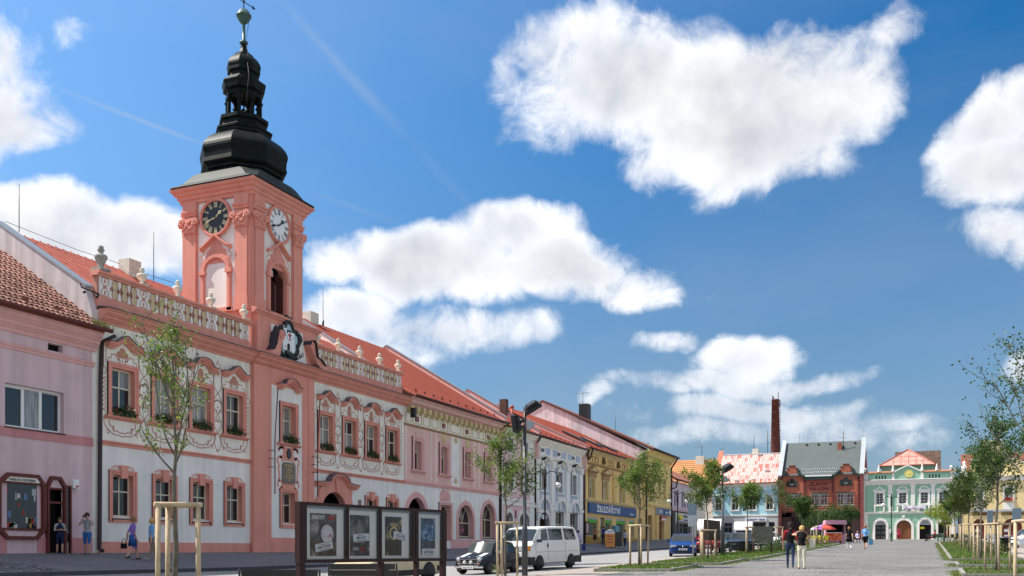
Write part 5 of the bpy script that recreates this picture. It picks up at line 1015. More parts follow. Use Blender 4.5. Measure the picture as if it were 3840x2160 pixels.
# ================================================================= corner stationer's house and the house behind it
K_ = Bld('lilac_corner_house', 'low lilac house with a stationery shop beside the lemon house', 134, 3.2)
LW = plaster('pale_lilac_plaster', (.66,.58,.66)); xl, xr = 126.6, 140.0; cs = [129.7, 133.9, 137.3]
hs = [(c-.75,c+.75,7.55,9.4) for c in cs]+[(128.7,139.3,2.8,5.5)]
mb = MB(); wall(mb, xl, xr, 2.2, 10.9, hs, 0, .35, 0, 0); K_.add('back_wall', MB().box(xl,xr,7,7.2,2.2,10.9), GREY); K_.add('wall', mb, LW)
PURP = plaster('purple_trim', (.30,.20,.30))
for c in cs: surround(K_, c, 7.55, 9.4, 1.5, .22, PURP); window(K_, c, 7.55, 1.5, 1.85, .2, (.6,.4), 2, wood=WHITEWOOD)
K_.add('band', MB().box(xl,xr,-.08,.01,6.95,7.4), plaster('mauve_band', (.55,.42,.45))); K_.add('dark_pier', MB().box(xl,128.6,-.1,.01,2.2,6.9), BLACKP); K_.add('fascia', MB().box(xl,xr,-.14,-.02,6.75,6.95), RUST)
sb = K_.add('signboard', MB().box(128.7,139.2,-.2,-.02,5.6,6.72), mat('pale_green_sign', (.50,.60,.56), .5, .3, 0, .05, 3, 0)); text(K_, 'PAPÍRNICTVÍ', 134.8, -.21, 6.15, .5, INK, sb, sx=1.3); text(K_, 'hračky a školní potřeby', 134.8, -.21, 5.75, .26, INK, sb, sx=1.3)
K_.add('round_sign', MB().prism([(130.6+.9*cos(2*pi*k/16), 6.1+.34*sin(2*pi*k/16)) for k in range(16)], -.5, -.3), mat('sign_yellow', (.75,.62,.03), .5, .3, 0, 0, 1, 0))
wn = K_.add('shop_window', MB().box(128.7,128.85,.2,.3,2.8,5.5).box(131.6,131.75,.2,.3,2.8,5.5).box(134.4,134.55,.2,.3,2.8,5.5).box(139.15,139.3,.2,.3,2.8,5.5).box(128.85,139.15,.2,.3,5.35,5.5), GALV); K_.add('pane', MB().box(128.85,139.15,.26,.27,2.8,5.35), GLASSD, wn)
rm = MB(); roof_slope(rm, xl, xr+2.6, -.7, 10.95, 2.0, 12.5, .12); K_.add('roof', rm, REDROOF); gutter(K_, xl, xr+2, -.75, 10.95); downpipe(K_, [(127.1,-.8,10.9),(127.2,-.6,9.9),(126.7,-.1,9.7)], .1)
J_ = Bld('cream_far_house', 'cream house with a brown pantile roof at the far left corner of the square', 146, 3.5)
mb = MB(); wall(mb, 140.1, 148.5, 2.6, 11.0, [(142.0,143.6,7.6,9.4),(145.5,147.1,7.6,9.4),(142.0,147.0,3.2,5.6)], 0, .35); J_.add('back_wall', MB().box(140.1,148.5,7,7.2,2.6,11), GREY); J_.add('wall', mb, CREAM)
for c in (142.8, 146.3): window(J_, c, 7.6, 1.6, 1.8, .2, (.6,.4), 2, wood=WHITEWOOD)
J_.add('shop_pane', MB().box(142,147,.2,.22,3.2,5.6), GLASSD); J_.add('awning', MB().add([(141.8,0,6.2),(147.2,0,6.2),(147.2,-1.2,5.7),(141.8,-1.2,5.7)], [(0,1,2,3),(3,2,1,0)]).box(141.8,147.2,-1.22,-1.2,5.4,5.7), RUST); cornice(J_, 140.1, 148.6, 10.5, 11.05, .5, CREAM)
rm = MB(); roof_slope(rm, 126.65, 149.5, -.6, 11.15, 2.4, 12.9, .15); J_.add('roof', rm, mat('ribbed_brown_tiles', (.33,.13,.09), .8, .2, 0, .15, 1, .15, 8))
# ================================================================= far side of the square
def ribbed(name, col, sc, axis=0, amt=.25):
    m = mat(name, col, .8, .2, 0, .15, .6, .08, 9); nt = m.node_tree; b = nt.nodes['Principled BSDF']; w = nt.nodes.new('ShaderNodeTexWave'); g = nt.nodes.new('ShaderNodeNewGeometry')
    w.inputs['Scale'].default_value = sc; w.bands_direction = 'XY'[axis]; nt.links.new(g.outputs['Position'], w.inputs['Vector']); bp = nt.nodes.new('ShaderNodeBump'); bp.inputs['Strength'].default_value = 1; bp.inputs['Distance'].default_value = .04
    nt.links.new(w.outputs['Fac'], bp.inputs['Height']); nt.links.new(bp.outputs[0], b.inputs['Normal']); return m
Q_ = Bld('orange_roof_house', 'house with an orange pantile roof rising behind the far left corner', -36, 3.4, 'F', 151)
mb = MB(); mb.box(-48,-30.4,0,9,2.5,11.6); Q_.add('wall', mb, CREAM); rm = MB(); roof_slope(rm, -48, -29.9, -.5, 11.4, 5.0, 16.1, .15); roof_slope(rm, -29.9, -48, 10.5, 11.4, 5.0, 16.1, .15); Q_.add('roof', rm, ribbed('orange_pantiles', (.50,.23,.10), 1.1))
gm = MB()
for r_ in range(14):
    f = r_/14; y, z = -.5+5.5*f, 11.4+4.7*f; gm.add([(-48,y,z+.02),(-29.95,y,z+.02),(-29.95,y+.36,z+.34),(-48,y+.36,z+.34),(-48,y,z+.10),(-29.95,y,z+.10)], [(4,5,2,3),(0,1,5,4)])
Q_.add('tile_courses', gm, MATS['orange_pantiles'], kind='stuff'); block(Q_, 'chimney', -33.9, -32.6, 3.9, 4.9, 15, 16.6, STONE)
Q_.add('aerial', MB().tube([(-33,4.4,16.6),(-33,4.4,18.6)], .04, 5).tube([(-34.4,4.4,18.1),(-32.9,4.4,18.1)], .03, 4).tube([(-30,5,16),(-30,5,17.9)], .03, 4).tube([(-30.4,5,17.8),(-29.7,5,17.8)], .03, 4), IRON)
fgm = [(-.9,11.9),(5.0,17.2),(10.8,11.9),(10.8,2.5),(-.3,2.5)]; Q_.add('party_wall', MB().mould(fgm, -30.3, -29.75), mat('pink_brick', (.42,.20,.16), .9, .1, 0, .2, 3, .1))
Q_.add('coping', MB().add([(-30.4,-1.0,11.95),(-29.65,-1.0,11.95),(-29.65,5,17.35),(-30.4,5,17.35),(-30.4,-1.0,11.7),(-29.65,-1.0,11.7),(-29.65,5,17.1),(-30.4,5,17.1)], [(0,1,2,3),(0,4,5,1),(1,5,6,2),(3,7,4,0),(7,6,5,4),(2,6,7,3)]), mat('red_coping', (.45,.16,.10), .8, .2, 0, .2, 3, 0))
U_ = Bld('sky_blue_house', 'sky blue house with a faded red and white panel roof', -25, 3.2, 'F')
xl, xr = -30.2, -20.45; cs = [-29.3, -26.85, -24.25, -21.75]
hs = [(c-.5,c+.5,7.75,9.5) for c in cs]+[(-28.5,-27.3,4.2,5.85),(-25.2,-22.3,3.2,5.9),(-21.9,-21.0,3.0,5.9)]
mb = MB(); wall(mb, xl, xr, 2.3, 11.5, hs, 0, .3, 0, 3, regions=[(xl,xr,2.3,6.95,1)]); U_.add('back_wall', MB().box(xl,xr,9,9.2,2.3,11.5), GREY); U_.add('wall', mb, [SKYB, GREY, WHITE, WHITE])
U_.add('string_course', MB().box(xl,xr,-.08,.01,6.85,7.05), WHITE); cornice(U_, xl-.1, xr, 11.2, 11.8, .5, WHITE); U_.add('frieze', MB().box(xl,xr,-.05,.01,10.45,10.7), plaster('powder_blue', (.42,.58,.75)))
pn = MB()
for k in range(6): pn.box(xl+.4+k*1.6,xl+1.7+k*1.6,-.03,.01,10.78,11.15)
U_.add('frieze_panels', pn, plaster('light_blue_panel', (.62,.80,.86)))
for c in cs:
    surround(U_, c, 7.75, 9.5, 1.0, .16, WHITE); window(U_, c, 7.75, 1.0, 1.75, .14, (.62,.38), 2, wood=WHITEWOOD, glass=GLASSD); U_.add('window_cornice', MB().mould([(.01,9.9),(-.2,9.98),(-.24,10.06),(.01,10.1)], c-.75, c+.75), WHITE); U_.add('sill', MB().box(c-.7,c+.7,-.15,.01,7.6,7.72), WHITE)
[U_.add('shop_panes', MB().box(*b_), GLASSD) for b_ in ((-28.5,-27.3,.2,.22,4.2,5.85),(-25.2,-22.3,.2,.22,3.2,5.9),(-21.9,-21.0,.2,.22,3,5.9),)]; U_.add('window_bars', MB().box(-28.5,-27.3,.1,.14,5.2,5.3).box(-27.92,-27.88,.1,.14,4.2,5.8), GALV)
sb = U_.add('signboard', MB().box(-25.3,-22.2,-.14,-.02,6.05,6.6), WPAINT); text(U_, 'KLENOTY  RELIE', -23.75, -.15, 6.16, .36, mat('sign_ink_blue', (.03,.05,.25), .5, .3, 0, 0, 1, 0), sb, bold=.015)
rm = MB(); roof_slope(rm, -29.7, -19.9, -.6, 11.75, 5.2, 16.55, .1); roof_slope(rm, -19.9, -29.7, 11, 11.75, 5.2, 16.55, .1); U_.add('roof', rm, plaster('faded_red_sheet', (.55,.2,.16)))
m = mat('roof_panel_faded', (.66,.40,.35), .6, .3, 0, .18, 1.5, .1, 12); nt = m.node_tree; b = nt.nodes['Principled BSDF']; oi = nt.nodes.new('ShaderNodeObjectInfo'); mr = nt.nodes.new('ShaderNodeValToRGB')
mr.color_ramp.elements[0].color = (.44,.14,.11,1); mr.color_ramp.elements[0].position = .02; mr.color_ramp.elements[1].color = (.60,.42,.385,1); mr.color_ramp.elements[1].position = .42; nt.links.new(oi.outputs['Random'], mr.inputs[0]); nt.links.new(mr.outputs[0], b.inputs['Base Color'])
sl = atan2(4.8, 5.8); pl = sqrt(4.8**2+5.8**2)/8; pmx = MB().box(-.155,.155,0,pl-.03,0,.05).box(-.165,-.145,0,pl-.03,.05,.09); pmx.v = [(x, y*cos(sl)-z*sin(sl), y*sin(sl)+z*cos(sl)) for x, y, z in pmx.v]; pmx = pmx.mesh('roof_panel', m)
for r_ in range(8):
    for q in range(30): U_.at('roof_panel', pmx, -29.45+q*.325, -.6+5.8*r_/8, 11.77+4.8*r_/8)
U_.add('ridge_cap', MB().box(-29.6,-19.9,5.0,5.4,16.55,16.68), WPAINT); block(U_, 'chimney', -25.2, -24.3, 5.6, 6.4, 16, 17.5, STONE); U_.add('aerial', MB().tube([(-25,6,17.4),(-25,6,19.6)], .045, 5).tube([(-22.9,6,16.4),(-22.9,6,20.2)], .05, 5).tube([(-23.4,6,18.3),(-22.4,6,18.3)], .03, 4).tube([(-23.2,6,19.4),(-22.6,6,19.4)], .03, 4), IRON)
for x, f in ((-23.9,.93),(-22.3,.35),(-26.5,.03)): U_.add('roof_vent', MB().box(x-.3,x+.3,-.6+5.8*f-.15,-.6+5.8*f+.3,11.8+4.8*f,12.1+4.8*f), plaster('pale_vent', (.5,.4,.38)))
snow_guards(U_, -29.3, -20.4, 9, -.6, 11.8, .83, REDROOF, .35); gutter(U_, -30, -20.5, -.66, 11.75, REDROOF, .07)
# tall factory chimney
CH = thing('factory_chimney', 'tall round red-brick factory chimney with iron bands and aerials behind the roofs', 'chimney', (-26.2, 188, 4))
h = 29.8-4; cm = MB().lathe([(1.2,0),(.92,13),(.66,h-.3),(.72,h-.3),(.72,h)], (0,0,0), 20); mobj('stack', cm.mesh('stack', mat('stack_brick', (.15,.055,.045), .9, .1, 0, .2, .8, .15, 8)), CH)
for k in range(9): z = 12+k*1.6; r_ = .94-(z-13)*(.26/12.6); mobj('iron_band', MB().lathe([(r_,0),(r_+.03,.0),(r_+.03,.12),(r_,.12)], (0,0,z), 20).mesh('iron_band', BRICKD), CH)
ld = MB()
for k in range(28): z = 10+k*.55; r_ = .98-(z-11)*.02; ld.box(r_+.0, r_+.3, -.25, -.2, z, z+.05)
ld.box(.85,.9,-.26,-.2,10,25.5); mobj('ladder', ld.mesh('ladder', IRON), CH, kind='stuff'); mobj('aerials', MB().tube([(-.5,0,h),(-.5,0,h+.9)], .06, 5).tube([(.5,.2,h),(.5,.2,h+1.4)], .06, 5).tube([(.85,-.2,h-1.5),(.85,-.2,h-.2)], .1, 6).tube([(-.3,-.3,h),(-.3,-.3,h+.5)], .1, 6).mesh('aerials', IRON), CH)
# Slavia
S_ = Bld('slavia_house', 'red-brick house with two stepped gables, dark green trim and the SLAVIA lettering', -14.7, 3.2, 'F')
xl, xr = -20.3, -9.05
hs = [(-19.45,-17.2,8.2,9.95),(-15.8,-13.5,8.2,9.95),(-12.2,-9.9,8.2,9.95)]
mb = MB(); wall(mb, xl, xr, 7.4, 12.4, hs, 0, .3); mb.box(xl,xr,9,9.2,2.3,12.4)
for c, s_ in ((-18.5,1),(-10.95,1)):
    mb.prism([(c-1.85,12.38),(c+1.75,12.38),(c+.75,13.35),(c+.75,13.75),(c+.42,13.75),(c+.42,14.1),(c-.42,14.1),(c-.42,13.75),(c-.75,13.75),(c-.75,13.35)], 0, .5)
S_.add('wall', mb, BRICK)
S_.add('ground_floor', MB().box(xl,-18.6,-.02,.6,2.3,7.4).box(-16.6,-16.0,-.02,.6,2.3,7.4).box(-13.6,-13.0,-.02,.6,2.3,7.4).box(-10.2,xr,-.02,.6,2.3,7.4).box(xl,xr,-.02,.6,6.6,7.4), mat('dark_shop_timber', (.045,.022,.02), .6, .3, 0, .2, 2, 0)); S_.add('shop_glass', MB().box(xl,xr,.5,.55,2.3,6.6), GLASSD)
for x in (-20.15, -16.72, -12.74, -9.2): S_.add('pilaster', MB().box(x-.14,x+.14,-.14,.01,7.4,12.4), BRICKD)
for k in range(6): S_.add('brick_band', MB().box(xl+.3,xr-.3,-.02,.012,7.75+k*.35,7.85+k*.35), BRICKD)
S_.add('storey_band', MB().mould([(.01,7.25),(-.25,7.3),(-.3,7.48),(.01,7.55)], xl, xr), BRICKD)
for c in (-18.5, -10.95):
    S_.add('gable_cap', MB().box(c-.48,c+.48,-.08,.55,14.1,14.22).box(c-.85,c-.4,-.08,.55,13.75,13.85).box(c+.4,c+.85,-.08,.55,13.75,13.85), BRICKD)
    for s_ in (-1, 1): S_.add('eaves_board', MB().prism([(c+s_*.75,13.4),(c+s_*2.0,12.42),(c+s_*2.0,12.1),(c+s_*.75,13.05)], -.55, .2), GREENP)
    mbw = MB()
    for dx, w, z1 in ((0,.34,12.3),(-.62,.2,11.95),(.62,.2,11.95)): mbw.ring(c+dx, z1-w, w-.07, w, -.1, .02, 0, pi, 8).box(c+dx-w,c+dx-w+.07,-.1,.02,11.1,z1-w).box(c+dx+w-.07,c+dx+w,-.1,.02,11.1,z1-w)
    w_ = S_.add('arched_window', mbw.box(c-.85,c+.85,-.12,.02,11.04,11.12), GREENP)
    for dx, w, z1 in ((0,.27,12.24),(-.62,.13,11.88),(.62,.13,11.88)): S_.add('pane', MB().prism(arch_poly(c+dx-w,c+dx+w,11.12,z1), -.06, -.02), GLASSD, w_)
    S_.add('window_bar', MB().box(c-.25,c+.25,-.08,-.06,11.4,11.46).box(c-.02,c+.02,-.08,-.06,11.12,11.4), WPAINT, w_)
S_.add('eaves', MB().box(-16.75,-12.7,-.55,.3,12.05,12.45).box(-16.7,-12.75,-.6,-.5,12.45,12.62), GREENP); S_.add('eaves_flashing', MB().box(-16.6,-12.85,-.62,.1,12.46,12.66), WPAINT)
tp = S_.add('text_panel', MB().box(-16.5,-12.95,-.03,.01,10.35,12.0), mat('dull_red_render', (.34,.11,.085), .9, .1, 0, .1, 3, .05)); text(S_, '„SLAVIA“', -14.72, -.036, 11.12, .78, mat('letter_maroon', (.085,.014,.02), .7, .2, 0, 0, 1, 0), tp, sx=.98, bold=.012); text(S_, 'EVŽEN JOZÍFEK', -14.72, -.036, 10.52, .48, MATS['letter_maroon'], tp, sx=.86, bold=.01)
chq = mat('diaper_panel', (.35,.36,.4), .8, .2, 0, .6, 12, 0)
for a, b in ((-19.45,-17.2),(-15.8,-13.5),(-12.2,-9.9)):
    for c in (a+.48, b-.48): window(S_, c, 8.22, .95, 1.72, .08, (.64,.36), 2, wood=WHITEWOOD, glass=GLASSD, bar=.05)
    S_.add('diaper_panel', MB().box((a+b)/2-.16,(a+b)/2+.16,.04,.1,8.2,9.95), chq); S_.add('lintel', MB().box(a-.1,b+.1,-.06,.02,9.95,10.1), GREENP)
rm = MB(); roof_slope(rm, -20.0, -8.7, -.2, 12.75, 4.8, 18.0, .12); roof_slope(rm, -8.7, -20.0, 10.0, 12.75, 4.8, 18.0, .12); S_.add('roof', rm, mat('grey_green_slate', (.095,.112,.112), .7, .3, 0, .10, .8, .08, 8))
for x, nme in ((-20.2,'gable_parapet'),(-8.75,'gable_parapet')):
    S_.add(nme, MB().mould([(-.75,12.7),(4.8,18.3),(10.3,12.7),(10.3,2.3),(-.3,2.3)], x-.22, x+.22), BRICKD if x < -10 else mat('maroon_render', (.26,.08,.075), .9, .1, 0, .2, 1.5, .1))
    S_.add('coping', MB().add([(x-.32,-.85,12.75),(x+.32,-.85,12.75),(x+.32,4.8,18.48),(x-.32,4.8,18.48),(x-.32,-.85,12.6),(x+.32,-.85,12.6),(x+.32,4.8,18.33),(x-.32,4.8,18.33)], [(0,1,2,3),(0,4,5,1),(1,5,6,2),(3,7,4,0),(7,6,5,4),(2,6,7,3)]), mat('zinc', (.38,.41,.43), .5, .4, .2, .1, 2, 0))
block(S_, 'chimney', -12.35, -11.85, 3.4, 4.0, 15.9, 17.7, BRICK); S_.add('chimney_frame', MB().tube([(-12.6,3.3,16),(-12.6,3.3,17.75),(-11.6,3.3,17.75)], .025, 4).tube([(-11.55,3.3,15.9),(-11.55,3.3,19.3)], .05, 5).tube([(-12.4,3.3,18.5),(-11.1,3.3,18.3)], .03, 4).tube([(-11.8,3.3,18.9),(-11.3,3.3,18.9)], .03, 4), IRON)
for x in (-16.9, -15.2, -13.5, -10): S_.add('roof_vent', MB().box(x-.12,x+.12,4.2,4.45,17.5,17.75), IRON)
S_.add('lightning_rod', MB().tube([(-18.0,4.8,18),(-18.0,4.8,19.4)], .02, 4).tube([(-8.9,4.8,18),(-8.9,4.8,19.7)], .02, 4), IRON)
sg_ = MB(); rnd = random.Random(8)
for k in range(34): x = -17.2+k*.15+rnd.uniform(-.03,.03); f = .05+.09*(k%2)+rnd.uniform(0,.02); sg_.box(x-.05,x+.05,-.2+5*f-.05,-.2+5*f,12.75+5.25*f,12.9+5.25*f)
S_.add('snow_stops', sg_, WPAINT, kind='stuff'); downpipe(S_, [(-8.75,-.5,11.4),(-8.72,-.15,10.8),(-8.72,-.15,3.3)], .09, GREENP)
# mint house
N_ = Bld('mint_house', 'mint green house with white pilasters and a yellow flower in its pediment', -2.6, 3.15, 'F')
xl, xr = -8.5, 3.3; cs = [-6.4, -3.33, -.5, 1.88]
hs = [(c-.5,c+.5,8.28,9.87) for c in cs]+[(-7.0,-5.55,2.4,5.95,'a'),(-4.15,-2.2,2.4,5.95,'a',1.0),(-1.13,.37,2.4,6.0,'a'),(1.3,2.75,4.0,5.9)]
sl_ = [(-6.85+k*.4-.09,-6.85+k*.4+.09,11.86,12.36,'a') for k in range(4)]+[(.2+k*.4-.09,.2+k*.4+.09,11.86,12.36,'a') for k in range(4)]
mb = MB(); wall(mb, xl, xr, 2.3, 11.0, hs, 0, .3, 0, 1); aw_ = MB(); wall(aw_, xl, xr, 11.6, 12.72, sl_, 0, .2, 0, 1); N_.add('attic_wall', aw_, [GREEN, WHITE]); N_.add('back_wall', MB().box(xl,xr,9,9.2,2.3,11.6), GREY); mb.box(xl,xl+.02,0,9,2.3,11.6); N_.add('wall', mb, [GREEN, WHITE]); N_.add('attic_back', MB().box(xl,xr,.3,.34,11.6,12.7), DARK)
N_.add('pediment', MB().prism([(-4.45,12.7),(-.95,12.7),(-.95,12.85),(-2.68,13.75),(-4.45,12.85)], -.02, .5), GREEN)
N_.add('pediment_moulding', MB().prism([(-4.5,12.74),(-2.68,13.62),(-.9,12.74),(-.9,12.94),(-2.68,13.84),(-4.5,12.94)], -.16, .1), WHITE)
cornice(N_, xl-.15, xr+.15, 11.0, 11.62, .5, WHITE); N_.add('cornice_tiles', MB().mould([(-.55,11.63),(-.55,11.68),(.0,11.8),(.0,11.7)], xl-.2, xr+.2), GREY)
N_.add('string_course', MB().mould([(.01,6.88),(-.1,6.9),(-.1,7.05),(-.18,7.1),(-.18,7.17),(.01,7.2)], xl-.1, xr+.1), WHITE)
for a, b in ((xl-.05,-7.98),(2.78,xr+.05),(-4.75,-4.42),(-.98,-.6)): N_.add('attic_pier', MB().box(a,b,-.1,.3,11.62,12.72), WHITE)
for a, b in ((xl-.1,-8.36),(-5.22,-4.7),(-2.27,-1.72),(.37,.87),(3.12,xr+.1)):
    N_.add('pilaster', MB().box(a,b,-.1,.01,7.2,10.75).box(a-.1,b+.1,-.16,.01,10.75,11.0), WHITE)
[N_.add('corner_strip', MB().box(*b_), WHITE) for b_ in ((xl-.1,-8.0,-.06,.01,3,6.88),(2.95,xr+.1,-.06,.01,3,6.88),)]
otm = ribbed('attic_tiles', (.52,.24,.14), 5)
for a, b in ((xl-.2,-4.5),(-.9,xr+.2)): N_.add('attic_tiles', MB().add([(a,-.25,12.74),(b,-.25,12.74),(b,.45,13.0),(a,.45,13.0),(a,-.25,12.68),(b,-.25,12.68)], [(0,1,2,3),(4,5,1,0)]), otm)
bm_ = MB().lathe([(.16,0),(.2,.06),(.1,.12),(.08,.2),(.2,.3),(.22,.42),(.16,.54),(.03,.6)], (0,0,0), 10).mesh('ball_finial', WHITE); om = MB().lathe([(.22,0),(.24,.08),(.16,.14),(.2,.3),(.12,.5),(.1,.75),(.03,.95)], (0,0,0), 8).mesh('obelisk_finial', WHITE)
for x in (-8.35, 2.95): N_.at('ball_finial', bm_, x, 0, 12.9)
for x in (-6.5, -4.6, -.78, 1.1): N_.at('obelisk_finial', om, x, 0, 12.86)
fl = MB(); fp = mat('flower_yellow', (.72,.62,.20), .7, .2, 0, .05, 4, 0)
for k in range(14):
    a = 2*pi*k/14; N_.add('petal', MB().prism([(-2.5+.14*cos(a)-.03*sin(a),12.5+.14*sin(a)+.03*cos(a)),(-2.5+.5*cos(a)-.11*sin(a),12.5+.46*sin(a)+.1*cos(a)),(-2.5+.62*cos(a),12.5+.58*sin(a)),(-2.5+.5*cos(a)+.11*sin(a),12.5+.46*sin(a)-.1*cos(a)),(-2.5+.14*cos(a)+.03*sin(a),12.5+.14*sin(a)-.03*cos(a))], -.12, -.02), fp)
N_.add('flower_heart', MB().ball((-2.5,-.08,12.5), .16, 9, 0, 1, .6), fp)
for i, c in enumerate(cs):
    N_.add('window_surround', MB().box(c-.72,c-.5,-.1,.01,8.0,10.1).box(c+.5,c+.72,-.1,.01,8.0,10.1).box(c-.5,c+.5,-.1,.01,9.87,10.1).box(c-.85,c+.85,-.18,.01,8.05,8.22), WHITE)
    if i in (0, 3): N_.add('window_hood', MB().prism([(c-.85,10.1),(c+.85,10.1),(c+.85,10.3),(c+.5,10.4),(c,10.82),(c-.5,10.4),(c-.85,10.3)], -.14, .01), WHITE); N_.add('hood_field', MB().prism([(c-.5,10.22),(c+.5,10.22),(c,10.62)], -.15, -.14), GREEN)
    else: N_.add('window_hood', MB().prism([(c-.85,10.1),(c+.85,10.1),(c+.85,10.34)]+[(c+.62*cos(pi*k/10),10.34+.42*sin(pi*k/10)) for k in range(11)]+[(c-.85,10.34)], -.14, .01), WHITE); N_.add('hood_field', MB().prism([(c+.48*cos(pi*k/10),10.26+.36*sin(pi*k/10)) for k in range(11)], -.15, -.14), GREEN)
    window(N_, c, 8.28, 1.0, 1.58, .12, (.25,.25,.25,.25), 2, wood=WHITEWOOD, glass=GLASSD, bar=.035)
    bl = MB()
    for s_ in (-1, 1): bl.lathe([(.12,0),(.12,.08),(.08,.14),(.07,.25),(.14,.5),(.1,.7),(.13,.78)], (c+s_*.62,-.12,7.22), 8)
    N_.add('apron_baluster', bl, WHITE); N_.add('apron_rail', MB().box(c-.8,c+.8,-.2,.01,7.98,8.06), WHITE)
for a, b, zt in ((-7.0,-5.55,5.95),(-4.15,-2.2,5.95),(-1.13,.37,6.0)):
    c = (a+b)/2; rs = 1.0 if b-a > 1.6 else (b-a)/2; r0 = (b-a)/2
    P = [(c+r0*cos(pi*i/14), zt-rs+rs*sin(pi*i/14)) for i in range(15)]; Q = [(c+(r0+.34)*cos(pi*i/14), zt-rs+(rs+.3)*sin(pi*i/14)) for i in range(15)]
    N_.add('arch_surround', MB().prism(P+Q[::-1], -.08, .01).box(a-.34,a,-.08,.01,2.4,zt-rs).box(b,b+.34,-.08,.01,2.4,zt-rs), WHITE)
ig = N_.add('iron_gate', MB().box(-7.0,-5.55,.2,.26,2.4,5.3), BLACKP); sc = MB()
for c in (-6.65, -5.9):
    for z in (3.5, 4.2, 4.85):
        for s_ in (-1, 1): sc.ribbon([(c+s_*x, zz) for x, zz in arc(.12,z,.12,-90,200,8)], .035, .19); sc.ribbon([(c,z-.3),(c,z+.3)], .03, .188)
N_.add('gate_scrolls', sc, GALV, ig); N_.add('gate_fanlight', MB().prism([(-6.27+.72*cos(pi*i/12), 5.3+.62*sin(pi*i/12)) for i in range(13)], .15, .2), mat('grey_fanlight', (.4,.42,.44), .6, .3, 0, .1, 3, 0), ig); text(N_, 'RESTAURANT', -6.27, .14, 5.52, .17, INK, ig); text(N_, 'U SOUKENÍKŮ', -6.27, .14, 5.34, .16, INK, ig)
gt = N_.add('plank_gate', MB().box(-4.15,-2.2,.22,.24,2.4,6), DARKWOOD)
for k in range(10): N_.add('plank', MB().box(-4.13+k*.193,-4.13+k*.193+.18,.18,.22,2.5,4.95+.9*sin(pi*(k+.5)/10)), mat('gate_plank', (.20,.075,.028), .6, .3, 0, .15, 4, .1, rand=.15), gt)
cf = N_.add('cafe_door', MB().box(-1.13,.37,.25,.28,2.4,5.4), DARK); N_.add('door_fanlight', MB().prism([(-.38+.74*cos(pi*i/12), 5.28+.7*sin(pi*i/12)) for i in range(13)], .12, .2), MATS['grey_fanlight'], cf); text(N_, 'CAFÉ BAR', -.38, .11, 5.62, .18, INK, cf); text(N_, 'NÁROČNÝCH', -.38, .11, 5.4, .16, INK, cf); N_.add('yellow_notice', MB().box(-1.05,-.5,.2,.24,4.7,5.0), MATS['sign_yellow'], cf)
N_.add('shop_pane', MB().box(1.3,2.75,.2,.22,4.0,5.9), GLASSD); N_.add('shop_blind', MB().box(.98,1.28,-.08,.01,4.0,5.8).box(1.28,2.8,-.1,.02,5.6,5.95), WHITE); N_.add('house_number', MB().box(-3.4,-3.05,-.12,.01,6.3,6.65), WPAINT)
bnr = MB(); M_ = 14; xs = [-3.42+3.1*i/M_ for i in range(M_+1)]
vs = [(x, -.32-.05*sin(i*1.3), 8.22-.42*(1-((i-M_/2)/(M_/2))**2)*.6) for i, x in enumerate(xs)]+[(x, -.30-.05*sin(i*1.1+1), 7.44-.06*sin(i)) for i, x in enumerate(xs)]
bnr.add(vs, [(i, i+1, M_+2+i, M_+1+i) for i in range(M_)], 0, True); b_ = MB()
BN = thing('banner', 'white cloth banner with purple lettering hung across the mint house', 'banner', (-1.87,149.66,7.4)); mobj('cloth', bnr.mesh('cloth', WPAINT, (-1.87,-.34,7.4)), BN); text(None, 'ONY MUZEA PRAHA DRAKU', 0, -.08, .06, .26, mat('purple_ink', (.25,.03,.3), .6, .2, 0, 0, 1, 0), BN, bold=.008, sx=.8)
lo_ = MB(); lo_.box(-6.2,.8,1.2,8,12.0,13.75); N_.add('upper_wall', lo_, GREEN)
hr = MB(); zz = 13.8; hr.add([(-6.5,.7,zz),(1.1,.7,zz),(1.1,9,zz),(-6.5,9,zz),(-2.7,4.2,16.3),(-2.7,6.2,16.3)], [(0,1,4),(1,2,5,4),(2,3,5),(3,0,4,5),(3,2,1,0)]); N_.add('roof', hr, mat('red_sheet_panels', (.50,.26,.21), .7, .2, 0, .35, 2.2, .15, 6))
N_.add('roof_hips', MB().tube([(-6.5,.7,13.85),(-2.7,4.2,16.36)], .09, 5).tube([(1.1,.7,13.85),(-2.7,4.2,16.36)], .09, 5).tube([(-6.6,.65,13.8),(1.2,.65,13.8)], .08, 5), mat('red_ridge', (.42,.14,.11), .7, .3, 0, .1, 3, 0))
N_.add('roof_seams', MB().tube([(-4.6,2.3,14.97),(-4.6,.72,13.84)], .03, 4).tube([(-3.6,3.3,15.68),(-3.6,.72,13.84)], .03, 4).tube([(-2.6,4.1,16.25),(-2.6,.72,13.84)], .03, 4).tube([(-1.6,3.2,15.6),(-1.6,.72,13.84)], .03, 4).tube([(-.6,2.2,14.9),(-.6,.72,13.84)], .03, 4).tube([(-5.5,1.6,14.45),(.1,1.6,14.45)], .03, 4).tube([(-4.6,2.6,15.17),(-.8,2.6,15.17)], .03, 4), MATS['red_ridge'])
V_ = Bld('old_gabled_roof', 'weathered dark tiled roof rising behind the mint house roof', -1, 3.3, 'F', 162); V_.add('wall', MB().box(-5,1.6,0,9,2.5,13), CREAM); rm = MB(); roof_slope(rm, -4.8, 1.8, -.4, 12.6, 4.6, 17.2, .15); V_.add('roof', rm, mat('mossy_tiles', (.10,.065,.05), .9, .1, 0, .35, 2, .2, 9)); V_.add('gable', MB().mould([(0,12.6),(4.6,17.1),(9,12.6)], 1.5, 1.6), BROWNST)
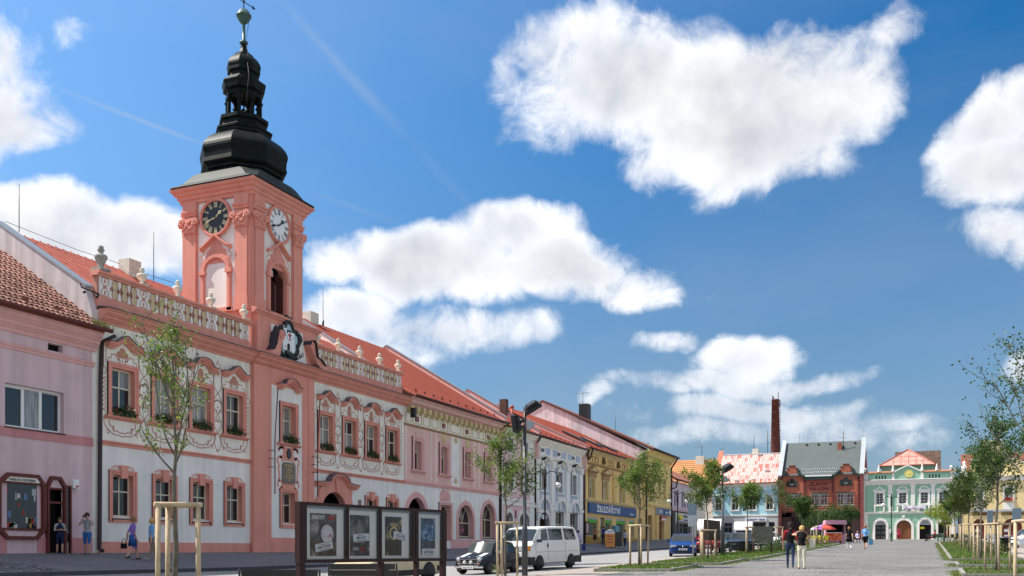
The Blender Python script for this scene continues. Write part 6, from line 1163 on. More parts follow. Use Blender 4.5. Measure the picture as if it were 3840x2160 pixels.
# right-hand far house
R_ = Bld('buff_house', 'buff yellow house with rusticated arches and a curved gable at the far right', 13, 3.3, 'F')
BUFF = plaster('buff_plaster', (.74,.58,.30)); xl, xr = 4.3, 24
hs = [(9.6,10.6,8.35,10.3),(6.0,7.0,8.35,10.3),(14.2,15.2,8.35,10.3),(18.5,19.5,8.35,10.3),(5.75,7.15,2.6,6.0,'a',.7),(9.3,11.75,2.6,6.0,'a',1.2),(14.0,16.4,2.6,6.0,'a',1.2),(18.5,20.9,2.6,6.0,'a',1.2)]
mb = MB(); wall(mb, xl, xr, 2.3, 11.2, hs, 0, .35, 0, 0); R_.add('back_wall', MB().box(xl,xr,9,9.2,2.3,11.2), GREY); R_.add('wall', mb, BUFF); cornice(R_, xl-.1, xr, 11.2, 11.9, .5, WHITE); R_.add('string_course', MB().box(xl,xr,-.12,.01,7.0,7.3), GREY); [R_.add('plinth', MB().box(*b_), GREY) for b_ in ((xl,5.7,-.1,.01,2.3,3.9),(7.2,9.2,-.1,.01,2.3,3.9),(11.8,13.9,-.1,.01,2.3,3.9),)]
rg_ = MB()
for k in range(7):
    z = 4.0+k*.42
    for a, b in ((xl,5.7),(7.2,9.2),(11.8,13.9),(16.5,18.4)): rg_.box(a,b,-.03,.01,z,z+.36)
R_.add('rustication', rg_, BUFF)
gp = [(5.4,11.9),(21,11.9),(20.6,13.0),(18.5,13.4),(15.5,13.6),(12.2,13.7),(11.5,13.9),(10.6,14.2),(10.2,15.3),(9.6,15.6),(9.2,16.6),(7.0,16.7),(6.7,15.6),(6.0,15.3),(5.6,14.2),(5.3,13.4)]
R_.add('attic_gable', MB().prism(gp, 0, .5), BUFF); R_.add('gable_coping', MB().prism(gp[2:]+[(x*1.0, z-.18) for x, z in gp[2:][::-1]], -.12, .55) if False else MB().box(6.7,9.5,-.15,.6,16.6,16.85).box(5.3,6.2,-.12,.55,14.1,14.3).box(10.2,11.2,-.12,.55,14.1,14.3).box(11.6,21,-.12,.55,13.6,13.85), WHITE)
vz = MB().box(4.1,5.2,-.1,.8,11.9,12.5).lathe([(.3,12.5),(.34,12.65),(.2,12.75),(.36,13.1),(.3,13.5),(.14,13.6),(.22,13.75),(.18,13.95),(.03,14.05)], (4.6,.3,0), 10); R_.add('vase_finial', vz, WHITE)
for c in (10.1, 6.5, 14.7, 19.0):
    surround(R_, c, 8.35, 10.3, 1.0, .2, WHITE); window(R_, c, 8.35, 1.0, 1.95, .15, (.36,.30,.34), 2, wood=WHITEWOOD); R_.add('apron', MB().box(c-.7,c+.7,-.08,.01,7.3,8.2), WHITE)
FB2 = thing('flower_box', 'box of red geraniums in the white-framed window of the buff house', 'flower box', (10.1,149.85,8.36)); mobj('planter', MB().box(-.45,.45,-.12,.12,0,.14).mesh('planter', BROWNST), FB2); q = MB(); rnd = random.Random(1)
for k in range(120): p = Vector((rnd.uniform(-.5,.5), rnd.uniform(-.15,.1), .14+rnd.uniform(0,.3))); a = Vector((rnd.uniform(-1,1),rnd.uniform(-1,1),rnd.uniform(-1,1))).normalized()*.07; b = a.orthogonal().normalized()*.07; q.quad(p-a,p-b,p+a,p+b)
mobj('flowers', q.mesh('flowers', mat('geranium', (.6,.02,.03), .6, .2, 0, .1, 4, 0)), FB2, kind='stuff')
sb = R_.add('shop_fascia', MB().box(5.6,8.5,-.16,-.02,6.5,6.95).box(9.2,12.6,-.16,-.02,6.5,6.95), mat('olive_fascia', (.12,.09,.03), .6, .3, 0, .1, 3, 0)); text(R_, 'UZENINY', 7.0, -.17, 6.58, .36, MATS['letter_maroon'], sb, bold=.01); text(R_, 'LAHŮDKY', 10.9, -.17, 6.58, .36, MATS['letter_maroon'], sb, bold=.01)
for a, b in ((5.75,7.15),(9.3,11.75),(14.0,16.4)): d_ = R_.add('shop_door', MB().box(a,b,.28,.33,2.6,6), RUST); R_.add('notice', MB().box(a+.25,a+.75,.24,.28,4.2,4.6).box(a+.25,a+.75,.24,.28,3.4,3.8), WPAINT, d_)
rm = MB(); roof_slope(rm, 4.3, 24, .4, 11.9, 6, 15.5, .15); R_.add('roof', rm, BROWNROOF)
R_.add('downpipe', MB().tube([(3.9,-.1,11.5),(3.9,-.1,3.3)], .12, 6), BLACKP)
# ================================================================= vegetation
def leaf_mat(name, c1, c2, tr=.35):
    m = bpy.data.materials.new(name); MATS[name] = m; m.use_nodes = True; nt = m.node_tree; N = nt.nodes.new; L = nt.links.new; b = nt.nodes['Principled BSDF']; out = nt.nodes['Material Output']
    gm = N('ShaderNodeNewGeometry'); n = N('ShaderNodeTexNoise'); n.inputs['Scale'].default_value = 2.2; n.inputs['Detail'].default_value = 5; L(gm.outputs['Position'], n.inputs['Vector'])
    mr = N('ShaderNodeMapRange'); mr.inputs[1].default_value = .35; mr.inputs[2].default_value = .68; L(n.outputs['Fac'], mr.inputs[0])
    mx = N('ShaderNodeMix'); mx.data_type = 'RGBA'; mx.inputs[6].default_value = c1+(1,); mx.inputs[7].default_value = c2+(1,); L(mr.outputs[0], mx.inputs[0])
    L(mx.outputs[2], b.inputs['Base Color']); b.inputs['Roughness'].default_value = .5; b.inputs['Specular IOR Level'].default_value = .35
    t = N('ShaderNodeBsdfTranslucent'); sc = N('ShaderNodeVectorMath'); sc.operation = 'MULTIPLY'; sc.inputs[1].default_value = (1.2,1.5,.5); L(mx.outputs[2], sc.inputs[0]); L(sc.outputs[0], t.inputs['Color'])
    ms = N('ShaderNodeMixShader'); ms.inputs[0].default_value = tr; L(b.outputs[0], ms.inputs[1]); L(t.outputs[0], ms.inputs[2]); L(ms.outputs[0], out.inputs['Surface']); return m
LEAF = leaf_mat('young_leaf', (.055,.10,.022), (.19,.245,.055)); LEAF2 = leaf_mat('dark_foliage', (.022,.055,.014), (.075,.13,.03)); LEAFY = leaf_mat('yellow_green_leaf', (.14,.19,.03), (.33,.34,.05)); LEAFB = leaf_mat('olive_leaf', (.045,.075,.02), (.12,.14,.04))
BARK = mat('grey_bark', (.135,.125,.10), .9, .1, 0, .25, 9, .15, 60, .4, 40); STAKE = mat('stripped_pine', (.48,.37,.24), .8, .2, 0, .14, 7, .12, 30, .2, 30); STRAP = mat('black_strap', (.02,.02,.022), .7, .2, 0, 0, 1, 0)
def tree(x, y, H, fork, spread, seed, label, n_limb=8, leaf=.075, dens=1.0, m=LEAF, up=.62, tr=.055, cat='tree', group='young trees planted round the square', name='young_tree', lean=(0,0), bare=False, limbs=None, cl=.10, twigs=4):
    rnd = random.Random(seed); z0 = G(x, y); t = thing(name, label, cat, (x, y, z0), 0, group)
    tb = MB(); lf = MB(); P = []
    for i in range(9):
        f = i/8; P.append(Vector((lean[0]*f*H+rnd.gauss(0,.018)*f*H*.5, lean[1]*f*H+rnd.gauss(0,.018)*f*H*.5, f*H*.86)))
    tb.tube(P, [tr*(1-.86*(i/8)**.9)+.006 for i in range(9)], 9)
    def trunk_at(f):
        k = min(int(f*8), 7); return P[k].lerp(P[k+1], f*8-k)
    def leaves(p, d, k, s=1):
        for _ in range(k):
            q = p+Vector((rnd.gauss(0,cl), rnd.gauss(0,cl), rnd.gauss(0,cl*.9))); n = Vector((rnd.gauss(0,1), rnd.gauss(0,1), rnd.gauss(.5,1))).normalized(); a = n.orthogonal().normalized(); a.rotate(Matrix.Rotation(rnd.uniform(0,6.28), 3, n)); b = n.cross(a); s_ = leaf*rnd.uniform(.6,1.25)*s
            lf.add([q-a*s_*.5, q-b*s_*.36+n*s_*.08, q+a*s_*.5, q+b*s_*.36+n*s_*.08], [(0,1,2),(0,2,3)], 0 if rnd.random() > .04 else 1)
    def branch(p0, d, ln, r, lvl):
        n = 6; Q = [p0]; dd = d.copy()
        for i in range(n):
            dd = (dd+Vector((rnd.gauss(0,.10), rnd.gauss(0,.10), (.13 if lvl == 0 else .05)*up*1.5))).normalized(); Q.append(Q[-1]+dd*ln/n)
        tb.tube(Q, [r*(1-.85*i/n)+.003 for i in range(n+1)], 6 if lvl == 0 else 5)
        if bare: return
        for i in range(1 if lvl else 2, n+1):
            leaves(Q[i], dd, max(0, int(dens*rnd.uniform(1.5,6.5) if lvl else dens*rnd.uniform(0,4))))
        if lvl == 0:
            for i in range(twigs):
                f = rnd.uniform(.22,.98); k = min(int(f*n), n-1); p = Q[k].lerp(Q[k+1], f*n-k); a = rnd.uniform(0,6.28)
                branch(p, (dd*.6+Vector((cos(a), sin(a), rnd.uniform(-.05,.5)))*.9).normalized(), ln*rnd.uniform(.22,.5), r*.45, 1)
    F0 = fork/(H*.86)
    for i in range(n_limb):
        f = F0+(1-F0)*(i/n_limb)**1.1*.96; p = trunk_at(min(f, .99)); a = i*2.4+rnd.uniform(-.5,.5)
        if limbs and i < len(limbs): a, el, ln = limbs[i]
        else: el = rnd.uniform(.35,.95); ln = spread*rnd.uniform(.8,1.3)*(1.15-.55*(f-F0)/(1-F0))
        branch(p, Vector((cos(a)*cos(el), sin(a)*cos(el), sin(el))), ln*1.15, tr*.42*(1-.5*f), 0)
    branch(P[-1], Vector((0,0,1)), H*.14, tr*.2, 0)
    zm = max([v[2] for v in tb.v]+[v[2] for v in lf.v])
    if zm > H:
        for q in (tb, lf): q.v = [(a*(1-.12*min(1, max(0, c-fork)/H)), b*(1-.12*min(1, max(0, c-fork)/H)), c if c < fork else fork+(c-fork)*(H-fork)/(zm-fork)) for a, b, c in q.v]
    mobj('trunk', tb.mesh('trunk', BARK), t)
    if lf.v: mobj('crown', lf.mesh('crown', [m, LEAFY]), t)
    return t
def stakes(x, y, h, ang, label, r=.5, n=3, tilt=.0, rr=.045, strap=True):
    z0 = G(x, y); t = thing('tree_stakes', label, 'tree stakes', (x, y, z0), ang, 'stake frames round the young trees')
    C_ = [Vector((r*cos(2*pi*k/n), r*sin(2*pi*k/n), 0)) for k in range(n)]; rnd = random.Random(int(abs(x*91+y*37)))
    for c in C_: mobj('post', MB().tube([c*(1+tilt)+Vector((rnd.gauss(0,.015),rnd.gauss(0,.015),-.15)), c+Vector((0,0,h))], rr*rnd.uniform(.9,1.1), 9).mesh('post', STAKE), t)
    for k in range(n):
        a, b = C_[k], C_[(k+1)%n]; d = (b-a).normalized()*.08; mobj('rail', MB().tube([a-d+Vector((0,0,h-.02)), b+d+Vector((0,0,h-.02+rnd.uniform(-.015,.015)))], rr*.85, 8).mesh('rail', STAKE), t)
    if strap:
        s = MB(); 
        for c in C_: s.tube([c+Vector((0,0,h-.02)), Vector((0,0,h+.02))], .022, 5)
        s.tube([Vector((.07*cos(a), .07*sin(a), h+.02)) for a in [k*pi/4 for k in range(9)]], .022, 5); mobj('strap', s.mesh('strap', STRAP), t)
    return t
big = [(2.9,.75,2.0),(-.2,.70,1.9),(3.6,.95,2.6),(-.9,1.0,2.5),(1.6,.9,2.1),(2.4,1.1,2.4),(.5,1.05,2.2),(4.2,1.15,2.2),(3.1,1.15,1.8)]
tree(-14.05, 15.72, 6.5, 2.9, 1.5, 21, 'tall sparse young tree in front of the town hall left windows', 11, .070, 1.25, LEAF, .6, .062, limbs=[(a, e, l*.92) for a, e, l in big], cl=.075, twigs=6)
stakes(-14.05, 15.72, 2.27, .5, 'large wooden stake frame round the sparse tree in front of the town hall', .46, 3, .0, .052)
T2 = [(-14.72,34.2,5.9,2.55,1.35,31,'bushy young tree beside the black floodlight mast and white van',10,2.6,LEAF,.095),(-11.35,40.8,5.25,2.45,1.25,32,'narrow young tree in the small grass bed before the yellow ironmonger house',11,2.3,LEAF,.10),
      (-10.27,49.8,5.3,2.4,1.35,33,'full young tree with a yellow top shoot in the second grass bed',12,3.0,LEAF,.11),(-10.29,61.8,4.7,2.5,1.25,34,'young tree behind the double bench, crown tinged yellow, before the blue house',10,2.8,LEAF,.12),
      (-10.0,73.4,5.4,2.5,1.2,35,'thin sparse tree in front of the right end of the sky blue house',9,1.5,LEAFB,.10),(-9.9,87,4.6,2.2,1.6,36,'dark bushy tree before the left half of the Slavia house',12,4.2,LEAF2,.14)]
for i, (x,y,H,fk,sp,sd_,lab,nl,de,mm,lfz) in enumerate(T2):
    t = tree(x,y,H,fk,sp,sd_,lab,nl,lfz,de,mm,.75,.05,cl=.13,twigs=5)
for (x,y,h,a,lab) in ((-14.72,34.2,2.03,.2,'stake frame in front of the black mini car'),(-11.35,40.9,1.85,.9,'stake frame standing in the nearest small grass bed'),(-10.3,49.5,1.6,.3,'stake frame in the second grass bed, beside the brown notice board'),(-10.1,61.75,1.75,.1,'stake frame beside the double cast-iron bench'),(-10.15,73.5,1.75,.6,'stake frame by the weathered board, left of the strolling couple'),(-10.0,100.6,1.8,.4,'stake frame round the pollarded tree near the parasol')):
    stakes(x, y, h, a, lab, .45, 3)
tree(-9.95, 100.4, 5.6, 3.6, .9, 40, 'leafless pollarded tree with upright bare twigs near the parasol', 16, .1, 1, LEAF, 1.2, .07, bare=True)
def ballcrown(x, y, H, cz, rx, rz, seed, label, m, n=5200, leaf=.16, name='round_tree', group='round-headed trees'):
    rnd = random.Random(seed); z0 = G(x, y); t = thing(name, label, 'tree', (x,y,z0), 0, group); tb = MB(); tb.tube([(0,0,-.1),(.03,0,cz*.5),(0,.02,cz)], [.09,.07,.05], 8)
    for k in range(8): a = k*.8; tb.tube([(0,0,cz-rz*.7),(rx*.45*cos(a),rx*.45*sin(a),cz),(rx*.75*cos(a+.3),rx*.75*sin(a+.3),cz+rz*.4)], [.045,.03,.012], 5)
    lf = MB(); cs = []
    for k in range(34):
        a = rnd.uniform(0,6.28); u = rnd.uniform(-1,1); rr = rnd.uniform(.55,.95); s = sqrt(1-u*u); cs.append((Vector((rx*rr*s*cos(a), rx*rr*s*sin(a), cz+rz*rr*u)), rnd.uniform(.22,.40)*rx))
    for k in range(n):
        c, r = rnd.choice(cs); d = Vector((rnd.gauss(0,1),rnd.gauss(0,1),rnd.gauss(0,1))).normalized(); q = c+d*r*rnd.uniform(.6,1.05); nn = (d+Vector((rnd.gauss(0,.6),rnd.gauss(0,.6),rnd.gauss(.3,.6)))).normalized(); a = nn.orthogonal().normalized(); a.rotate(Matrix.Rotation(rnd.uniform(0,6.28),3,nn)); b = nn.cross(a); s_ = leaf*rnd.uniform(.6,1.2)
        lf.add([q-a*s_*.5, q-b*s_*.36, q+a*s_*.5, q+b*s_*.36], [(0,1,2,3)], 0)
    mobj('trunk', tb.mesh('trunk', BARK), t); mobj('crown', lf.mesh('crown', m), t); return t
ballcrown(-9.6, 120.8, 5, 3.15, 2.1, 1.35, 51, 'dense dark round-headed tree in front of the Slavia house', LEAF2)
ballcrown(-13.2, 125.0, 5, 3.1, 1.7, 1.3, 52, 'smaller dark round-headed tree left of the dense one by Slavia', LEAF2, 3000)
ballcrown(1.6, 117, 4.6, 3.2, 1.7, 1.5, 53, 'yellow-green round tree covering the right corner of the mint house', LEAFY, 3600)
RT = [(2.1,23.0,6.0,2.2,1.5,61,'nearest right-hand tree whose bare twigs enter at the right edge',10,1.6,LEAF2,.07),(2.11,36.7,5.7,2.3,1.35,62,'second tall tree in the right row, behind the nearest stake frame',12,2.6,LEAF2,.09),(2.25,50.8,5.7,2.3,1.5,63,'third tree in the right row with a crooked trunk',11,2.6,LEAF2,.10),
      (2.2,64,5.2,2.2,1.5,64,'fourth tree in the right row, pale green before the buff house',11,3.0,LEAFB,.12),(2.2,78,5.0,2.2,1.5,65,'fifth tree in the right row beside the buff and mint houses',11,3.2,LEAFB,.13),(2.1,94,5.0,2.3,1.7,66,'farthest tree of the right row, before the mint house shop',11,3.6,LEAF2,.15)]
for (x,y,H,fk,sp,sd_,lab,nl,de,mm,lfz) in RT: tree(x,y,H,fk,sp,sd_,lab,nl,lfz,de,mm,.8,.055,cl=.13,twigs=5)
for (x,y,h,a,lab) in ((1.95,22.6,1.72,.2,'nearest stake frame at the right edge of the picture'),(2.15,36.9,1.70,.5,'second stake frame of the right row, long crossbar'),(2.2,49.6,1.7,.2,'third stake frame of the right row, behind the low kerb'),(2.25,63,1.75,.5,'fourth stake frame of the right row'),(2.25,75.5,1.75,.1,'fifth stake frame of the right row, before the litter bin'),(2.1,92,1.75,.4,'sixth stake frame of the right row'),(2.0,104,1.8,.3,'farthest stake frame of the right row beside the benches')):
    stakes(x, y, h, a, lab, .42, 3, .05, .036)
# grass beds with stone kerbs
GB = MB(); rnd = random.Random(77)
def bed(x0, x1, y0, y1, soil=(), dens=220, name='grass_bed', dx=0):
    h = .10; ys = max(2, int((y1-y0)/2)); mb = MB(); n = 5
    vs = [(x0+(x1-x0)*i/(n-1), y0+(y1-y0)*j/ys, G(x0+(x1-x0)*i/(n-1), y0+(y1-y0)*j/ys)+h-.015+.015*((i+j)%2)) for j in range(ys+1) for i in range(n)]
    mb.add(vs, [(j*n+i, j*n+i+1, (j+1)*n+i+1, (j+1)*n+i) for j in range(ys) for i in range(n-1)]); b = mobj(name, mb.mesh(name, M_GRASSB), kind='structure')
    def kerbrow(p, q):
        L_ = sqrt((q[0]-p[0])**2+(q[1]-p[1])**2); k = max(1, round(L_/1.0)); a = atan2(q[1]-p[1], q[0]-p[0])
        for i in range(k):
            f = (i+.5)/k; x, y = p[0]+(q[0]-p[0])*f, p[1]+(q[1]-p[1])*f
            key = ('k', round(L_/k,3), round(L_/k*sin(a)*.0222,4))
            if key not in WCACHE:
                l = L_/k/2-.004; mk = MB().box(-l,l,-.06,.06,-.25,h+.02); sl = .0222*sin(a); mk.v = [(vx, vy, vz+vx*sl) for vx, vy, vz in mk.v]; WCACHE[key] = mk.mesh('kerb_stone', M_KERB)
            mobj('kerb_stone', WCACHE[key], b, (x, y, G(x,y)+rnd.uniform(-.004,.004)), a)
    kerbrow((x0,y0),(x1,y0)); kerbrow((x1,y0+.06),(x1,y1-.06)); kerbrow((x0,y0+.06),(x0,y1-.06)); kerbrow((x0,y1),(x1,y1))
    A = (x1-x0)*(y1-y0)
    for k in range(int(A*dens)):
        x, y = rnd.uniform(x0+.08,x1-.08), rnd.uniform(y0+.08,y1-.08)
        if any((x-sx)**2+(y-sy)**2 < sr*sr*rnd.uniform(.6,1.2) for sx, sy, sr in soil): continue
        z = G(x,y)+h-.01; s = rnd.uniform(.05,.13)*(1+.3*(y0 > 60)); w = .012+.0004*max(0, y0); a = rnd.uniform(0,3.14)
        GB.add([(x-cos(a)*w,y-sin(a)*w,z),(x+cos(a)*w,y+sin(a)*w,z),(x+rnd.gauss(0,.04),y+rnd.gauss(0,.04),z+s)], [(0,1,2)], 0 if rnd.random() < .8 else 1)
    for k in range(int(((x1-x0)*2+(y1-y0)*2)*60)):      # straggling grass outside the kerb
        side_ = rnd.random(); 
        if side_ < .5: x, y = rnd.uniform(x0,x1), y0-.07-abs(rnd.gauss(0,.12))
        else: x, y = (x1+.07+abs(rnd.gauss(0,.14)) if dx >= 0 else x0-.07-abs(rnd.gauss(0,.14))), rnd.uniform(y0,y1)
        z = G(x,y); s = rnd.uniform(.03,.10); a = rnd.uniform(0,3.14); GB.add([(x-cos(a)*.016,y-sin(a)*.016,z),(x+cos(a)*.016,y+sin(a)*.016,z),(x+rnd.gauss(0,.03),y+rnd.gauss(0,.03),z+s)], [(0,1,2)], 1 if rnd.random() < .4 else 0)
    for sx, sy, sr in soil:
        s = MB(); s.add([(sx+sr*cos(2*pi*k/14)*(1+.15*sin(k*2.3)), sy+sr*sin(2*pi*k/14), G(sx,sy)+h+.012+.0222*sr*sin(2*pi*k/14)) for k in range(14)], [list(range(14))]); mobj('bare_soil', s.mesh('bare_soil', M_SOIL), b)
bed(-12.3,-9.2,37.6,42.3,[(-11.35,40.8,.8)]); bed(-12.0,-8.6,44.6,50.6,[(-10.3,49.5,.5)]); bed(-12.0,-8.25,51.9,104.6,[],60); bed(1.05,4.0,34.4,38.6,[(2.1,36.6,1.0)],dx=-1); bed(1.1,3.9,42.9,45.6,[(2.3,44.4,.5)],dx=-1); bed(1.0,4.0,50.7,108,[(2.3,52,.6)],70,dx=-1)
bed(-15.6,-12.6,13.8,17.6,[(-14.05,15.7,.8)],100)
mobj('grass', GB.mesh('grass', [leaf_mat('grass_blade', (.055,.11,.02), (.13,.20,.04), .3), leaf_mat('dry_blade', (.20,.20,.07), (.28,.27,.10), .3)]), kind='stuff')
def bush(x, y, rx, h, seed, label, m=LEAF2, n=900, flower=None, leaf=.09, name='rose_bush'):
    rnd = random.Random(seed); t = thing(name, label, 'bush', (x,y,G(x,y)+.06), 0, 'rose bushes in the grass beds'); mb = MB()
    for k in range(n):
        a = rnd.uniform(0,6.28); r = sqrt(rnd.random())*rx*rnd.uniform(.7,1.1); z = abs(rnd.gauss(.45,.28))*h*(1.1-.4*r/rx); q = Vector((r*cos(a), r*sin(a), z)); nn = Vector((rnd.gauss(0,1),rnd.gauss(0,1),rnd.gauss(.5,1))).normalized(); aa = nn.orthogonal().normalized()*leaf*rnd.uniform(.5,1); b = nn.cross(aa)
        mb.add([q-aa*.6, q-b*.45, q+aa*.6, q+b*.45], [(0,1,2,3)], 1 if flower and rnd.random() < flower else 0)
    st_ = MB()
    for k in range(7): a = k*.9; st_.tube([(0,0,0),(rx*.3*cos(a),rx*.3*sin(a),h*.4),(rx*.6*cos(a),rx*.6*sin(a),h*.7)], [.02,.014,.006], 5)
    mobj('stem', st_.mesh('stem', BARK), t); mobj('leaves', mb.mesh('leaves', [m, mat('rose_petals', (.55,.18,.22), .6, .2, 0, .3, 20, 0)]), t); return t
bush(-9.3,66.5,1.1,.95,1,'large dark bush under the weathered notice board',LEAF2,1600); bush(-9.6,70.5,.9,.8,2,'dark bush with pinkish blooms behind the strolling couple',LEAF2,900,.10)
bush(-9.9,97.5,1.3,.9,3,'pink rose bush before the yellow chairs',LEAFB,900,.22,.12); bush(-10.6,92.5,1.0,.8,4,'pink rose bush left of the pollarded tree stakes',LEAFB,700,.2,.12)
bush(3.0,56.5,.9,.9,5,'rose bush nearest in the right bed, behind the third stake frame',LEAFB,900,.08,.08); bush(3.0,61,.9,.9,6,'rose bush in the right bed left of the litter bin',LEAFB,900,.10,.09); bush(2.9,70,1.0,1.0,7,'rose bush farther along the right bed, near the bin',LEAFB,800,.10,.10); bush(2.6,82,1.0,1.0,8,'rose bush at the far end of the right bed',LEAFB,800,.15,.12)
bush(-15.3,34.9,.3,.45,9,'small flowering bush at the foot of the black mini',LEAF,160,.12,.06)
# ================================================================= street furniture
def lamp(x, y, H, rz, label, m=IRON):
    t = thing('street_lamp', label, 'street lamp', (x,y,G(x,y)), rz, 'double globe street lamps')
    mobj('post', MB().lathe([(.17,0),(.17,.1),(.13,.14),(.12,.9),(.14,.95),(.07,1.05),(.06,H-1.5),(.11,H-1.45),(.11,H-.2),(.05,H-.12),(.06,H-.02),(.015,H+.1)], (0,0,0), 12).mesh('post', m), t)
    am = MB().tube([(0.05,0,H-.75)]+[(.50-.45*cos(a), 0, H-.72+.42*sin(a)) for a in [pi*k/10 for k in range(11)]]+[(.95,0,H-1.0)], .035, 7).lathe([(.05,0),(.15,-.06),(.16,-.12)], (.95,0,H-1.0), 10).mesh('arm', m)
    gm = MB().ball((0,0,0), .24, 16).mesh('globe', mat('opal_globe', (.82,.80,.78), .25, .5, 0, 0, 1, 0))
    for a in (0, pi): mobj('arm', am, t, (0,0,0), a); mobj('globe', gm, t, (.95*cos(a), .95*sin(a), H-1.32))
    return t
lamp(-26.0,67.8,6.4,R(22.9),'black double globe street lamp in front of the pale blue house'); lamp(-26.0,109.5,6.4,R(22.9),'black double globe street lamp by the stationery shop, half hidden by a tree'); lamp(-4.1,127.6,5.7,R(22.9),'dark green double globe lamp in front of the mint house', mat('lamp_green', (.015,.045,.035), .4, .5, 0, .1, 4, 0))
def flood(x, y, H, rz, label):
    t = thing('floodlight_mast', label, 'floodlight mast', (x,y,G(x,y)), rz, 'floodlight masts')
    mobj('mast', MB().lathe([(.11,-.2),(.11,1.75),(.10,1.8),(.065,1.86),(.06,H-.75)], (0,0,0), 14).mesh('mast', mat('dark_grey_mast', (.045,.05,.055), .45, .5, 0, .1, 3, 0)), t)
    mobj('bracket', MB().tube([(0,0,H-1.2),(0,0,H-.3)], .05, 8).tube([(-.15,0,H-.75),(.05,0,H-.45),(.3,0,H-.3)], .04, 6).box(-.4,.05,-.05,.05,H-.95,-.85+H).mesh('bracket', IRON), t)
    hd = MB().box(-.31,.31,-.27,.27,-.07,.07).prism([(-.26,.07),(.26,.07),(.16,.2),(-.16,.2)], -.22, .22)
    for k in range(9): hd.box(-.29+k*.065,-.27+k*.065,-.25,.25,.07,.17)
    hm = hd.mesh('lamp_head', BLACKP); gl = MB().box(-.28,.28,-.24,.24,-.085,-.071).mesh('glass', mat('flood_glass', (.08,.085,.09), .2, .5, 0, 0, 1, 0, coat=1))
    for (px, pz, ry, rx) in ((-.36,H-.80,R(82),.2),(.30,H-.18,R(-32),.35)):
        o = mobj('lamp_head', hm, t, (px,0,pz)); o.rotation_euler = (rx, ry, 0); mobj('glass', gl, o)
    mobj('ballast_box', MB().box(.07,.26,-.1,.06,H-.98,H-.66).box(.26,.36,-.08,.04,H-.9,H-.75).mesh('ballast_box', GALV), t); return t
flood(-13.86,34.04,6.45,R(22.9),'tall dark floodlight mast beside the black mini and white van'); flood(-11.0,57.45,5.35,R(22.9),'second floodlight mast, before the faded red and white roof')
# cinema poster case
PB = thing('poster_case', 'brown glazed poster case with four cinema posters in front of the town hall', 'notice board', (-10.56,15.08,.38), atan2(4.41,.664))
Lb = 4.46; zt, zb_ = 2.5-.38, 1.38-.38
fm = MB(); fm.box(-.09,Lb+.07,-.06,.06,zt-.055,zt); fm.box(-.09,Lb+.07,-.06,.06,zb_,zb_+.065)
pan = [(.10,1.21),(1.27,2.20),(2.27,3.28),(3.50,4.39)]
for a, b in ((-.09,.10),(1.21,1.27),(2.20,2.27),(3.28,3.38),(3.40,3.50),(4.39,4.53)): fm.box(a,b,-.06,.06,zb_+.065,zt-.055)
CASE = mat('case_brown', (.032,.012,.010), .5, .2, 0, .12, 5, .05); mobj('frame', fm.mesh('frame', CASE), PB)
for x, w in ((0,.07),(2.3,.05),(3.49,.04),(4.46,.06)): mobj('post', MB().box(x-w,x+w,-.05,.05,-.4,zb_-.002 if 0 < x < 4 else zb_-.002).mesh('post', CASE), PB)
def poster_mat(name, c1, c2, c3, sc):
    m = bpy.data.materials.new(name); m.use_nodes = True; nt = m.node_tree; N = nt.nodes.new; L = nt.links.new; b = nt.nodes['Principled BSDF']
    tc = N('ShaderNodeTexCoord'); n = N('ShaderNodeTexNoise'); n.inputs['Scale'].default_value = sc; n.inputs['Detail'].default_value = 4; n.inputs['Distortion'].default_value = .6; L(tc.outputs['Object'], n.inputs['Vector'])
    r = N('ShaderNodeValToRGB'); r.color_ramp.elements[0].position = .40; r.color_ramp.elements[0].color = c1+(1,); r.color_ramp.elements[1].position = .58; r.color_ramp.elements[1].color = c2+(1,); e = r.color_ramp.elements.new(.68); e.color = c3+(1,); L(n.outputs['Fac'], r.inputs[0]); L(r.outputs[0], b.inputs['Base Color']); b.inputs['Roughness'].default_value = .5; return m
PAPER = mat('backing_paper', (.86,.87,.83), .7, .2, 0, .03, 3, 0); SLIP = mat('white_slip', (.80,.81,.84), .7, .2, 0, 0, 1, 0); CG = bpy.data.materials.new('case_glass'); CG.use_nodes = True
nt = CG.node_tree; nt.nodes.clear(); g1 = nt.nodes.new('ShaderNodeBsdfTransparent'); g2 = nt.nodes.new('ShaderNodeBsdfGlossy'); g2.inputs['Roughness'].default_value = .02; fz = nt.nodes.new('ShaderNodeFresnel'); fz.inputs[0].default_value = 1.45; mxs = nt.nodes.new('ShaderNodeMixShader'); oo = nt.nodes.new('ShaderNodeOutputMaterial'); nt.links.new(fz.outputs[0], mxs.inputs[0]); nt.links.new(g1.outputs[0], mxs.inputs[1]); nt.links.new(g2.outputs[0], mxs.inputs[2]); nt.links.new(mxs.outputs[0], oo.inputs[0])
RED_T = mat('poster_red', (.55,.03,.02), .6, .2, 0, 0, 1, 0); PW = mat('poster_white', (.75,.75,.72), .6, .2, 0, 0, 1, 0)
spec = [(((.05,.03,.02),(.16,.12,.09),(.55,.50,.46)),'SAMETOVÍ','VRAZI','SAMETOVÍ VRAZI',-.16,'27. SRPNA 2005 * 21.15','top'),(((.02,.018,.018),(.09,.085,.08),(.34,.31,.27)),'SMÍM','PROSIT','SMÍM PROSIT?',-.06,'25. SRPNA 2005 * 21.15','low'),
        (((.012,.012,.015),(.06,.045,.03),(.55,.38,.12)),'VÁLKA','SVĚTŮ','VÁLKA SVĚTŮ',.16,'24. SRPNA 2005 * 21.15','mid'),(((.02,.03,.05),(.08,.13,.20),(.45,.52,.60)),'','','KRÁLOVSTVÍ NEBESKÉ',0,'23. SRPNA 2005 * 21.15','none')]
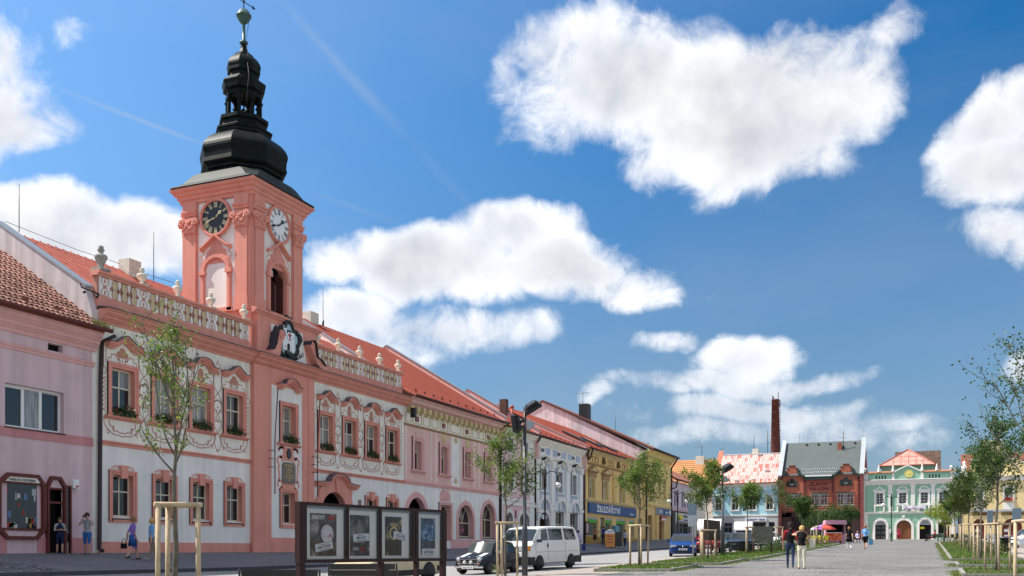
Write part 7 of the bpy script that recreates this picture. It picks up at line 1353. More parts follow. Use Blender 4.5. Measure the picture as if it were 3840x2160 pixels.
for k, ((a, b), (cols, t1, t2, slip, tilt, date, pos)) in enumerate(zip(pan, spec)):
    w = b-a; c = (a+b)/2; pz0, pz1 = zb_+.065, zt-.055
    bk = mobj('backing', MB().box(a,b,.03,.05,pz0,pz1).mesh('backing', PAPER), PB); pw = [.36,.29,.27,.26][k]; pc = [a+.53,a+.41,a+.47,a+.44][k]
    ps = mobj('poster', MB().box(-pw,pw,.018,.026,0,.80).mesh('poster', poster_mat('film_poster', *cols, [3,3.4,4,3.2][k])), PB, (pc,0,pz0+.06))
    if pos == 'top': text(None, t1, -.16, .014, .69, .10, PW, ps, sx=.72, bold=.004); text(None, t2, .2, .014, .69, .10, RED_T, ps, sx=.72, bold=.004)
    if pos == 'low': text(None, t1, -.14, .014, .10, .095, PW, ps, sx=.8); text(None, t2, .08, .014, .10, .095, RED_T, ps, sx=.5); text(None, '2', .24, .014, .10, .095, PW, ps, sx=.8)
    if pos == 'mid': text(None, t1, 0, .014, .60, .10, mat('poster_gold', (.7,.55,.25), .6, .2, 0, 0, 1, 0), ps, sx=.8, bold=.004); 
    fig = MB()
    if k == 0: fig.ball((.08,.0,.42), .16, 10, 0, 1.2, .02, 1.1); cols_ = poster_mat('bridal_white', (.62,.60,.60), (.78,.77,.76), (.5,.12,.08), 7)
    elif k == 1: fig.prism([(-.16,.25),(-.14,.55),(-.08,.62),(-.06,.72),(0,.72),(.02,.62),(.08,.60),(.14,.52),(.12,.25)], .012, .016); cols_ = mat('poster_grey', (.22,.2,.18), .6, .2, 0, .4, 9, 0)
    elif k == 2: fig.ring(0,.46,.10,.14,.010,.016,0,2*pi,16); cols_ = MATS['poster_gold']
    else: fig.prism([(-.24,.32),(.24,.32),(.24,.66),(-.24,.66)], .012, .016); cols_ = poster_mat('poster_blue', (.02,.08,.2), (.2,.35,.5), (.6,.68,.72), 9)
    fg = mobj('poster_picture', fig.mesh('poster_picture', cols_), ps)
    sp_ = mobj('paper_slip', MB().box(-.24,.24,.004,.009,-.075,.075).mesh('paper_slip', SLIP), PB, (pc+[.0,.02,.22,.0][k], 0, pz0+[.24,.42,.46,.13][k])); sp_.rotation_euler = (0, tilt, 0)
    text(None, slip, 0, .003, -.022, .058, INK, sp_, sx=.82 if len(slip) < 15 else .62, ext=.001, bold=.001); text(None, date, 0, .003, .035, .026, INK, sp_, ext=.001); text(None, 'LETNÍ KINO RAKOVNÍK', 0, .003, -.062, .03, INK, sp_, ext=.001)
    mobj('lamp_strip', MB().box(a,b,0,.03,pz1-.05,pz1).mesh('lamp_strip', GALV), PB); mobj('glass', MB().quad((a,-.05,pz0),(b,-.05,pz0),(b,-.05,pz1),(a,-.05,pz1)).mesh('glass', CG), PB)
# benches
def bench(x, y, rz, label, L_=1.75, group='cast-iron benches'):
    t = thing('bench', label, 'bench', (x,y,G(x,y)), rz, group)
    sl = MB().box(-L_/2+.04,L_/2-.04,-.05,.05,-.02,.02).mesh('slat', mat('bench_slat_black', (.012,.013,.013), .4, .5, 0, .2, 6, .1)); 
    for k in range(4): mobj('slat', sl, t, (0,-.42+k*.115,.45))
    bl = MB().box(-L_/2+.04,L_/2-.04,-.017,.017,-.075,.075).mesh('slat', MATS['bench_slat_black'])
    for k in range(2): mobj('slat', bl, t, (0,.09+k*.05,.60+k*.17))
    em = MB().tube([(0,.02,.0),(0,-.0,.2),(0,-.02,.42),(0,.06,.5),(0,.12,.66),(0,.19,.86)], .024, 7).tube([(0,-.5,0),(0,-.43,.18),(0,-.44,.42),(0,.0,.44)], .024, 7).tube([(0,-.44,.42),(0,-.52,.55),(0,-.5,.66),(0,-.38,.68),(0,-.1,.64),(0,.1,.67)], .022, 7).tube([(0,-.43,.18),(0,-.2,.28),(0,-.02,.2)], .018, 6).tube([(0,-.5+.06*cos(a),.60+.06*sin(a)) for a in [k*.6 for k in range(11)]], .014, 5).mesh('end_frame', CHROME if False else IRON)
    for s_ in (-1, 1): mobj('end_frame', em, t, (s_*L_/2,0,0))
    return t
bench(-13.2,18.1,R(205),'black bench seen from behind, left of the poster case post'); bench(-13.6,22.2,R(207),'second black bench, seen under the poster case')
bench(-11.0,62.6,R(200),'cast-iron bench under the tree beside the grey car, nearer one',1.5); bench(-10.55,64.4,R(200),'cast-iron bench directly behind the nearer one by the grey car',1.5)
bench(.6,119.6,R(150),'bench with a reclining man in front of the mint house',1.7); bench(1.9,121.0,R(190),'bench with a seated person in red left of the far stakes',1.7); bench(-7.4,117,R(10),'dark bench with seated people before the Slavia house',1.8); bench(-8.6,116,R(10),'dark bench left of the seated people before the Slavia house',1.8)
def board_on_posts(name, label, x, y, rz, w, z0, z1, m, posts, cat='notice board'):
    t = thing(name, label, cat, (x,y,G(x,y)), rz); g = G(x,y); mobj('panel', MB().box(-w/2,w/2,-.04,.04,z0-g,z1-g).mesh('panel', m), t)
    for p in posts: mobj('post', MB().box(p-.05,p+.05,-.03+.08,.06+.08,-.3,z1-g).mesh('post', DARKWOOD), t)
    return t
board_on_posts('notice_board', 'dark brown back of a notice board in front of the red pickup', -11.95, 59.3, R(87), 3.4, 2.22, 3.45, mat('dark_board_back', (.05,.035,.03), .7, .2, 0, .1, 3, .05), (-1.5,0.0,1.4))
board_on_posts('weathered_board', 'weathered grey wooden notice board with peeling streaks', -9.35, 61.9, R(30), 1.25, 2.12, 3.12, mat('weathered_wood', (.17,.16,.13), .9, .1, 0, .45, 7, .3, 25), (-.6,.55))
sgp = thing('road_sign', 'tall pale pole with blue-grey sign backs before the stationery shop', 'road sign', (-13.12,59.27,G(-13.12,59.27)), R(22.9)); g_ = G(-13.12,59.27)
mobj('post', MB().tube([(0,0,0),(0,0,3.4)], .04, 8).mesh('post', GALV), sgp); mobj('sign_plate', MB().box(-.32,.20,-.05,-.02,4.35-g_-.5-.62+.55,4.42-g_+.1).mesh('sign_plate', mat('sign_back_blue', (.22,.30,.36), .5, .3, .2, .05, 3, 0)), sgp); mobj('sign_plate', MB().box(-.30,.22,-.05,-.02,3.08-g_,3.72-g_).mesh('sign_plate', mat('sign_back_pale', (.52,.56,.58), .5, .3, 0, .04, 3, 0)), sgp)
for i, (x, y, z0, z1, w, lab) in enumerate(((3.45,66.6,3.3,4.05,.36,'grey back of a road sign left of the second right-hand trunk'),(4.95,67.2,3.45,4.2,.55,'larger grey back of a road sign near the right edge'))):
    t = thing('road_sign', lab, 'road sign', (x,y,G(x,y)), R(22.9), 'road signs seen from behind'); g = G(x,y); mobj('post', MB().tube([(0,0,-.2),(0,0,z1-g)], .035, 8).mesh('post', GALV), t); mobj('sign_plate', MB().box(-w/2,w/2,-.05,-.036,z0-g,z1-g).mesh('sign_plate', MATS['sign_back_blue']), t); mobj('clamp', MB().box(-.12,.12,-.07,-.05,z1-g-.3,z1-g-.26).box(-.12,.12,-.07,-.05,z0-g+.2,z0-g+.24).mesh('clamp', GALV), t)
bn = thing('litter_bin', 'black litter bin standing at the right edge of the grass', 'litter bin', (4.25,66,G(4.25,66))); mobj('body', MB().lathe([(.24,.1),(.28,.85),(.30,.87),(.30,.92),(.25,.92),(.22,.3)], (0,0,0), 14).mesh('body', BLACKP), bn); mobj('stand', MB().box(-.2,.2,-.2,.2,0,.1).mesh('stand', IRON), bn)
# A-frame boards
af = thing('a_frame_sign', 'orange pavement sign with a rounded white café headpiece', 'pavement sign', (-27.45,88.2,G(-27.45,88.2)), R(60))
an = mobj('panel', MB().prism([(-.62,.1),(.62,.1),(.62,1.35),(-.62,1.35)], -.16, -.12).mesh('panel', mat('sign_orange', (.62,.25,.06), .5, .3, 0, .08, 3, 0)), af); mobj('headpiece', MB().prism([(-.62,1.36),(.62,1.36)]+[(.62*cos(pi*k/10),1.36+.4*sin(pi*k/10)) for k in range(11)], -.165, -.115).mesh('headpiece', WPAINT), af); text(None,'Ferrari',0,-.17,1.45,.32,INK,af,shear=.3); text(None,'ZMRZLINA',0,-.17,1.05,.2,MATS['sign_red'],af); text(None,'KÁVA',0,-.17,.78,.2,MATS['sign_red'],af); text(None,'POHÁRY',0,-.17,.5,.2,MATS['sign_red'],af)
mobj('frame', MB().tube([(-.66,-.2,0),(-.66,-.12,1.4)], .025, 6).tube([(.66,-.2,0),(.66,-.12,1.4)], .025, 6).tube([(-.5,.4,0),(-.5,-.08,1.3)], .025, 6).tube([(.5,.4,0),(.5,-.08,1.3)], .025, 6).mesh('frame', IRON), af)
bs = thing('pavement_sign', 'black pavement sign on a base beside the orange one', 'pavement sign', (-27.2,89.9,G(-27.2,89.9)), R(60)); mobj('panel', MB().box(-.65,.65,-.04,.04,.15,1.55).mesh('panel', BLACKP), bs); mobj('base', MB().box(-.75,.75,-.3,.3,.04,.12).mesh('base', GALV), bs)
for s_ in (-1,1): mobj('wheel', MB().box(s_*.62-.12,s_*.62+.12,-.34,.34,0,.08).mesh('wheel', IRON), bs)
tb_ = thing('planter', 'dark green planter by the ironmonger window between the onlookers', 'planter', (-29.6,95.2,G(-29.6,95.2))); mobj('tub', MB().lathe([(.4,0),(.5,.6),(.52,.62),(.44,.62)], (0,0,0), 12).mesh('tub', GREENP), tb_); q = MB(); rnd = random.Random(2)
for k in range(300): p = Vector((rnd.gauss(0,.35),rnd.gauss(0,.25),.65+abs(rnd.gauss(0,.22)))); a = Vector((rnd.uniform(-1,1),rnd.uniform(-1,1),rnd.uniform(-1,1))).normalized()*.09; b = a.orthogonal().normalized()*.07; q.quad(p-a,p-b,p+a,p+b)
mobj('leaves', q.mesh('leaves', LEAF2), tb_)
# garden café: parasol, chairs, counter, kiosk
pr = thing('parasol', 'red and violet striped parasol over the outdoor café', 'parasol', (-10.3,109.6,G(-10.3,109.6))); mobj('pole', MB().tube([(0,0,0),(0,0,2.05)], .03, 8).mesh('pole', WPAINT), pr); mobj('base', MB().lathe([(.3,0),(.3,.08),(.06,.12)], (0,0,0), 12).mesh('base', GREY), pr)
pc_ = [(.60,.08,.05),(.70,.66,.62),(.62,.10,.06),(.30,.08,.38),(.62,.60,.66),(.36,.10,.45),(.60,.10,.06),(.55,.06,.05)]
for k in range(8):
    a0, a1 = 2*pi*k/8, 2*pi*(k+1)/8; mobj('canopy_panel', MB().add([(0,0,2.08),(.75*cos(a0),.75*sin(a0),1.9),(.75*cos(a1),.75*sin(a1),1.9),(1.3*cos(a0),1.3*sin(a0),1.62),(1.3*cos(a1),1.3*sin(a1),1.62),(1.3*cos(a0),1.3*sin(a0),1.5),(1.3*cos(a1),1.3*sin(a1),1.5)], [(0,1,2),(1,3,4,2),(3,5,6,4)], 0, True).mesh('canopy_panel', mat('canopy_%s' % 'abcdefgh'[k], pc_[k], .7, .2, 0, .05, 3, 0)), pr)
YC = mat('yellow_plastic', (.72,.60,.02), .4, .4, 0, .04, 3, 0); def_ = MB().box(-.24,.24,-.24,.24,.40,.45).prism([(-.25,.45),(.25,.45),(.24,.86),(.14,.92),(-.14,.92),(-.24,.86)], .2, .25)
legm = MB().tube([(0,0,0),(0,0,.4)], .025, 6).mesh('leg', YC); armm = MB().tube([(0,-.24,.42),(0,-.24,.64),(0,.2,.66)], .025, 6).mesh('armrest', YC); seatm = MB().box(-.24,.24,-.24,.24,.40,.45).mesh('seat', YC); backm = MB().prism([(-.25,.45),(.25,.45),(.24,.86),(.14,.92),(-.14,.92),(-.24,.86)], .2, .25).mesh('backrest', YC)
for k, (x, y, a, lab) in enumerate(((-12.0,107.2,2.6,'yellow plastic chair farthest left at the outdoor café'),(-11.4,107.0,3.6,'yellow plastic chair second from the left at the outdoor café'),(-10.85,106.8,3.0,'yellow plastic chair in the middle of the outdoor café'),(-10.35,107.1,2.4,'yellow plastic chair right of the middle at the outdoor café'),(-9.85,107.0,3.5,'yellow plastic chair farthest right at the outdoor café'))):
    t = thing('plastic_chair', lab, 'chair', (x,y,G(x,y)), a, 'yellow plastic chairs at the outdoor café'); mobj('seat', seatm, t); mobj('backrest', backm, t)
    for sx in (-.2,.2):
        mobj('armrest', armm, t, (sx*1.2,0,0))
        for sy in (-.2,.2): mobj('leg', legm, t, (sx,sy,0))
ct = thing('counter', 'orange and red printed café counter panel under the pink kiosk roof', 'counter', (-9.15,108.4,G(-9.15,108.4)), R(15)); mobj('panel', MB().box(-.8,.8,-.3,.3,.35,1.15).mesh('panel', poster_mat('counter_print', (.45,.03,.02), (.65,.16,.03), (.75,.55,.3), 5)), ct); mobj('top', MB().box(-.85,.85,-.35,.35,1.155,1.2).mesh('top', WPAINT), ct); 
for sx in (-.7,.7): mobj('leg', MB().box(sx-.04,sx+.04,-.25,.25,0,.345).mesh('leg', IRON), ct)
ks = thing('kiosk', 'small pink kiosk stand behind the orange counter', 'kiosk', (-9.3,111.5,G(-9.3,111.5)), R(15)); KP = mat('kiosk_pink', (.50,.27,.36), .6, .3, 0, .12, 3, 0); mobj('roof', MB().prism([(-1.15,2.05),(1.15,2.05),(1.05,2.5),(-1.05,2.5)], -.8, .8).mesh('roof', KP), ks); mobj('wall', MB().box(-1,1,.6,.7,.0,2.04).box(-1,-.92,-.6,.6,0,2.04).box(.92,1,-.6,.6,0,2.04).mesh('wall', KP), ks); mobj('counter_front', MB().box(-.92,.92,-.6,-.52,0,1).mesh('counter_front', KP), ks); mobj('inside', MB().box(-.9,.9,.5,.59,1,2.04).mesh('inside', DARK), ks)
# ================================================================= vehicles
TYRE = mat('tyre_rubber', (.012,.012,.013), .8, .2, 0, .1, 6, 0); ALLOY = mat('wheel_metal', (.38,.38,.39), .3, .5, .7, .05, 4, 0); TRIMB = mat('black_plastic_trim', (.018,.018,.019), .6, .3, 0, .05, 4, 0)
LAMPG = mat('headlamp_glass', (.62,.64,.66), .08, .6, .2, 0, 1, 0, coat=1); AMBER = mat('amber_lens', (.65,.18,.01), .2, .5, 0, 0, 1, 0, coat=1); REDL = mat('red_lens', (.4,.01,.01), .2, .5, 0, 0, 1, 0, coat=1)
def paint(name, col): return mat(name, col, .5, .12, 0, .03, 1, 0, coat=.7 if max(col) > .1 else .32)
def car(name, label, loc, rz, L_, W, st, body, wheels, R_w=.29, plate=None, group=None, windows=(), wind=None, rear=None, extra=None, lamps='rect', bumper=None, grille=None, tail=True, mirrors=True, hub=None, cat='car', arch=1.16, wx=None):
    """st: stations (t, z_bottom, half-width factor, z_belt, z_top, top half-width factor) along the car, t = 0 at the front; the front faces -y"""
    t = thing(name, label, cat, (loc[0], loc[1], G(*loc)), rz, group); hw = W/2; prof = []
    # the road tilts along y: pitch the vehicle with it
    t.rotation_euler = (atan2(G(loc[0]-sin(-rz)*0, loc[1]+1)-G(loc[0], loc[1]-1), 2)*cos(rz), 0, rz); t.rotation_mode = 'XYZ'
    for (f, zb, wf, zbelt, zt, wt) in st:
        y = -L_/2+L_*f; w = hw*wf; wtp = hw*wt
        prof.append([(0,y,zb),(w*.88,y,zb),(w*.985,y,zb+.10),(w,y,zb+(zbelt-zb)*.55),(w*.97,y,zbelt),(wtp*1.02,y,zt-.07*(zt-zbelt) if zt-zbelt > .2 else zbelt+(zt-zbelt)*.6),(wtp*.86,y,zt-.01),(0,y,zt)])
    n = len(prof); m = 8; mb = MB()
    vs = [p for s_ in prof for p in s_]+[(-p[0],p[1],p[2]) for s_ in prof for p in s_]
    fs = []
    for i in range(n-1):
        for j in range(m-1):
            a, b, c, d = i*m+j, i*m+j+1, (i+1)*m+j+1, (i+1)*m+j; fs.append((a,d,c,b)); o = n*m; fs.append((o+a,o+b,o+c,o+d))
    fs.append(list(range(m))+[n*m+j for j in range(m-2,0,-1)]); l = (n-1)*m; fs.append([l+j for j in range(m-1,-1,-1)]+[n*m+l+j for j in range(1,m-1)])
    mb.add(vs, fs, 0, True); bo = mobj('body', mb.mesh('body', body, ang=32), t)
    def S(s_, u, sd):
        i = min(int(s_), n-2); j = min(int(u), m-2); fs_, fu = s_-i, u-j; q = lambda a, b: Vector(prof[a][b]); p = q(i,j)*(1-fs_)*(1-fu)+q(i+1,j)*fs_*(1-fu)+q(i,j+1)*(1-fs_)*fu+q(i+1,j+1)*fs_*fu; p.x *= sd; return p
    def patch(s0, s1, u0, u1, sd, off=.008, ns=4, nu=4, s0b=None, s1b=None, full=False):
        q = MB(); vs = []
        us = [u0+(u1-u0)*k/nu for k in range(nu+1)]
        if full: us_ = [(u, 1) for u in us]+[(u, -1) for u in us[::-1][1:]]
        else: us_ = [(u, sd) for u in us]
        for u, sg in us_:
            f = (u-u0)/(u1-u0) if u1 != u0 else 0
            a = s0+((s0b if s0b is not None else s0)-s0)*f; b = s1+((s1b if s1b is not None else s1)-s1)*f
            for k in range(ns+1):
                s_ = a+(b-a)*k/ns; p = S(s_,u,sg); e = .02; nn = (S(min(s_+e,n-1.001),u,sg)-S(max(s_-e,0),u,sg)).cross(S(s_,min(u+e,6.999),sg)-S(s_,max(u-e,0),sg))*sg
                nn = nn.normalized() if nn.length > 1e-9 else Vector((0,0,1))
                if nn.dot(p-Vector((0,p.y*.9,.6))) < 0: nn = -nn
                vs.append(p+nn*off)
        k = len(us_); q.add(vs, [(i*(ns+1)+j, i*(ns+1)+j+1, (i+1)*(ns+1)+j+1, (i+1)*(ns+1)+j) for i in range(k-1) for j in range(ns)], 0, True); return q
    for sd in (-1, 1):
        for w_ in windows: o = mobj('side_window', patch(w_[0], w_[1], 4.12, 4.9, sd, .008, s0b=w_[2], s1b=w_[3]).mesh('side_window', CARGLASS), t)
    if wind: mobj('windscreen', patch(wind[0], wind[1], 5.15, 6.999, 1, .008, full=True).mesh('windscreen', CARGLASS), t)
    if rear: mobj('rear_window', patch(rear[0], rear[1], 5.15, 6.999, 1, .008, full=True).mesh('rear_window', CARGLASS), t)
    wx = wx or hw*.97
    for y in wheels:
        for sd in (-1, 1):
            wm = MB().lathe([(R_w*.62,-.085),(R_w*.92,-.09),(R_w,-.06),(R_w,.06),(R_w*.92,.09),(R_w*.62,.085)], (0,0,0), 22); wm.v = [(vz, vx, vy) for vx, vy, vz in wm.v]
            o = mobj('wheel', wm.mesh('wheel', TYRE), t, (sd*(wx-.075), y, R_w))
            rm = MB().lathe([(.02,.0),(R_w*.2,.012),(R_w*.25,.0),(R_w*.5,-.006),(R_w*.58,.012),(R_w*.63,.0)], (0,0,0), 18)
            if hub != 'disc':
                for k in range(6): a = k*pi/3; rm.add([(R_w*.28*cos(a-.25),R_w*.28*sin(a-.25),.008),(R_w*.5*cos(a-.22),R_w*.5*sin(a-.22),.008),(R_w*.5*cos(a+.22),R_w*.5*sin(a+.22),.008),(R_w*.28*cos(a+.25),R_w*.28*sin(a+.25),.008)], [(0,1,2,3)], 1)
            rm.v = [(sd*(vz+.092), vx, vy) for vx, vy, vz in rm.v]; mobj('rim', rm.mesh('rim', [ALLOY, TRIMB]), o)
            am = MB().lathe([(R_w*arch,-.02),(R_w*arch,.012),(.01,.012)], (0,0,0), 22); am.v = [(sd*vz, vx, max(vy, -R_w*.62)) for vx, vy, vz in am.v]; mobj('wheel_arch', am.mesh('wheel_arch', TRIMB), t, (sd*(hw*1.0-.006), y, R_w+.01))
    if mirrors:
        s_ = wind[0] if wind else 3; p = S(s_+.35, 4.1, 1)
        for sd in (-1, 1): mobj('mirror', MB().box(-.09,.09,-.05,.05,-.06,.07).mesh('mirror', mirrors if not isinstance(mirrors, bool) else body), t, (sd*(p.x+.11), p.y+.05, p.z+.06))
    if plate:
        y, z, s = plate; o = mobj('number_plate', MB().box(-.26,.26,-.012,.012,-.055,.055).mesh('number_plate', WPAINT), t, (0,y,z)); text(None, s, 0, -.014, -.042, .115, INK, o, sx=.82, ext=.001, bold=.002)
    if extra: extra(t, S, patch, mobj)
    return t
def hatch_st(h=1.42, hood=.80, belt=.93, nose=.66, van=False):
    return [(0,.24,.80,nose-.06,nose-.02,.72),(.025,.18,.93,nose,nose+.04,.82),(.12,.17,.985,hood-.05,hood,.86),(.27,.17,1,belt-.05,belt,.86),(.42,.17,1,belt,h-.03,.72),(.60,.17,1,belt+.02,h,.74),(.84,.18,1,belt+.05,h-.06,.71),(.965,.22,.97,belt+.03,belt+.10,.80),(1,.30,.88,.62,.70,.80)]
def lamps_rect(z, w=.30, x=.58, y=None, h=.13):
    def f(t, S, patch, mobj_, L_=None):
        for sd in (-1,1): mobj_('headlamp', MB().box(-w/2,w/2,-.03,.05,-h/2,h/2).mesh('headlamp', LAMPG), t, (sd*x, y, z))
    return f
# blue hatchback coming towards us
def ex_blue(t, S, patch, mo):
    lamps_rect(.66,.36,.60,-1.99,.15)(t,S,patch,mo); mo('grille', MB().box(-.40,.40,-2.03,-1.98,.60,.70).mesh('grille', TRIMB), t); mo('badge', MB().ball((0,-2.035,.66),.045,8).mesh('badge', CHROME), t); mo('lower_grille', MB().box(-.5,.5,-2.03,-1.98,.26,.36).mesh('lower_grille', TRIMB), t); mo('tax_disc', MB().box(-.12,.04,-.62,-.56,1.04,1.10).mesh('tax_disc', WPAINT), t)
car('blue_hatchback', 'bright blue hatchback driving towards the camera on the street', (-14.35,61.9), R(9+4), 4.05, 1.69, hatch_st(), paint('car_blue', (.008,.04,.17)), (-1.25,1.22), .29, (-2.06,.47,'RAE 11-49'), windows=((4.12,4.95,4.12,4.95),(5.05,5.9,5.05,5.75)), wind=(3.08,3.93), rear=(6.08,6.9), extra=ex_blue)
# black mini
def ex_mini(t, S, patch, mo):
    for sd in (-1,1):
        hl = MB().lathe([(.02,.045),(.07,.03),(.095,0),(.11,-.01),(.11,-.05)], (0,0,0), 16); hl.v = [(vx, -vz, vy) for vx, vy, vz in hl.v]; mo('headlamp', hl.mesh('headlamp', LAMPG), t, (sd*.49,-1.50,.63)); rg = MB().ring(0,0,.105,.125,-.03,.02,0,2*pi,18); mo('headlamp_ring', rg.mesh('headlamp_ring', CHROME), t, (sd*.49,-1.50,.63))
        sl = MB().lathe([(.02,.04),(.06,.03),(.075,0),(.075,-.05)], (0,0,0), 14); sl.v = [(vx, -vz, vy) for vx, vy, vz in sl.v]; mo('spot_lamp', sl.mesh('spot_lamp', LAMPG), t, (sd*.15,-1.60,.50)); mo('indicator', MB().ball((sd*.49,-1.51,.44),.035,8).mesh('indicator', AMBER), t)
        q = patch(1.15, 2.95, 6.05, 6.42, sd, .006); mo('bonnet_stripe', q.mesh('bonnet_stripe', WPAINT), t)
    gr = MB().prism([(-.42,.36),(.42,.36),(.46,.44),(.38,.62),(-.38,.62),(-.46,.44)], -1.53, -1.46); mo('grille', gr.mesh('grille', TRIMB), t)
    mo('grille_trim', MB().ribbon([(-.42,.36),(-.46,.44),(-.38,.62),(.38,.62),(.46,.44),(.42,.36),(-.42,.36)], .03, -1.54).ribbon([(-.45,.45),(.45,.45)], .02, -1.54).mesh('grille_trim', CHROME), t); mo('front_bumper', MB().box(-.66,.66,-1.58,-1.50,.27,.34).mesh('front_bumper', CHROME), t); mo('badge', MB().ball((0,-1.46,.70),.035,8).mesh('badge', CHROME), t)
    mo('wipers', MB().tube([(-.35,-.80,.86),(-.05,-.62,.93)], .01, 4).tube([(.15,-.80,.86),(.45,-.62,.93)], .01, 4).mesh('wipers', IRON), t)
mini = [(0,.22,.88,.50,.66,.80),(.02,.18,.94,.62,.70,.84),(.10,.17,.98,.70,.76,.86),(.26,.17,1,.80,.86,.84),(.37,.17,1,.82,1.30,.74),(.58,.17,1,.83,1.35,.76),(.86,.18,1,.84,1.28,.73),(.97,.22,.97,.80,.86,.80),(1,.28,.88,.55,.66,.8)]
car('mini_car', 'black mini with round headlamps and white bonnet stripes parked before the white van', (-16.75,37.15), R(-7), 3.05, 1.41, mini, paint('car_black', (.008,.012,.022)), (-1.02,1.01), .26, (-1.60,.29,'RAD 99-19'), windows=((4.1,4.95,4.1,4.95),(5.05,5.92,5.05,5.85)), wind=(3.08,3.93), rear=(6.08,6.9), extra=ex_mini, mirrors=CHROME)
# white minibus
def ex_van(t, S, patch, mo):
    for sd in (-1,1): mo('headlamp', MB().box(-.16,.16,-.03,.06,-.10,.10).mesh('headlamp', LAMPG), t, (sd*.58,-2.33,.98)); mo('indicator', MB().box(-.10,.10,-.04,.10,-.10,.10).mesh('indicator', AMBER), t, (sd*.83,-2.29,.98)); mo('bumper_side', MB().box(-.02,.02,-.9,.0,-.12,.16).mesh('bumper_side', TRIMB), t, (sd*.90,-1.5,.45)) if False else None
    mo('front_bumper', MB().box(-.92,.92,-2.42,-2.28,.26,.62).box(-.935,-.88,-2.28,-1.82,.26,.60).box(.88,.935,-2.28,-1.82,.26,.60).mesh('front_bumper', TRIMB), t); mo('rear_bumper', MB().box(-.92,.92,2.30,2.42,.26,.60).box(-.935,-.88,1.75,2.30,.28,.58).box(.88,.935,1.75,2.30,.28,.58).mesh('rear_bumper', TRIMB), t); mo('grille', MB().box(-.42,.42,-2.37,-2.30,.90,1.06).mesh('grille', TRIMB), t)
    mo('wipers', MB().tube([(-.6,-1.93,1.24),(-.05,-1.83,1.32)], .014, 4).tube([(.05,-1.93,1.24),(.6,-1.83,1.32)], .014, 4).mesh('wipers', IRON), t); mo('scuttle', MB().box(-.75,.75,-1.98,-1.90,1.16,1.20).mesh('scuttle', TRIMB), t)
    for sd in (-1,1):
        sm = MB()
        for y in (-1.72,-.68,.92): sm.box(sd*.917-.003,sd*.917+.003,y-.008,y+.008,.45,1.22)
        sm.box(sd*.918-.003,sd*.918+.003,-1.70,2.1,.80,.815); mo('door_seams', sm.mesh('door_seams', mat('seam_grey', (.25,.25,.25), .7, .2, 0, 0, 1, 0)), t); mo('door_handle', MB().box(sd*.92-.02,sd*.92+.02,-.72,-.66,1.0,1.16).mesh('door_handle', TRIMB), t); mo('mud_flap', MB().box(sd*.8-.1,sd*.8+.1,1.78,1.80,.12,.45).mesh('mud_flap', TRIMB), t)
vst = [(0,.30,.86,.62,.82,.80),(.015,.26,.96,.92,1.06,.86),(.05,.25,.985,1.08,1.14,.88),(.10,.25,1,1.18,1.24,.88),(.235,.25,1,1.22,1.86,.80),(.40,.25,1,1.23,1.93,.82),(.75,.25,1,1.23,1.93,.82),(.93,.26,1,1.23,1.90,.80),(.985,.28,.99,1.22,1.66,.80),(1,.32,.96,.95,1.1,.80)]
car('white_minibus', 'white minibus with black bumpers and amber indicators parked behind the mini', (-16.15,41.25), R(-9), 4.7, 1.84, vst, mat('van_white', (.72,.71,.68), .35, .5, 0, .05, 1.5, 0, coat=.5), (-1.42,1.42), .31, None, windows=((4.02,4.85,4.25,4.85),(4.98,5.72,4.98,5.72),(5.84,6.95,5.84,6.85)), wind=(3.1,3.92), rear=(7.1,7.85), extra=ex_van, mirrors=TRIMB, hub='disc', cat='van')
# beige estate
def ex_est(t, S, patch, mo):
    lamps_rect(.62,.38,.56,-2.14,.15)(t,S,patch,mo); mo('front_bumper', MB().box(-.80,.80,-2.24,-2.12,.30,.46).box(-.85,-.80,-2.12,-1.75,.30,.46).box(.80,.85,-2.12,-1.75,.30,.46).mesh('front_bumper', TRIMB), t); mo('rear_bumper', MB().box(-.82,.82,2.12,2.26,.34,.52).box(-.86,-.80,1.75,2.12,.34,.52).box(.80,.86,1.75,2.12,.34,.52).mesh('rear_bumper', TRIMB), t)
    mo('grille', MB().box(-.36,.36,-2.18,-2.12,.56,.68).mesh('grille', TRIMB), t)
    for sd in (-1,1): mo('sill_trim', MB().box(sd*.825-.012,sd*.825+.012,-1.0,1.0,.24,.42).mesh('sill_trim', TRIMB), t)
est = [(0,.28,.85,.58,.66,.78),(.02,.22,.95,.66,.72,.84),(.12,.2,.985,.76,.82,.86),(.29,.2,1,.88,.93,.86),(.42,.2,1,.91,1.38,.74),(.6,.2,1,.92,1.42,.76),(.90,.2,1,.94,1.38,.74),(.985,.24,.98,.93,1.02,.80),(1,.32,.92,.7,.8,.8)]
car('beige_estate', 'beige estate car half hidden behind the poster case', (-17.45,30.2), R(-9), 4.3, 1.66, est, paint('car_beige', (.50,.42,.27)), (-1.33,1.25), .30, (-2.25,.40,'O5 3968'), windows=((4.1,4.95,4.1,4.95),(5.05,5.92,5.05,5.85)), wind=(3.08,3.93), rear=(6.08,6.9), extra=ex_est, arch=1.2)
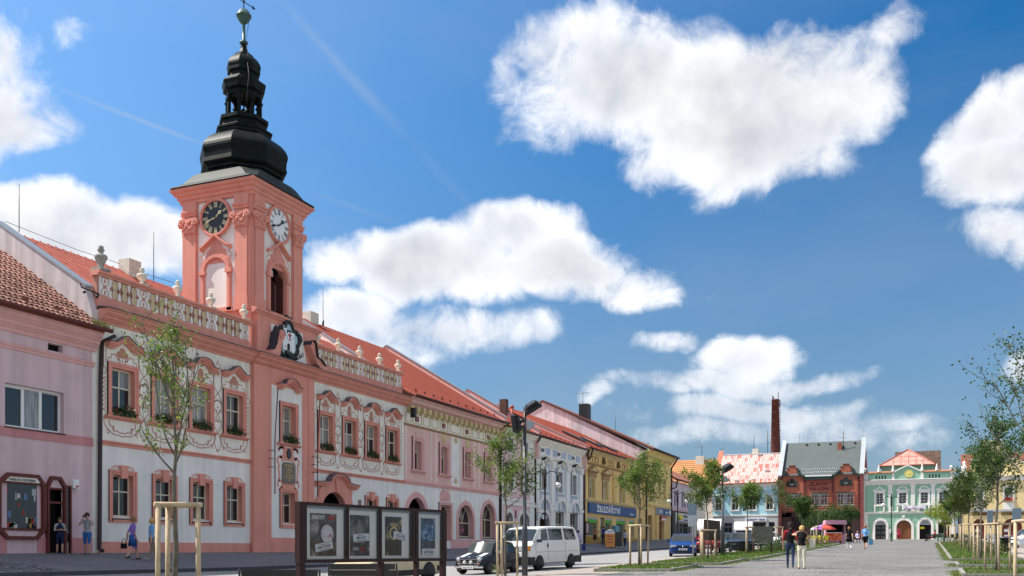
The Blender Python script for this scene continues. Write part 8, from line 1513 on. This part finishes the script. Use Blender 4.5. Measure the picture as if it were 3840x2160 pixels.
# parked row farther up the street
def camper(t, S, patch, mo):
    lamps_rect(.78,.26,.6,-2.22,.16)(t,S,patch,mo); q = MB(); P = [(-1.55,1.62)]+[(-1.55+.95*(1-cos(a)), 1.62+.80*sin(a)) for a in [pi/2*k/10 for k in range(11)]]+[(.6,2.42),(.6,1.0),(-.3,1.0),(-.3,1.62)]
    q.mould([(y,z) for y,z in P], -.82, .82); mo('camper_box', q.mesh('camper_box', mat('camper_white', (.82,.82,.80), .3, .5, 0, .02, 2, 0, coat=.6)), t); mo('front_bumper', MB().box(-.8,.8,-2.32,-2.18,.42,.60).mesh('front_bumper', TRIMB), t); mo('grille', MB().box(-.42,.42,-2.26,-2.2,.70,.84).mesh('grille', TRIMB), t)
pk = [(0,.38,.86,.68,.80,.80),(.02,.34,.96,.80,.88,.86),(.12,.33,.985,.92,.98,.88),(.22,.33,1,1.0,1.04,.88),(.32,.33,1,1.02,1.60,.76),(.44,.33,1,1.02,1.64,.78),(.50,.33,1,1.02,1.1,.88),(.8,.33,1,1.02,1.06,.90),(.985,.35,.98,1.0,1.04,.90),(1,.4,.95,.9,.98,.90)]
car('red_pickup', 'red pickup with a white rounded camper top behind the brown notice board', (-14.25,70.2), R(6), 4.6, 1.68, pk, paint('car_red', (.30,.025,.03)), (-1.4,1.35), .32, (-2.33,.52,'RAC 20-17'), windows=((4.1,4.95,4.15,4.95),), wind=(3.08,3.93), extra=camper, cat='pickup')
car('white_camper', 'white camper with a rounded roof half hidden by the weathered board', (-15.9,93.5), R(6), 4.6, 1.68, pk, paint('car_rose', (.55,.40,.38)), (-1.4,1.35), .32, None, windows=((4.1,4.95,4.15,4.95),), wind=(3.08,3.93), extra=camper, cat='camper')
def ex_gray(t, S, patch, mo): lamps_rect(.66,.38,.58,-2.08,.16)(t,S,patch,mo); mo('grille', MB().box(-.3,.3,-2.12,-2.06,.60,.70).mesh('grille', TRIMB), t); mo('lower_grille', MB().box(-.7,.7,-2.13,-2.06,.24,.40).mesh('lower_grille', TRIMB), t)
car('grey_hatchback', 'dark blue-grey hatchback parked behind the double bench', (-11.9,68.9), R(11), 4.2, 1.68, hatch_st(1.40,.80,.92), paint('car_slate', (.035,.05,.085)), (-1.28,1.25), .29, None, windows=((4.12,4.95,4.12,4.95),(5.05,5.9,5.05,5.75)), wind=(3.08,3.93), rear=(6.08,6.9), extra=ex_gray)
car('teal_hatchback', 'teal car parked behind the grey hatchback and mast', (-15.3,80.3), R(4), 4.1, 1.68, hatch_st(1.42,.80,.92), paint('car_teal', (.02,.07,.10)), (-1.28,1.25), .29, None, windows=((4.12,4.95,4.12,4.95),(5.05,5.9,5.05,5.75)), wind=(3.08,3.93), rear=(6.08,6.9), extra=ex_gray)
car('white_car', 'white car with greenish windows parked left of the strolling couple', (-12.6,87.2), R(8), 4.1, 1.68, hatch_st(1.42,.82,.93), paint('car_white', (.75,.76,.76)), (-1.28,1.25), .29, None, windows=((4.12,4.95,4.12,4.95),(5.05,5.9,5.05,5.75)), wind=(3.08,3.93), rear=(6.08,6.9), extra=ex_gray)
car('maroon_car', 'maroon car nosing out at the right edge, farthest of three', (7.9,93.6), R(-62), 4.2, 1.70, hatch_st(1.42,.84,.94), paint('car_maroon', (.12,.012,.035)), (-1.28,1.25), .29, None, windows=((4.12,4.95,4.12,4.95),(5.05,5.9,5.05,5.75)), wind=(3.08,3.93), rear=(6.08,6.9), extra=ex_gray)
car('dark_car', 'dark grey car between the maroon and white cars at the right edge', (7.9,88.4), R(-62), 4.2, 1.70, hatch_st(1.40,.82,.93), paint('car_dark', (.02,.022,.03)), (-1.28,1.25), .29, None, windows=((4.12,4.95,4.12,4.95),(5.05,5.9,5.05,5.75)), wind=(3.08,3.93), rear=(6.08,6.9), extra=ex_gray)
car('pale_car', 'white car nearest at the right edge, partly behind the stake', (7.5,82.0), R(-62), 4.2, 1.70, hatch_st(1.42,.82,.93), paint('car_white', (.75,.76,.76)), (-1.28,1.25), .29, None, windows=((4.12,4.95,4.12,4.95),(5.05,5.9,5.05,5.75)), wind=(3.08,3.93), rear=(6.08,6.9), extra=ex_gray)
# ================================================================= people
SKIN = mat('skin', (.52,.30,.21), .6, .3, 0, .06, 8, 0); DGR = None
HAIRS = {'brown':(.05,.025,.012),'dark':(.015,.011,.009),'blond':(.50,.33,.12),'grey':(.25,.23,.21),'ginger':(.26,.11,.04),'curly':(.30,.17,.08)}
def cloth(name, c): return mat('cloth_'+name, c, .9, .1, 0, .10, 9, .05)
def person(label, x, y, rz, h, top, bottom, shoe=(.03,.025,.02), hair='brown', pose='stand', arms='down', sleeve=.55, short=False, skirt=None, fem=False, z=None, long_hair=False, sleeve_col=None, pattern=None, sit=None, tilt=0, bulk=1.0, face=True, fingers=True):
    k = h/1.75; t = thing('person', label, 'person', (x, y, G(x,y) if z is None else z), rz, 'people in the square'); V = Vector
    sh = .165 if fem else .19; hp = .095; T_ = []   # (a, b, ra, rb, tag)
    pz = .92; dz = 0
    if pose == 'sit': pz = .50
    up_ = V((0,-.02 if pose != 'sit' else .10,0))
    pel = V((0,0,pz)); che = V((0,.0,pz+.36))+up_*.5; nec = V((0,.0,pz+.56))+up_; head = V((0,-.03,pz+.71))+up_
    T_ += [(pel, V((0,0,pz+.14)), .145*bulk, .125*bulk, 'top'), (V((0,0,pz+.12)), che, .125*bulk, .15*bulk, 'top'), (che, nec-V((0,0,.06)), .145*bulk, .10, 'top'), (nec-V((0,0,.06)), head, .055, .055, 'skin'), (head-V((0,.01,.05)), head+V((0,.015,.05)), .078, .092, 'skin'), (head+V((0,-.085,-.015)), head+V((0,-.11,-.025)), .016, .014, 'skin')]
    legs = {'stand': [((.10,-.02,.48),(.105,.02,.07)),((.10,.0,.48),(.11,.03,.07))], 'walk': [((.09,-.20,.50),(.09,-.24,.09)),((.09,.0,.48),(.09,.30,.15))], 'step': [((.10,-.10,.49),(.10,-.08,.07)),((.10,.03,.48),(.10,.16,.09))],
            'sit': [((.12,-.46,.52),(.12,-.52,.07)),((.13,-.46,.50),(.16,-.60,.07))], 'lounge': [((.1,-.46,.5),(.1,-.9,.15)),((.12,-.46,.52),(.13,-.86,.22))]}['lounge' if sit == 'lounge' else pose]
    for i, sd in enumerate((1, -1)):
        kn, an = legs[i]; hpj = V((sd*hp, .0, pz)); kn = V((sd*kn[0], kn[1], kn[2])); an = V((sd*an[0], an[1], an[2]))
        T_ += [(hpj, kn, .098*bulk, .062, 'leg'), (kn, an, .060, .042, 'shin'), (an+V((0,.03,-.03)), an+V((0,-.14,-.035)), .042, .036, 'shoe')]
    s0 = nec.z-.10; A = {'down': ((.06,.04,-.30),(.07,-.05,-.56)), 'swing_f': ((.05,-.10,-.28),(.04,-.28,-.46)), 'swing_b': ((.06,.14,-.27),(.07,.16,-.52)), 'camera': ((.09,-.16,-.13),(-.12,-.26,.16)), 'camera_out': ((.24,-.12,.02),(-.06,-.22,.18)), 'cross': ((.06,-.08,-.27),(-.12,-.24,-.24)), 'lap': ((.05,-.08,-.28),(-.05,-.30,-.34)), 'hip': ((.14,.06,-.26),(.03,-.02,-.48)), 'bench': ((.18,.06,-.18),(.34,.05,-.22))}
    if isinstance(arms, str): arms = (arms, arms)
    hands = []
    for i, sd in enumerate((1, -1)):
        e, w = A[arms[i]]; S0 = V((sd*sh, nec.y, s0)); E_ = S0+V((sd*e[0], e[1], e[2])); W_ = S0+V((sd*w[0], w[1], w[2])); tg = 'arm'
        T_ += [(V((sd*sh*.5, nec.y, s0+.02)), S0, .075, .062*bulk, 'arm0'), (S0, E_, .055*bulk, .042, 'arm'), (E_, W_, .040, .028, 'fore')]
        d = (W_-E_).normalized(); Hd = W_+d*.085; T_.append((W_, Hd, .030, .034, 'skin')); hands.append((W_, d, Hd, sd))
    mb = MB()
    for a, b, ra, rb, tg in T_:
        n = 6; pts = [a-(b-a).normalized()*ra*.75]+[a+(b-a)*i/n for i in range(n+1)]+[b+(b-a).normalized()*rb*.75]; q0 = len(mb.v); mb.tube(pts, [ra*.5]+[ra+(rb-ra)*i/n for i in range(n+1)]+[rb*.5], 12)
    # flatten the torso front to back
    mb.v = [((vx, nec.y*.5+(vy-nec.y*.5)*.74, vz) if (pz-.1 < vz < nec.z-.03 and abs(vx) < .24 and pose != 'sit' and abs(vy) < .16) else (vx,vy,vz)) for vx, vy, vz in mb.v]
    me = mb.mesh('tmp', SKIN); o = bpy.data.objects.new('tmp', me); COL.objects.link(o); md = o.modifiers.new('r', 'REMESH'); md.mode = 'VOXEL'; md.voxel_size = .020; md.use_smooth_shade = True; ms = o.modifiers.new('s', 'SMOOTH'); ms.factor = .5; ms.iterations = 3
    bpy.context.view_layer.update(); bm = bpy.data.meshes.new_from_object(o.evaluated_get(bpy.context.evaluated_depsgraph_get())); bpy.data.objects.remove(o); bm.name = 'body'; bm.materials.clear()
    cols = [SKIN, top, bottom, mat('shoe_%02d%02d%02d' % tuple(int(c*99) for c in shoe), shoe, .6, .3, 0, .05, 5, 0), sleeve_col or top]
    for m_ in cols: bm.materials.append(m_)
    segs = [(a, (b-a), (b-a).length_squared or 1e-9, ra, rb, tg) for a, b, ra, rb, tg in T_]; idx = []
    for p in bm.polygons:
        c = p.center; best = 9; tagb = 'skin'; fb = 0
        for a, d, l2, ra, rb, tg in segs:
            f = max(0, min(1, (c-a).dot(d)/l2)); q = (c-a-d*f).length-(ra+(rb-ra)*f)
            if q < best: best, tagb, fb = q, tg, f
        if tagb == 'top' and c.z < pz+.02: tagb = 'leg'
        if tagb == 'leg' and c.z > pz+.03: tagb = 'top'
        i = {'skin':0,'top':1,'arm0':4,'leg':2,'shoe':3}.get(tagb)
        if tagb == 'arm': i = 4 if fb < sleeve*1.6 else 0
        elif tagb == 'fore': i = 4 if sleeve > .9 else 0
        elif tagb == 'shin': i = 0 if short else 2
        elif tagb == 'arm0' and sleeve <= 0.05: i = 1
        if tagb == 'arm0' and sleeve > .05: i = 4
        idx.append(i)
    bm.polygons.foreach_set('material_index', idx); bm.polygons.foreach_set('use_smooth', [True]*len(bm.polygons))
    bo = mobj('body', bm, t); bo.scale = (k,)*3
    if tilt: bo.rotation_euler = (tilt,0,0)
    def kid(nm, mbx, m_): o_ = mobj(nm, mbx.mesh(nm, m_), t); o_.scale = (k,)*3; o_.rotation_euler = (tilt,0,0); return o_
    # fingers, each rooted in the palm, thumb from its side
    if fingers:
        fm_ = MB()
        for W_, d, Hd, sd in hands:
            sdv = d.cross(Vector((0,1,.2))).normalized(); pal = d.cross(sdv).normalized()
            for j, l in enumerate((.062,.074,.070,.055)):
                r0 = W_+d*.075+sdv*(j-1.5)*.017; fm_.tube([r0, r0+d*l*.5+pal*.006, r0+d*l*.8+pal*.022, r0+d*l*.92+pal*.040], [.0092,.0088,.008,.006], 6)
            r0 = W_+d*.03-sdv*.028; fm_.tube([r0, r0+d*.03-sdv*.024, r0+d*.056-sdv*.03+pal*.01], [.011,.010,.0075], 6)
        kid('fingers', fm_, SKIN)
    hd = MB(); hc = head+V((0,.022,.03)); lay = []
    hcol = mat('hair_'+hair, HAIRS[hair], .7, .3, 0, .3, 30, .2)
    for j in range(7): a = -pi*.02+(pi/2)*j/6; lay.append((.104*cos(a)+.004, .112*sin(a)))
    vs = []
    hd.lathe([(.09,-.05),(.108,-.02)]+[(.110*cos(a), .115*sin(a)) for a in [pi/2*j/6 for j in range(7)]], tuple(hc), 14, 0, True)
    hd.lathe([(.05,-.11),(.085,-.08),(.095,-.02),(.05,.02)], tuple(hc+V((0,.035,0))), 12, 0, True)
    if long_hair: hd.lathe([(.05,-.19),(.095,-.15),(.115,-.05),(.11,.05),(.06,.11)], tuple(hc+V((0,.03,0))), 14, 0, True)
    if hair == 'curly':
        rnd = random.Random(3)
        for j in range(40): v_ = V((rnd.gauss(0,1),rnd.gauss(.5,.8),rnd.gauss(.4,.8))).normalized(); hd.ball(tuple(hc+v_*.105), .035, 6)
    kid('hair', hd, hcol)
    if face:
        fc = MB()
        for sd in (-1,1): fc.ball(tuple(head+V((sd*.035,-.088,.012))), .0105, 6); 
        fc.box(-.026,.026,head.y-.091,head.y-.07,head.z-.062,head.z-.054); kid('eyes_and_mouth', fc, mat('eye_brown', (.03,.015,.01), .4, .4, 0, 0, 1, 0))
        er = MB()
        for sd in (-1,1): er.ball(tuple(head+V((sd*.092,.01,-.005))), .026, 8, 0, .45, .8, 1.2)
        kid('ears', er, SKIN)
    if skirt: zt_, zb2, r0, r1, cm_ = skirt; kid('skirt', MB().lathe([(r0,zt_),(r0*1.12,zt_-.12),(r1,zb2),(r1*.95,zb2+.01),(r0*.95,zt_-.02)], (0,.0,0), 18, 0, True, 0, 1, .78), cm_)
    t['_hands'] = 0; del t['_hands']
    return t, k, hands, bo
def bag(label, x, y, z, m, w=.3, h=.32, d=.12, rz=0, handle=.25, name='bag', cat='bag'):
    t = thing(name, label, cat, (x,y,z), rz); mobj('body', MB().prism([(-w/2,0),(w/2,0),(w/2*.9,h),(-w/2*.9,h)], -d/2, d/2).mesh('body', m), t); mobj('strap', MB().tube([(-w*.35,0,h*.98),(-w*.2,0,h+handle*.8),(0,0,h+handle),(w*.2,0,h+handle*.8),(w*.35,0,h*.98)], .012, 5).mesh('strap', m), t); return t
CB = {n: cloth(n, c) for n, c in dict(black=(.012,.012,.014), red=(.28,.02,.03), navy=(.015,.022,.06), denim=(.035,.05,.10), beige=(.50,.44,.30), cream=(.62,.58,.44), khaki=(.22,.19,.14), violet=(.28,.16,.52), sky=(.16,.36,.62), blue=(.03,.12,.32), lilac=(.52,.44,.62), white=(.70,.70,.70), grey=(.30,.30,.32), pale=(.50,.50,.54), olive=(.10,.10,.07), brick=(.30,.09,.05), royal=(.03,.05,.25), magenta=(.55,.03,.12), tan=(.35,.27,.18)).items()}
pat = poster_mat('cloth_patterned', (.22,.05,.03), (.32,.12,.05), (.10,.03,.02), 9)
P = person
AW = pi   # facing away up the square
P('young man seen from behind in a black shirt with red shoulders and dark jeans', -5.08, 40.62, AW+.1, 1.83, CB['black'], CB['denim'], (.05,.04,.04), 'dark', 'step', ('down','down'), .7, sleeve_col=CB['red'])
wm, kk, hd_, _ = P('blonde woman in black top and cream trousers raising her arms to take a photo', -4.55, 39.85, AW-.12, 1.68, CB['black'], CB['cream'], (.30,.16,.09), 'blond', 'stand', ('camera_out','camera'), .02, fem=True, bulk=1.08)
bag('tan and cream shoulder bag carried by the blonde woman', -4.16, 39.95, .9+.86, CB['cream'], .22, .34, .10, .1, .42, 'shoulder_bag')
cm_ = thing('camera', 'small dark camera held up by the blonde woman', 'camera', (-4.45,40.05,.9+1.52), .1); mobj('body', MB().box(-.06,.06,-.03,.03,-.04,.04).mesh('body', IRON), cm_); mobj('lens', MB().box(-.025,.025,.03,.07,-.025,.025).mesh('lens', IRON), cm_)
P('ginger-haired woman in black walking away with white trousers', -5.2, 74.2, AW+.2, 1.66, CB['black'], CB['white'], (.25,.12,.1), 'ginger', 'walk', ('down','swing_b'), .3, fem=True, skirt=(1.0,.62,.17,.27,CB['black']))
P('man in a bright blue t-shirt and black shorts walking away', -4.2, 75.9, AW-.1, 1.78, CB['sky'], CB['black'], (.08,.04,.03), 'ginger', 'walk', ('down','down'), .62, short=True, bulk=1.1)
bag('light blue carrier bag in the hand of the man in blue', -3.83, 75.75, 1.7+.34, cloth('bag_blue', (.10,.28,.45)), .32, .42, .14, .2, .2, 'carrier_bag')
P('boy in grey t-shirt and blue shorts holding up binoculars by the downpipe', -30.0, 28.75, .55, 1.62, CB['grey'], CB['blue'], (.10,.10,.10), 'brown', 'step', ('camera','camera'), .6, short=True)
bi = thing('binoculars', 'black binoculars held by the boy in the grey t-shirt', 'binoculars', (-29.87,28.52,1.47+1.46), .55); mobj('barrels', MB().tube([(-.04,.03,0),(-.04,-.12,.02)], .035, 8).tube([(.04,.03,0),(.04,-.12,.02)], .035, 8).mesh('barrels', IRON), bi); mobj('bridge', MB().box(-.03,.03,-.05,-.01,-.01,.02).mesh('bridge', IRON), bi)
P('small boy in a dark shirt with arms crossed in the shop doorway', -30.45, 27.85, 1.0, 1.38, CB['navy'], CB['navy'], (.10,.10,.14), 'brown', 'step', ('cross','cross'), .6, short=True, sleeve_col=CB['grey'])
P('curly-haired woman in violet top and blue skirt walking along the town hall', -28.3, 29.35, pi-.35, 1.66, CB['violet'], CB['violet'], (.02,.02,.03), 'curly', 'walk', ('swing_b','down'), .5, short=True, fem=True, skirt=(1.02,.56,.155,.21,CB['blue']))
bag('black handbag carried by the woman in the violet top', -28.52, 29.12, 1.27+.42, CB['black'], .22, .2, .1, 1.2, .2, 'handbag')
P('woman in light blue top and khaki trousers walking behind the wooden stakes', -27.75, 29.75, pi-.35, 1.68, CB['sky'], CB['khaki'], (.40,.38,.36), 'blond', 'walk', ('swing_f','swing_b'), .6, fem=True)
P('woman in lilac blouse and grey trousers behind the white minibus', -27.0, 78.2, pi+.2, 1.68, CB['lilac'], CB['grey'], (.05,.04,.04), 'dark', 'step', ('down','down'), .6, fem=True, bulk=1.15)
bag('dark blue shopping bag beside the lilac blouse', -26.62, 78.5, 1.45+.2, CB['royal'], .3, .5, .14, .3, .2, 'shopping_bag')
P('person in lilac seen between the minibus and the woman with the blue bag', -27.7, 78.9, pi, 1.72, CB['lilac'], CB['grey'], (.05,.04,.04), 'dark', 'stand', ('down','down'), .6)
P('man in patterned shirt and black shorts leaning at the ironmonger window', -29.8, 91.2, .9, 1.74, pat, CB['black'], (.6,.6,.6), 'dark', 'stand', ('cross','cross'), .5, short=True)
P('woman in red patterned blouse and beige skirt by the ironmonger window', -29.4, 93.6, pi+.5, 1.62, pat, CB['tan'], (.12,.05,.04), 'brown', 'stand', ('cross','down'), .6, short=True, fem=True, skirt=(1.0,.42,.17,.19,CB['tan']), bulk=1.1)
P('man in royal blue t-shirt facing the ironmonger window', -30.1, 95.0, pi+.8, 1.76, CB['royal'], CB['navy'], (.03,.03,.03), 'dark', 'stand', ('down','down'), .6)
P('man in olive shirt standing behind the black pavement sign', -28.3, 92.2, 1.2, 1.72, CB['olive'], CB['olive'], (.03,.03,.03), 'grey', 'stand', ('down','down'), .6)
stp = mat('cloth_striped', (.45,.45,.56), .9, .1, 0, 0, 1, 0); nt = stp.node_tree; w = nt.nodes.new('ShaderNodeTexWave'); w.bands_direction = 'Z'; w.inputs['Scale'].default_value = 3.2; g_ = nt.nodes.new('ShaderNodeNewGeometry'); nt.links.new(g_.outputs['Position'], w.inputs['Vector']); r_ = nt.nodes.new('ShaderNodeValToRGB'); r_.color_ramp.elements[0].color = (.10,.12,.25,1); r_.color_ramp.elements[1].color = (.7,.7,.72,1); nt.links.new(w.outputs['Fac'], r_.inputs[0]); nt.links.new(r_.outputs[0], nt.nodes['Principled BSDF'].inputs['Base Color'])
P('man in blue and white striped shirt and jeans beside the black pavement sign', -27.2, 92.6, pi-.3, 1.74, stp, CB['denim'], (.5,.5,.5), 'brown', 'step', ('down','hip'), .6)
P('man in beige looking into the stationery shop window', -28.6, 132.0, pi/2+pi, 1.74, CB['tan'], CB['navy'], (.03,.03,.03), 'dark', 'stand', ('down','down'), .6, fingers=False); P('person in pale blue walking past the stationery shop', -27.4, 132.6, pi, 1.72, CB['pale'], CB['navy'], (.03,.03,.03), 'brown', 'step', ('down','down'), .6, fingers=False)
P('dark-clothed person by the grey wall of the sky blue house', -24.5, 140, 2.0, 1.72, CB['black'], CB['black'], (.02,.02,.02), 'grey', 'step', ('down','down'), .9, fingers=False)
P('woman in magenta dress standing before the mint house gate', -3.6, 141.0, .6, 1.64, CB['magenta'], CB['magenta'], (.4,.3,.25), 'brown', 'stand', ('cross','down'), .5, short=True, fem=True, skirt=(1.0,.35,.17,.24,CB['magenta']), fingers=False); P('person in white and pale blue left of the magenta dress', -4.6, 141.2, .3, 1.70, CB['white'], CB['pale'], (.4,.4,.4), 'dark', 'stand', ('down','down'), .6, fingers=False)
g = G(.6,119.6); P('man in maroon shirt lounging with outstretched legs on the bench before the mint house', .62, 119.75, R(-75), 1.76, CB['red'], CB['black'], (.03,.03,.03), 'dark', 'sit', ('lap','bench'), .9, sit='lounge', fingers=False)
P('person in dark red seated on the bench left of the far stakes', 1.9, 121.0, R(190), 1.72, CB['red'], CB['navy'], (.03,.03,.03), 'brown', 'sit', ('lap','lap'), .6, fingers=False)
P('woman in dark red seated on the dark bench before the Slavia house', -8.2, 116.8, R(10), 1.66, CB['red'], CB['tan'], (.1,.08,.07), 'brown', 'sit', ('lap','lap'), .6, fem=True, fingers=False); P('person in pale lilac seated on the dark bench before the Slavia house', -7.3, 117.0, R(10), 1.70, CB['lilac'], CB['navy'], (.1,.08,.07), 'grey', 'sit', ('lap','lap'), .6, fingers=False); P('person in maroon at the right end of the dark bench before the Slavia house', -6.7, 117.1, R(10), 1.72, CB['brick'], CB['black'], (.6,.6,.6), 'dark', 'sit', ('lap','lap'), .9, fingers=False)
P('person in black seated behind the sixth right-hand stakes', 2.9, 112, R(190), 1.72, CB['black'], CB['black'], (.03,.03,.03), 'dark', 'sit', ('lap','lap'), .9, fingers=False)
bench(2.9,112.0,R(190),'bench half hidden behind the far right-hand stakes',1.7)
# ================================================================= lettering becomes real mesh
bpy.context.view_layer.update(); dg_ = bpy.context.evaluated_depsgraph_get()
for o in [o for o in COL.objects if o.type == 'FONT']:
    me = bpy.data.meshes.new_from_object(o.evaluated_get(dg_)); me.name = o.name
    n = bpy.data.objects.new('lettering', me); COL.objects.link(n); n.parent = o.parent; n.location = o.location; n.rotation_euler = o.rotation_euler; n.scale = o.scale
    bpy.data.objects.remove(o)
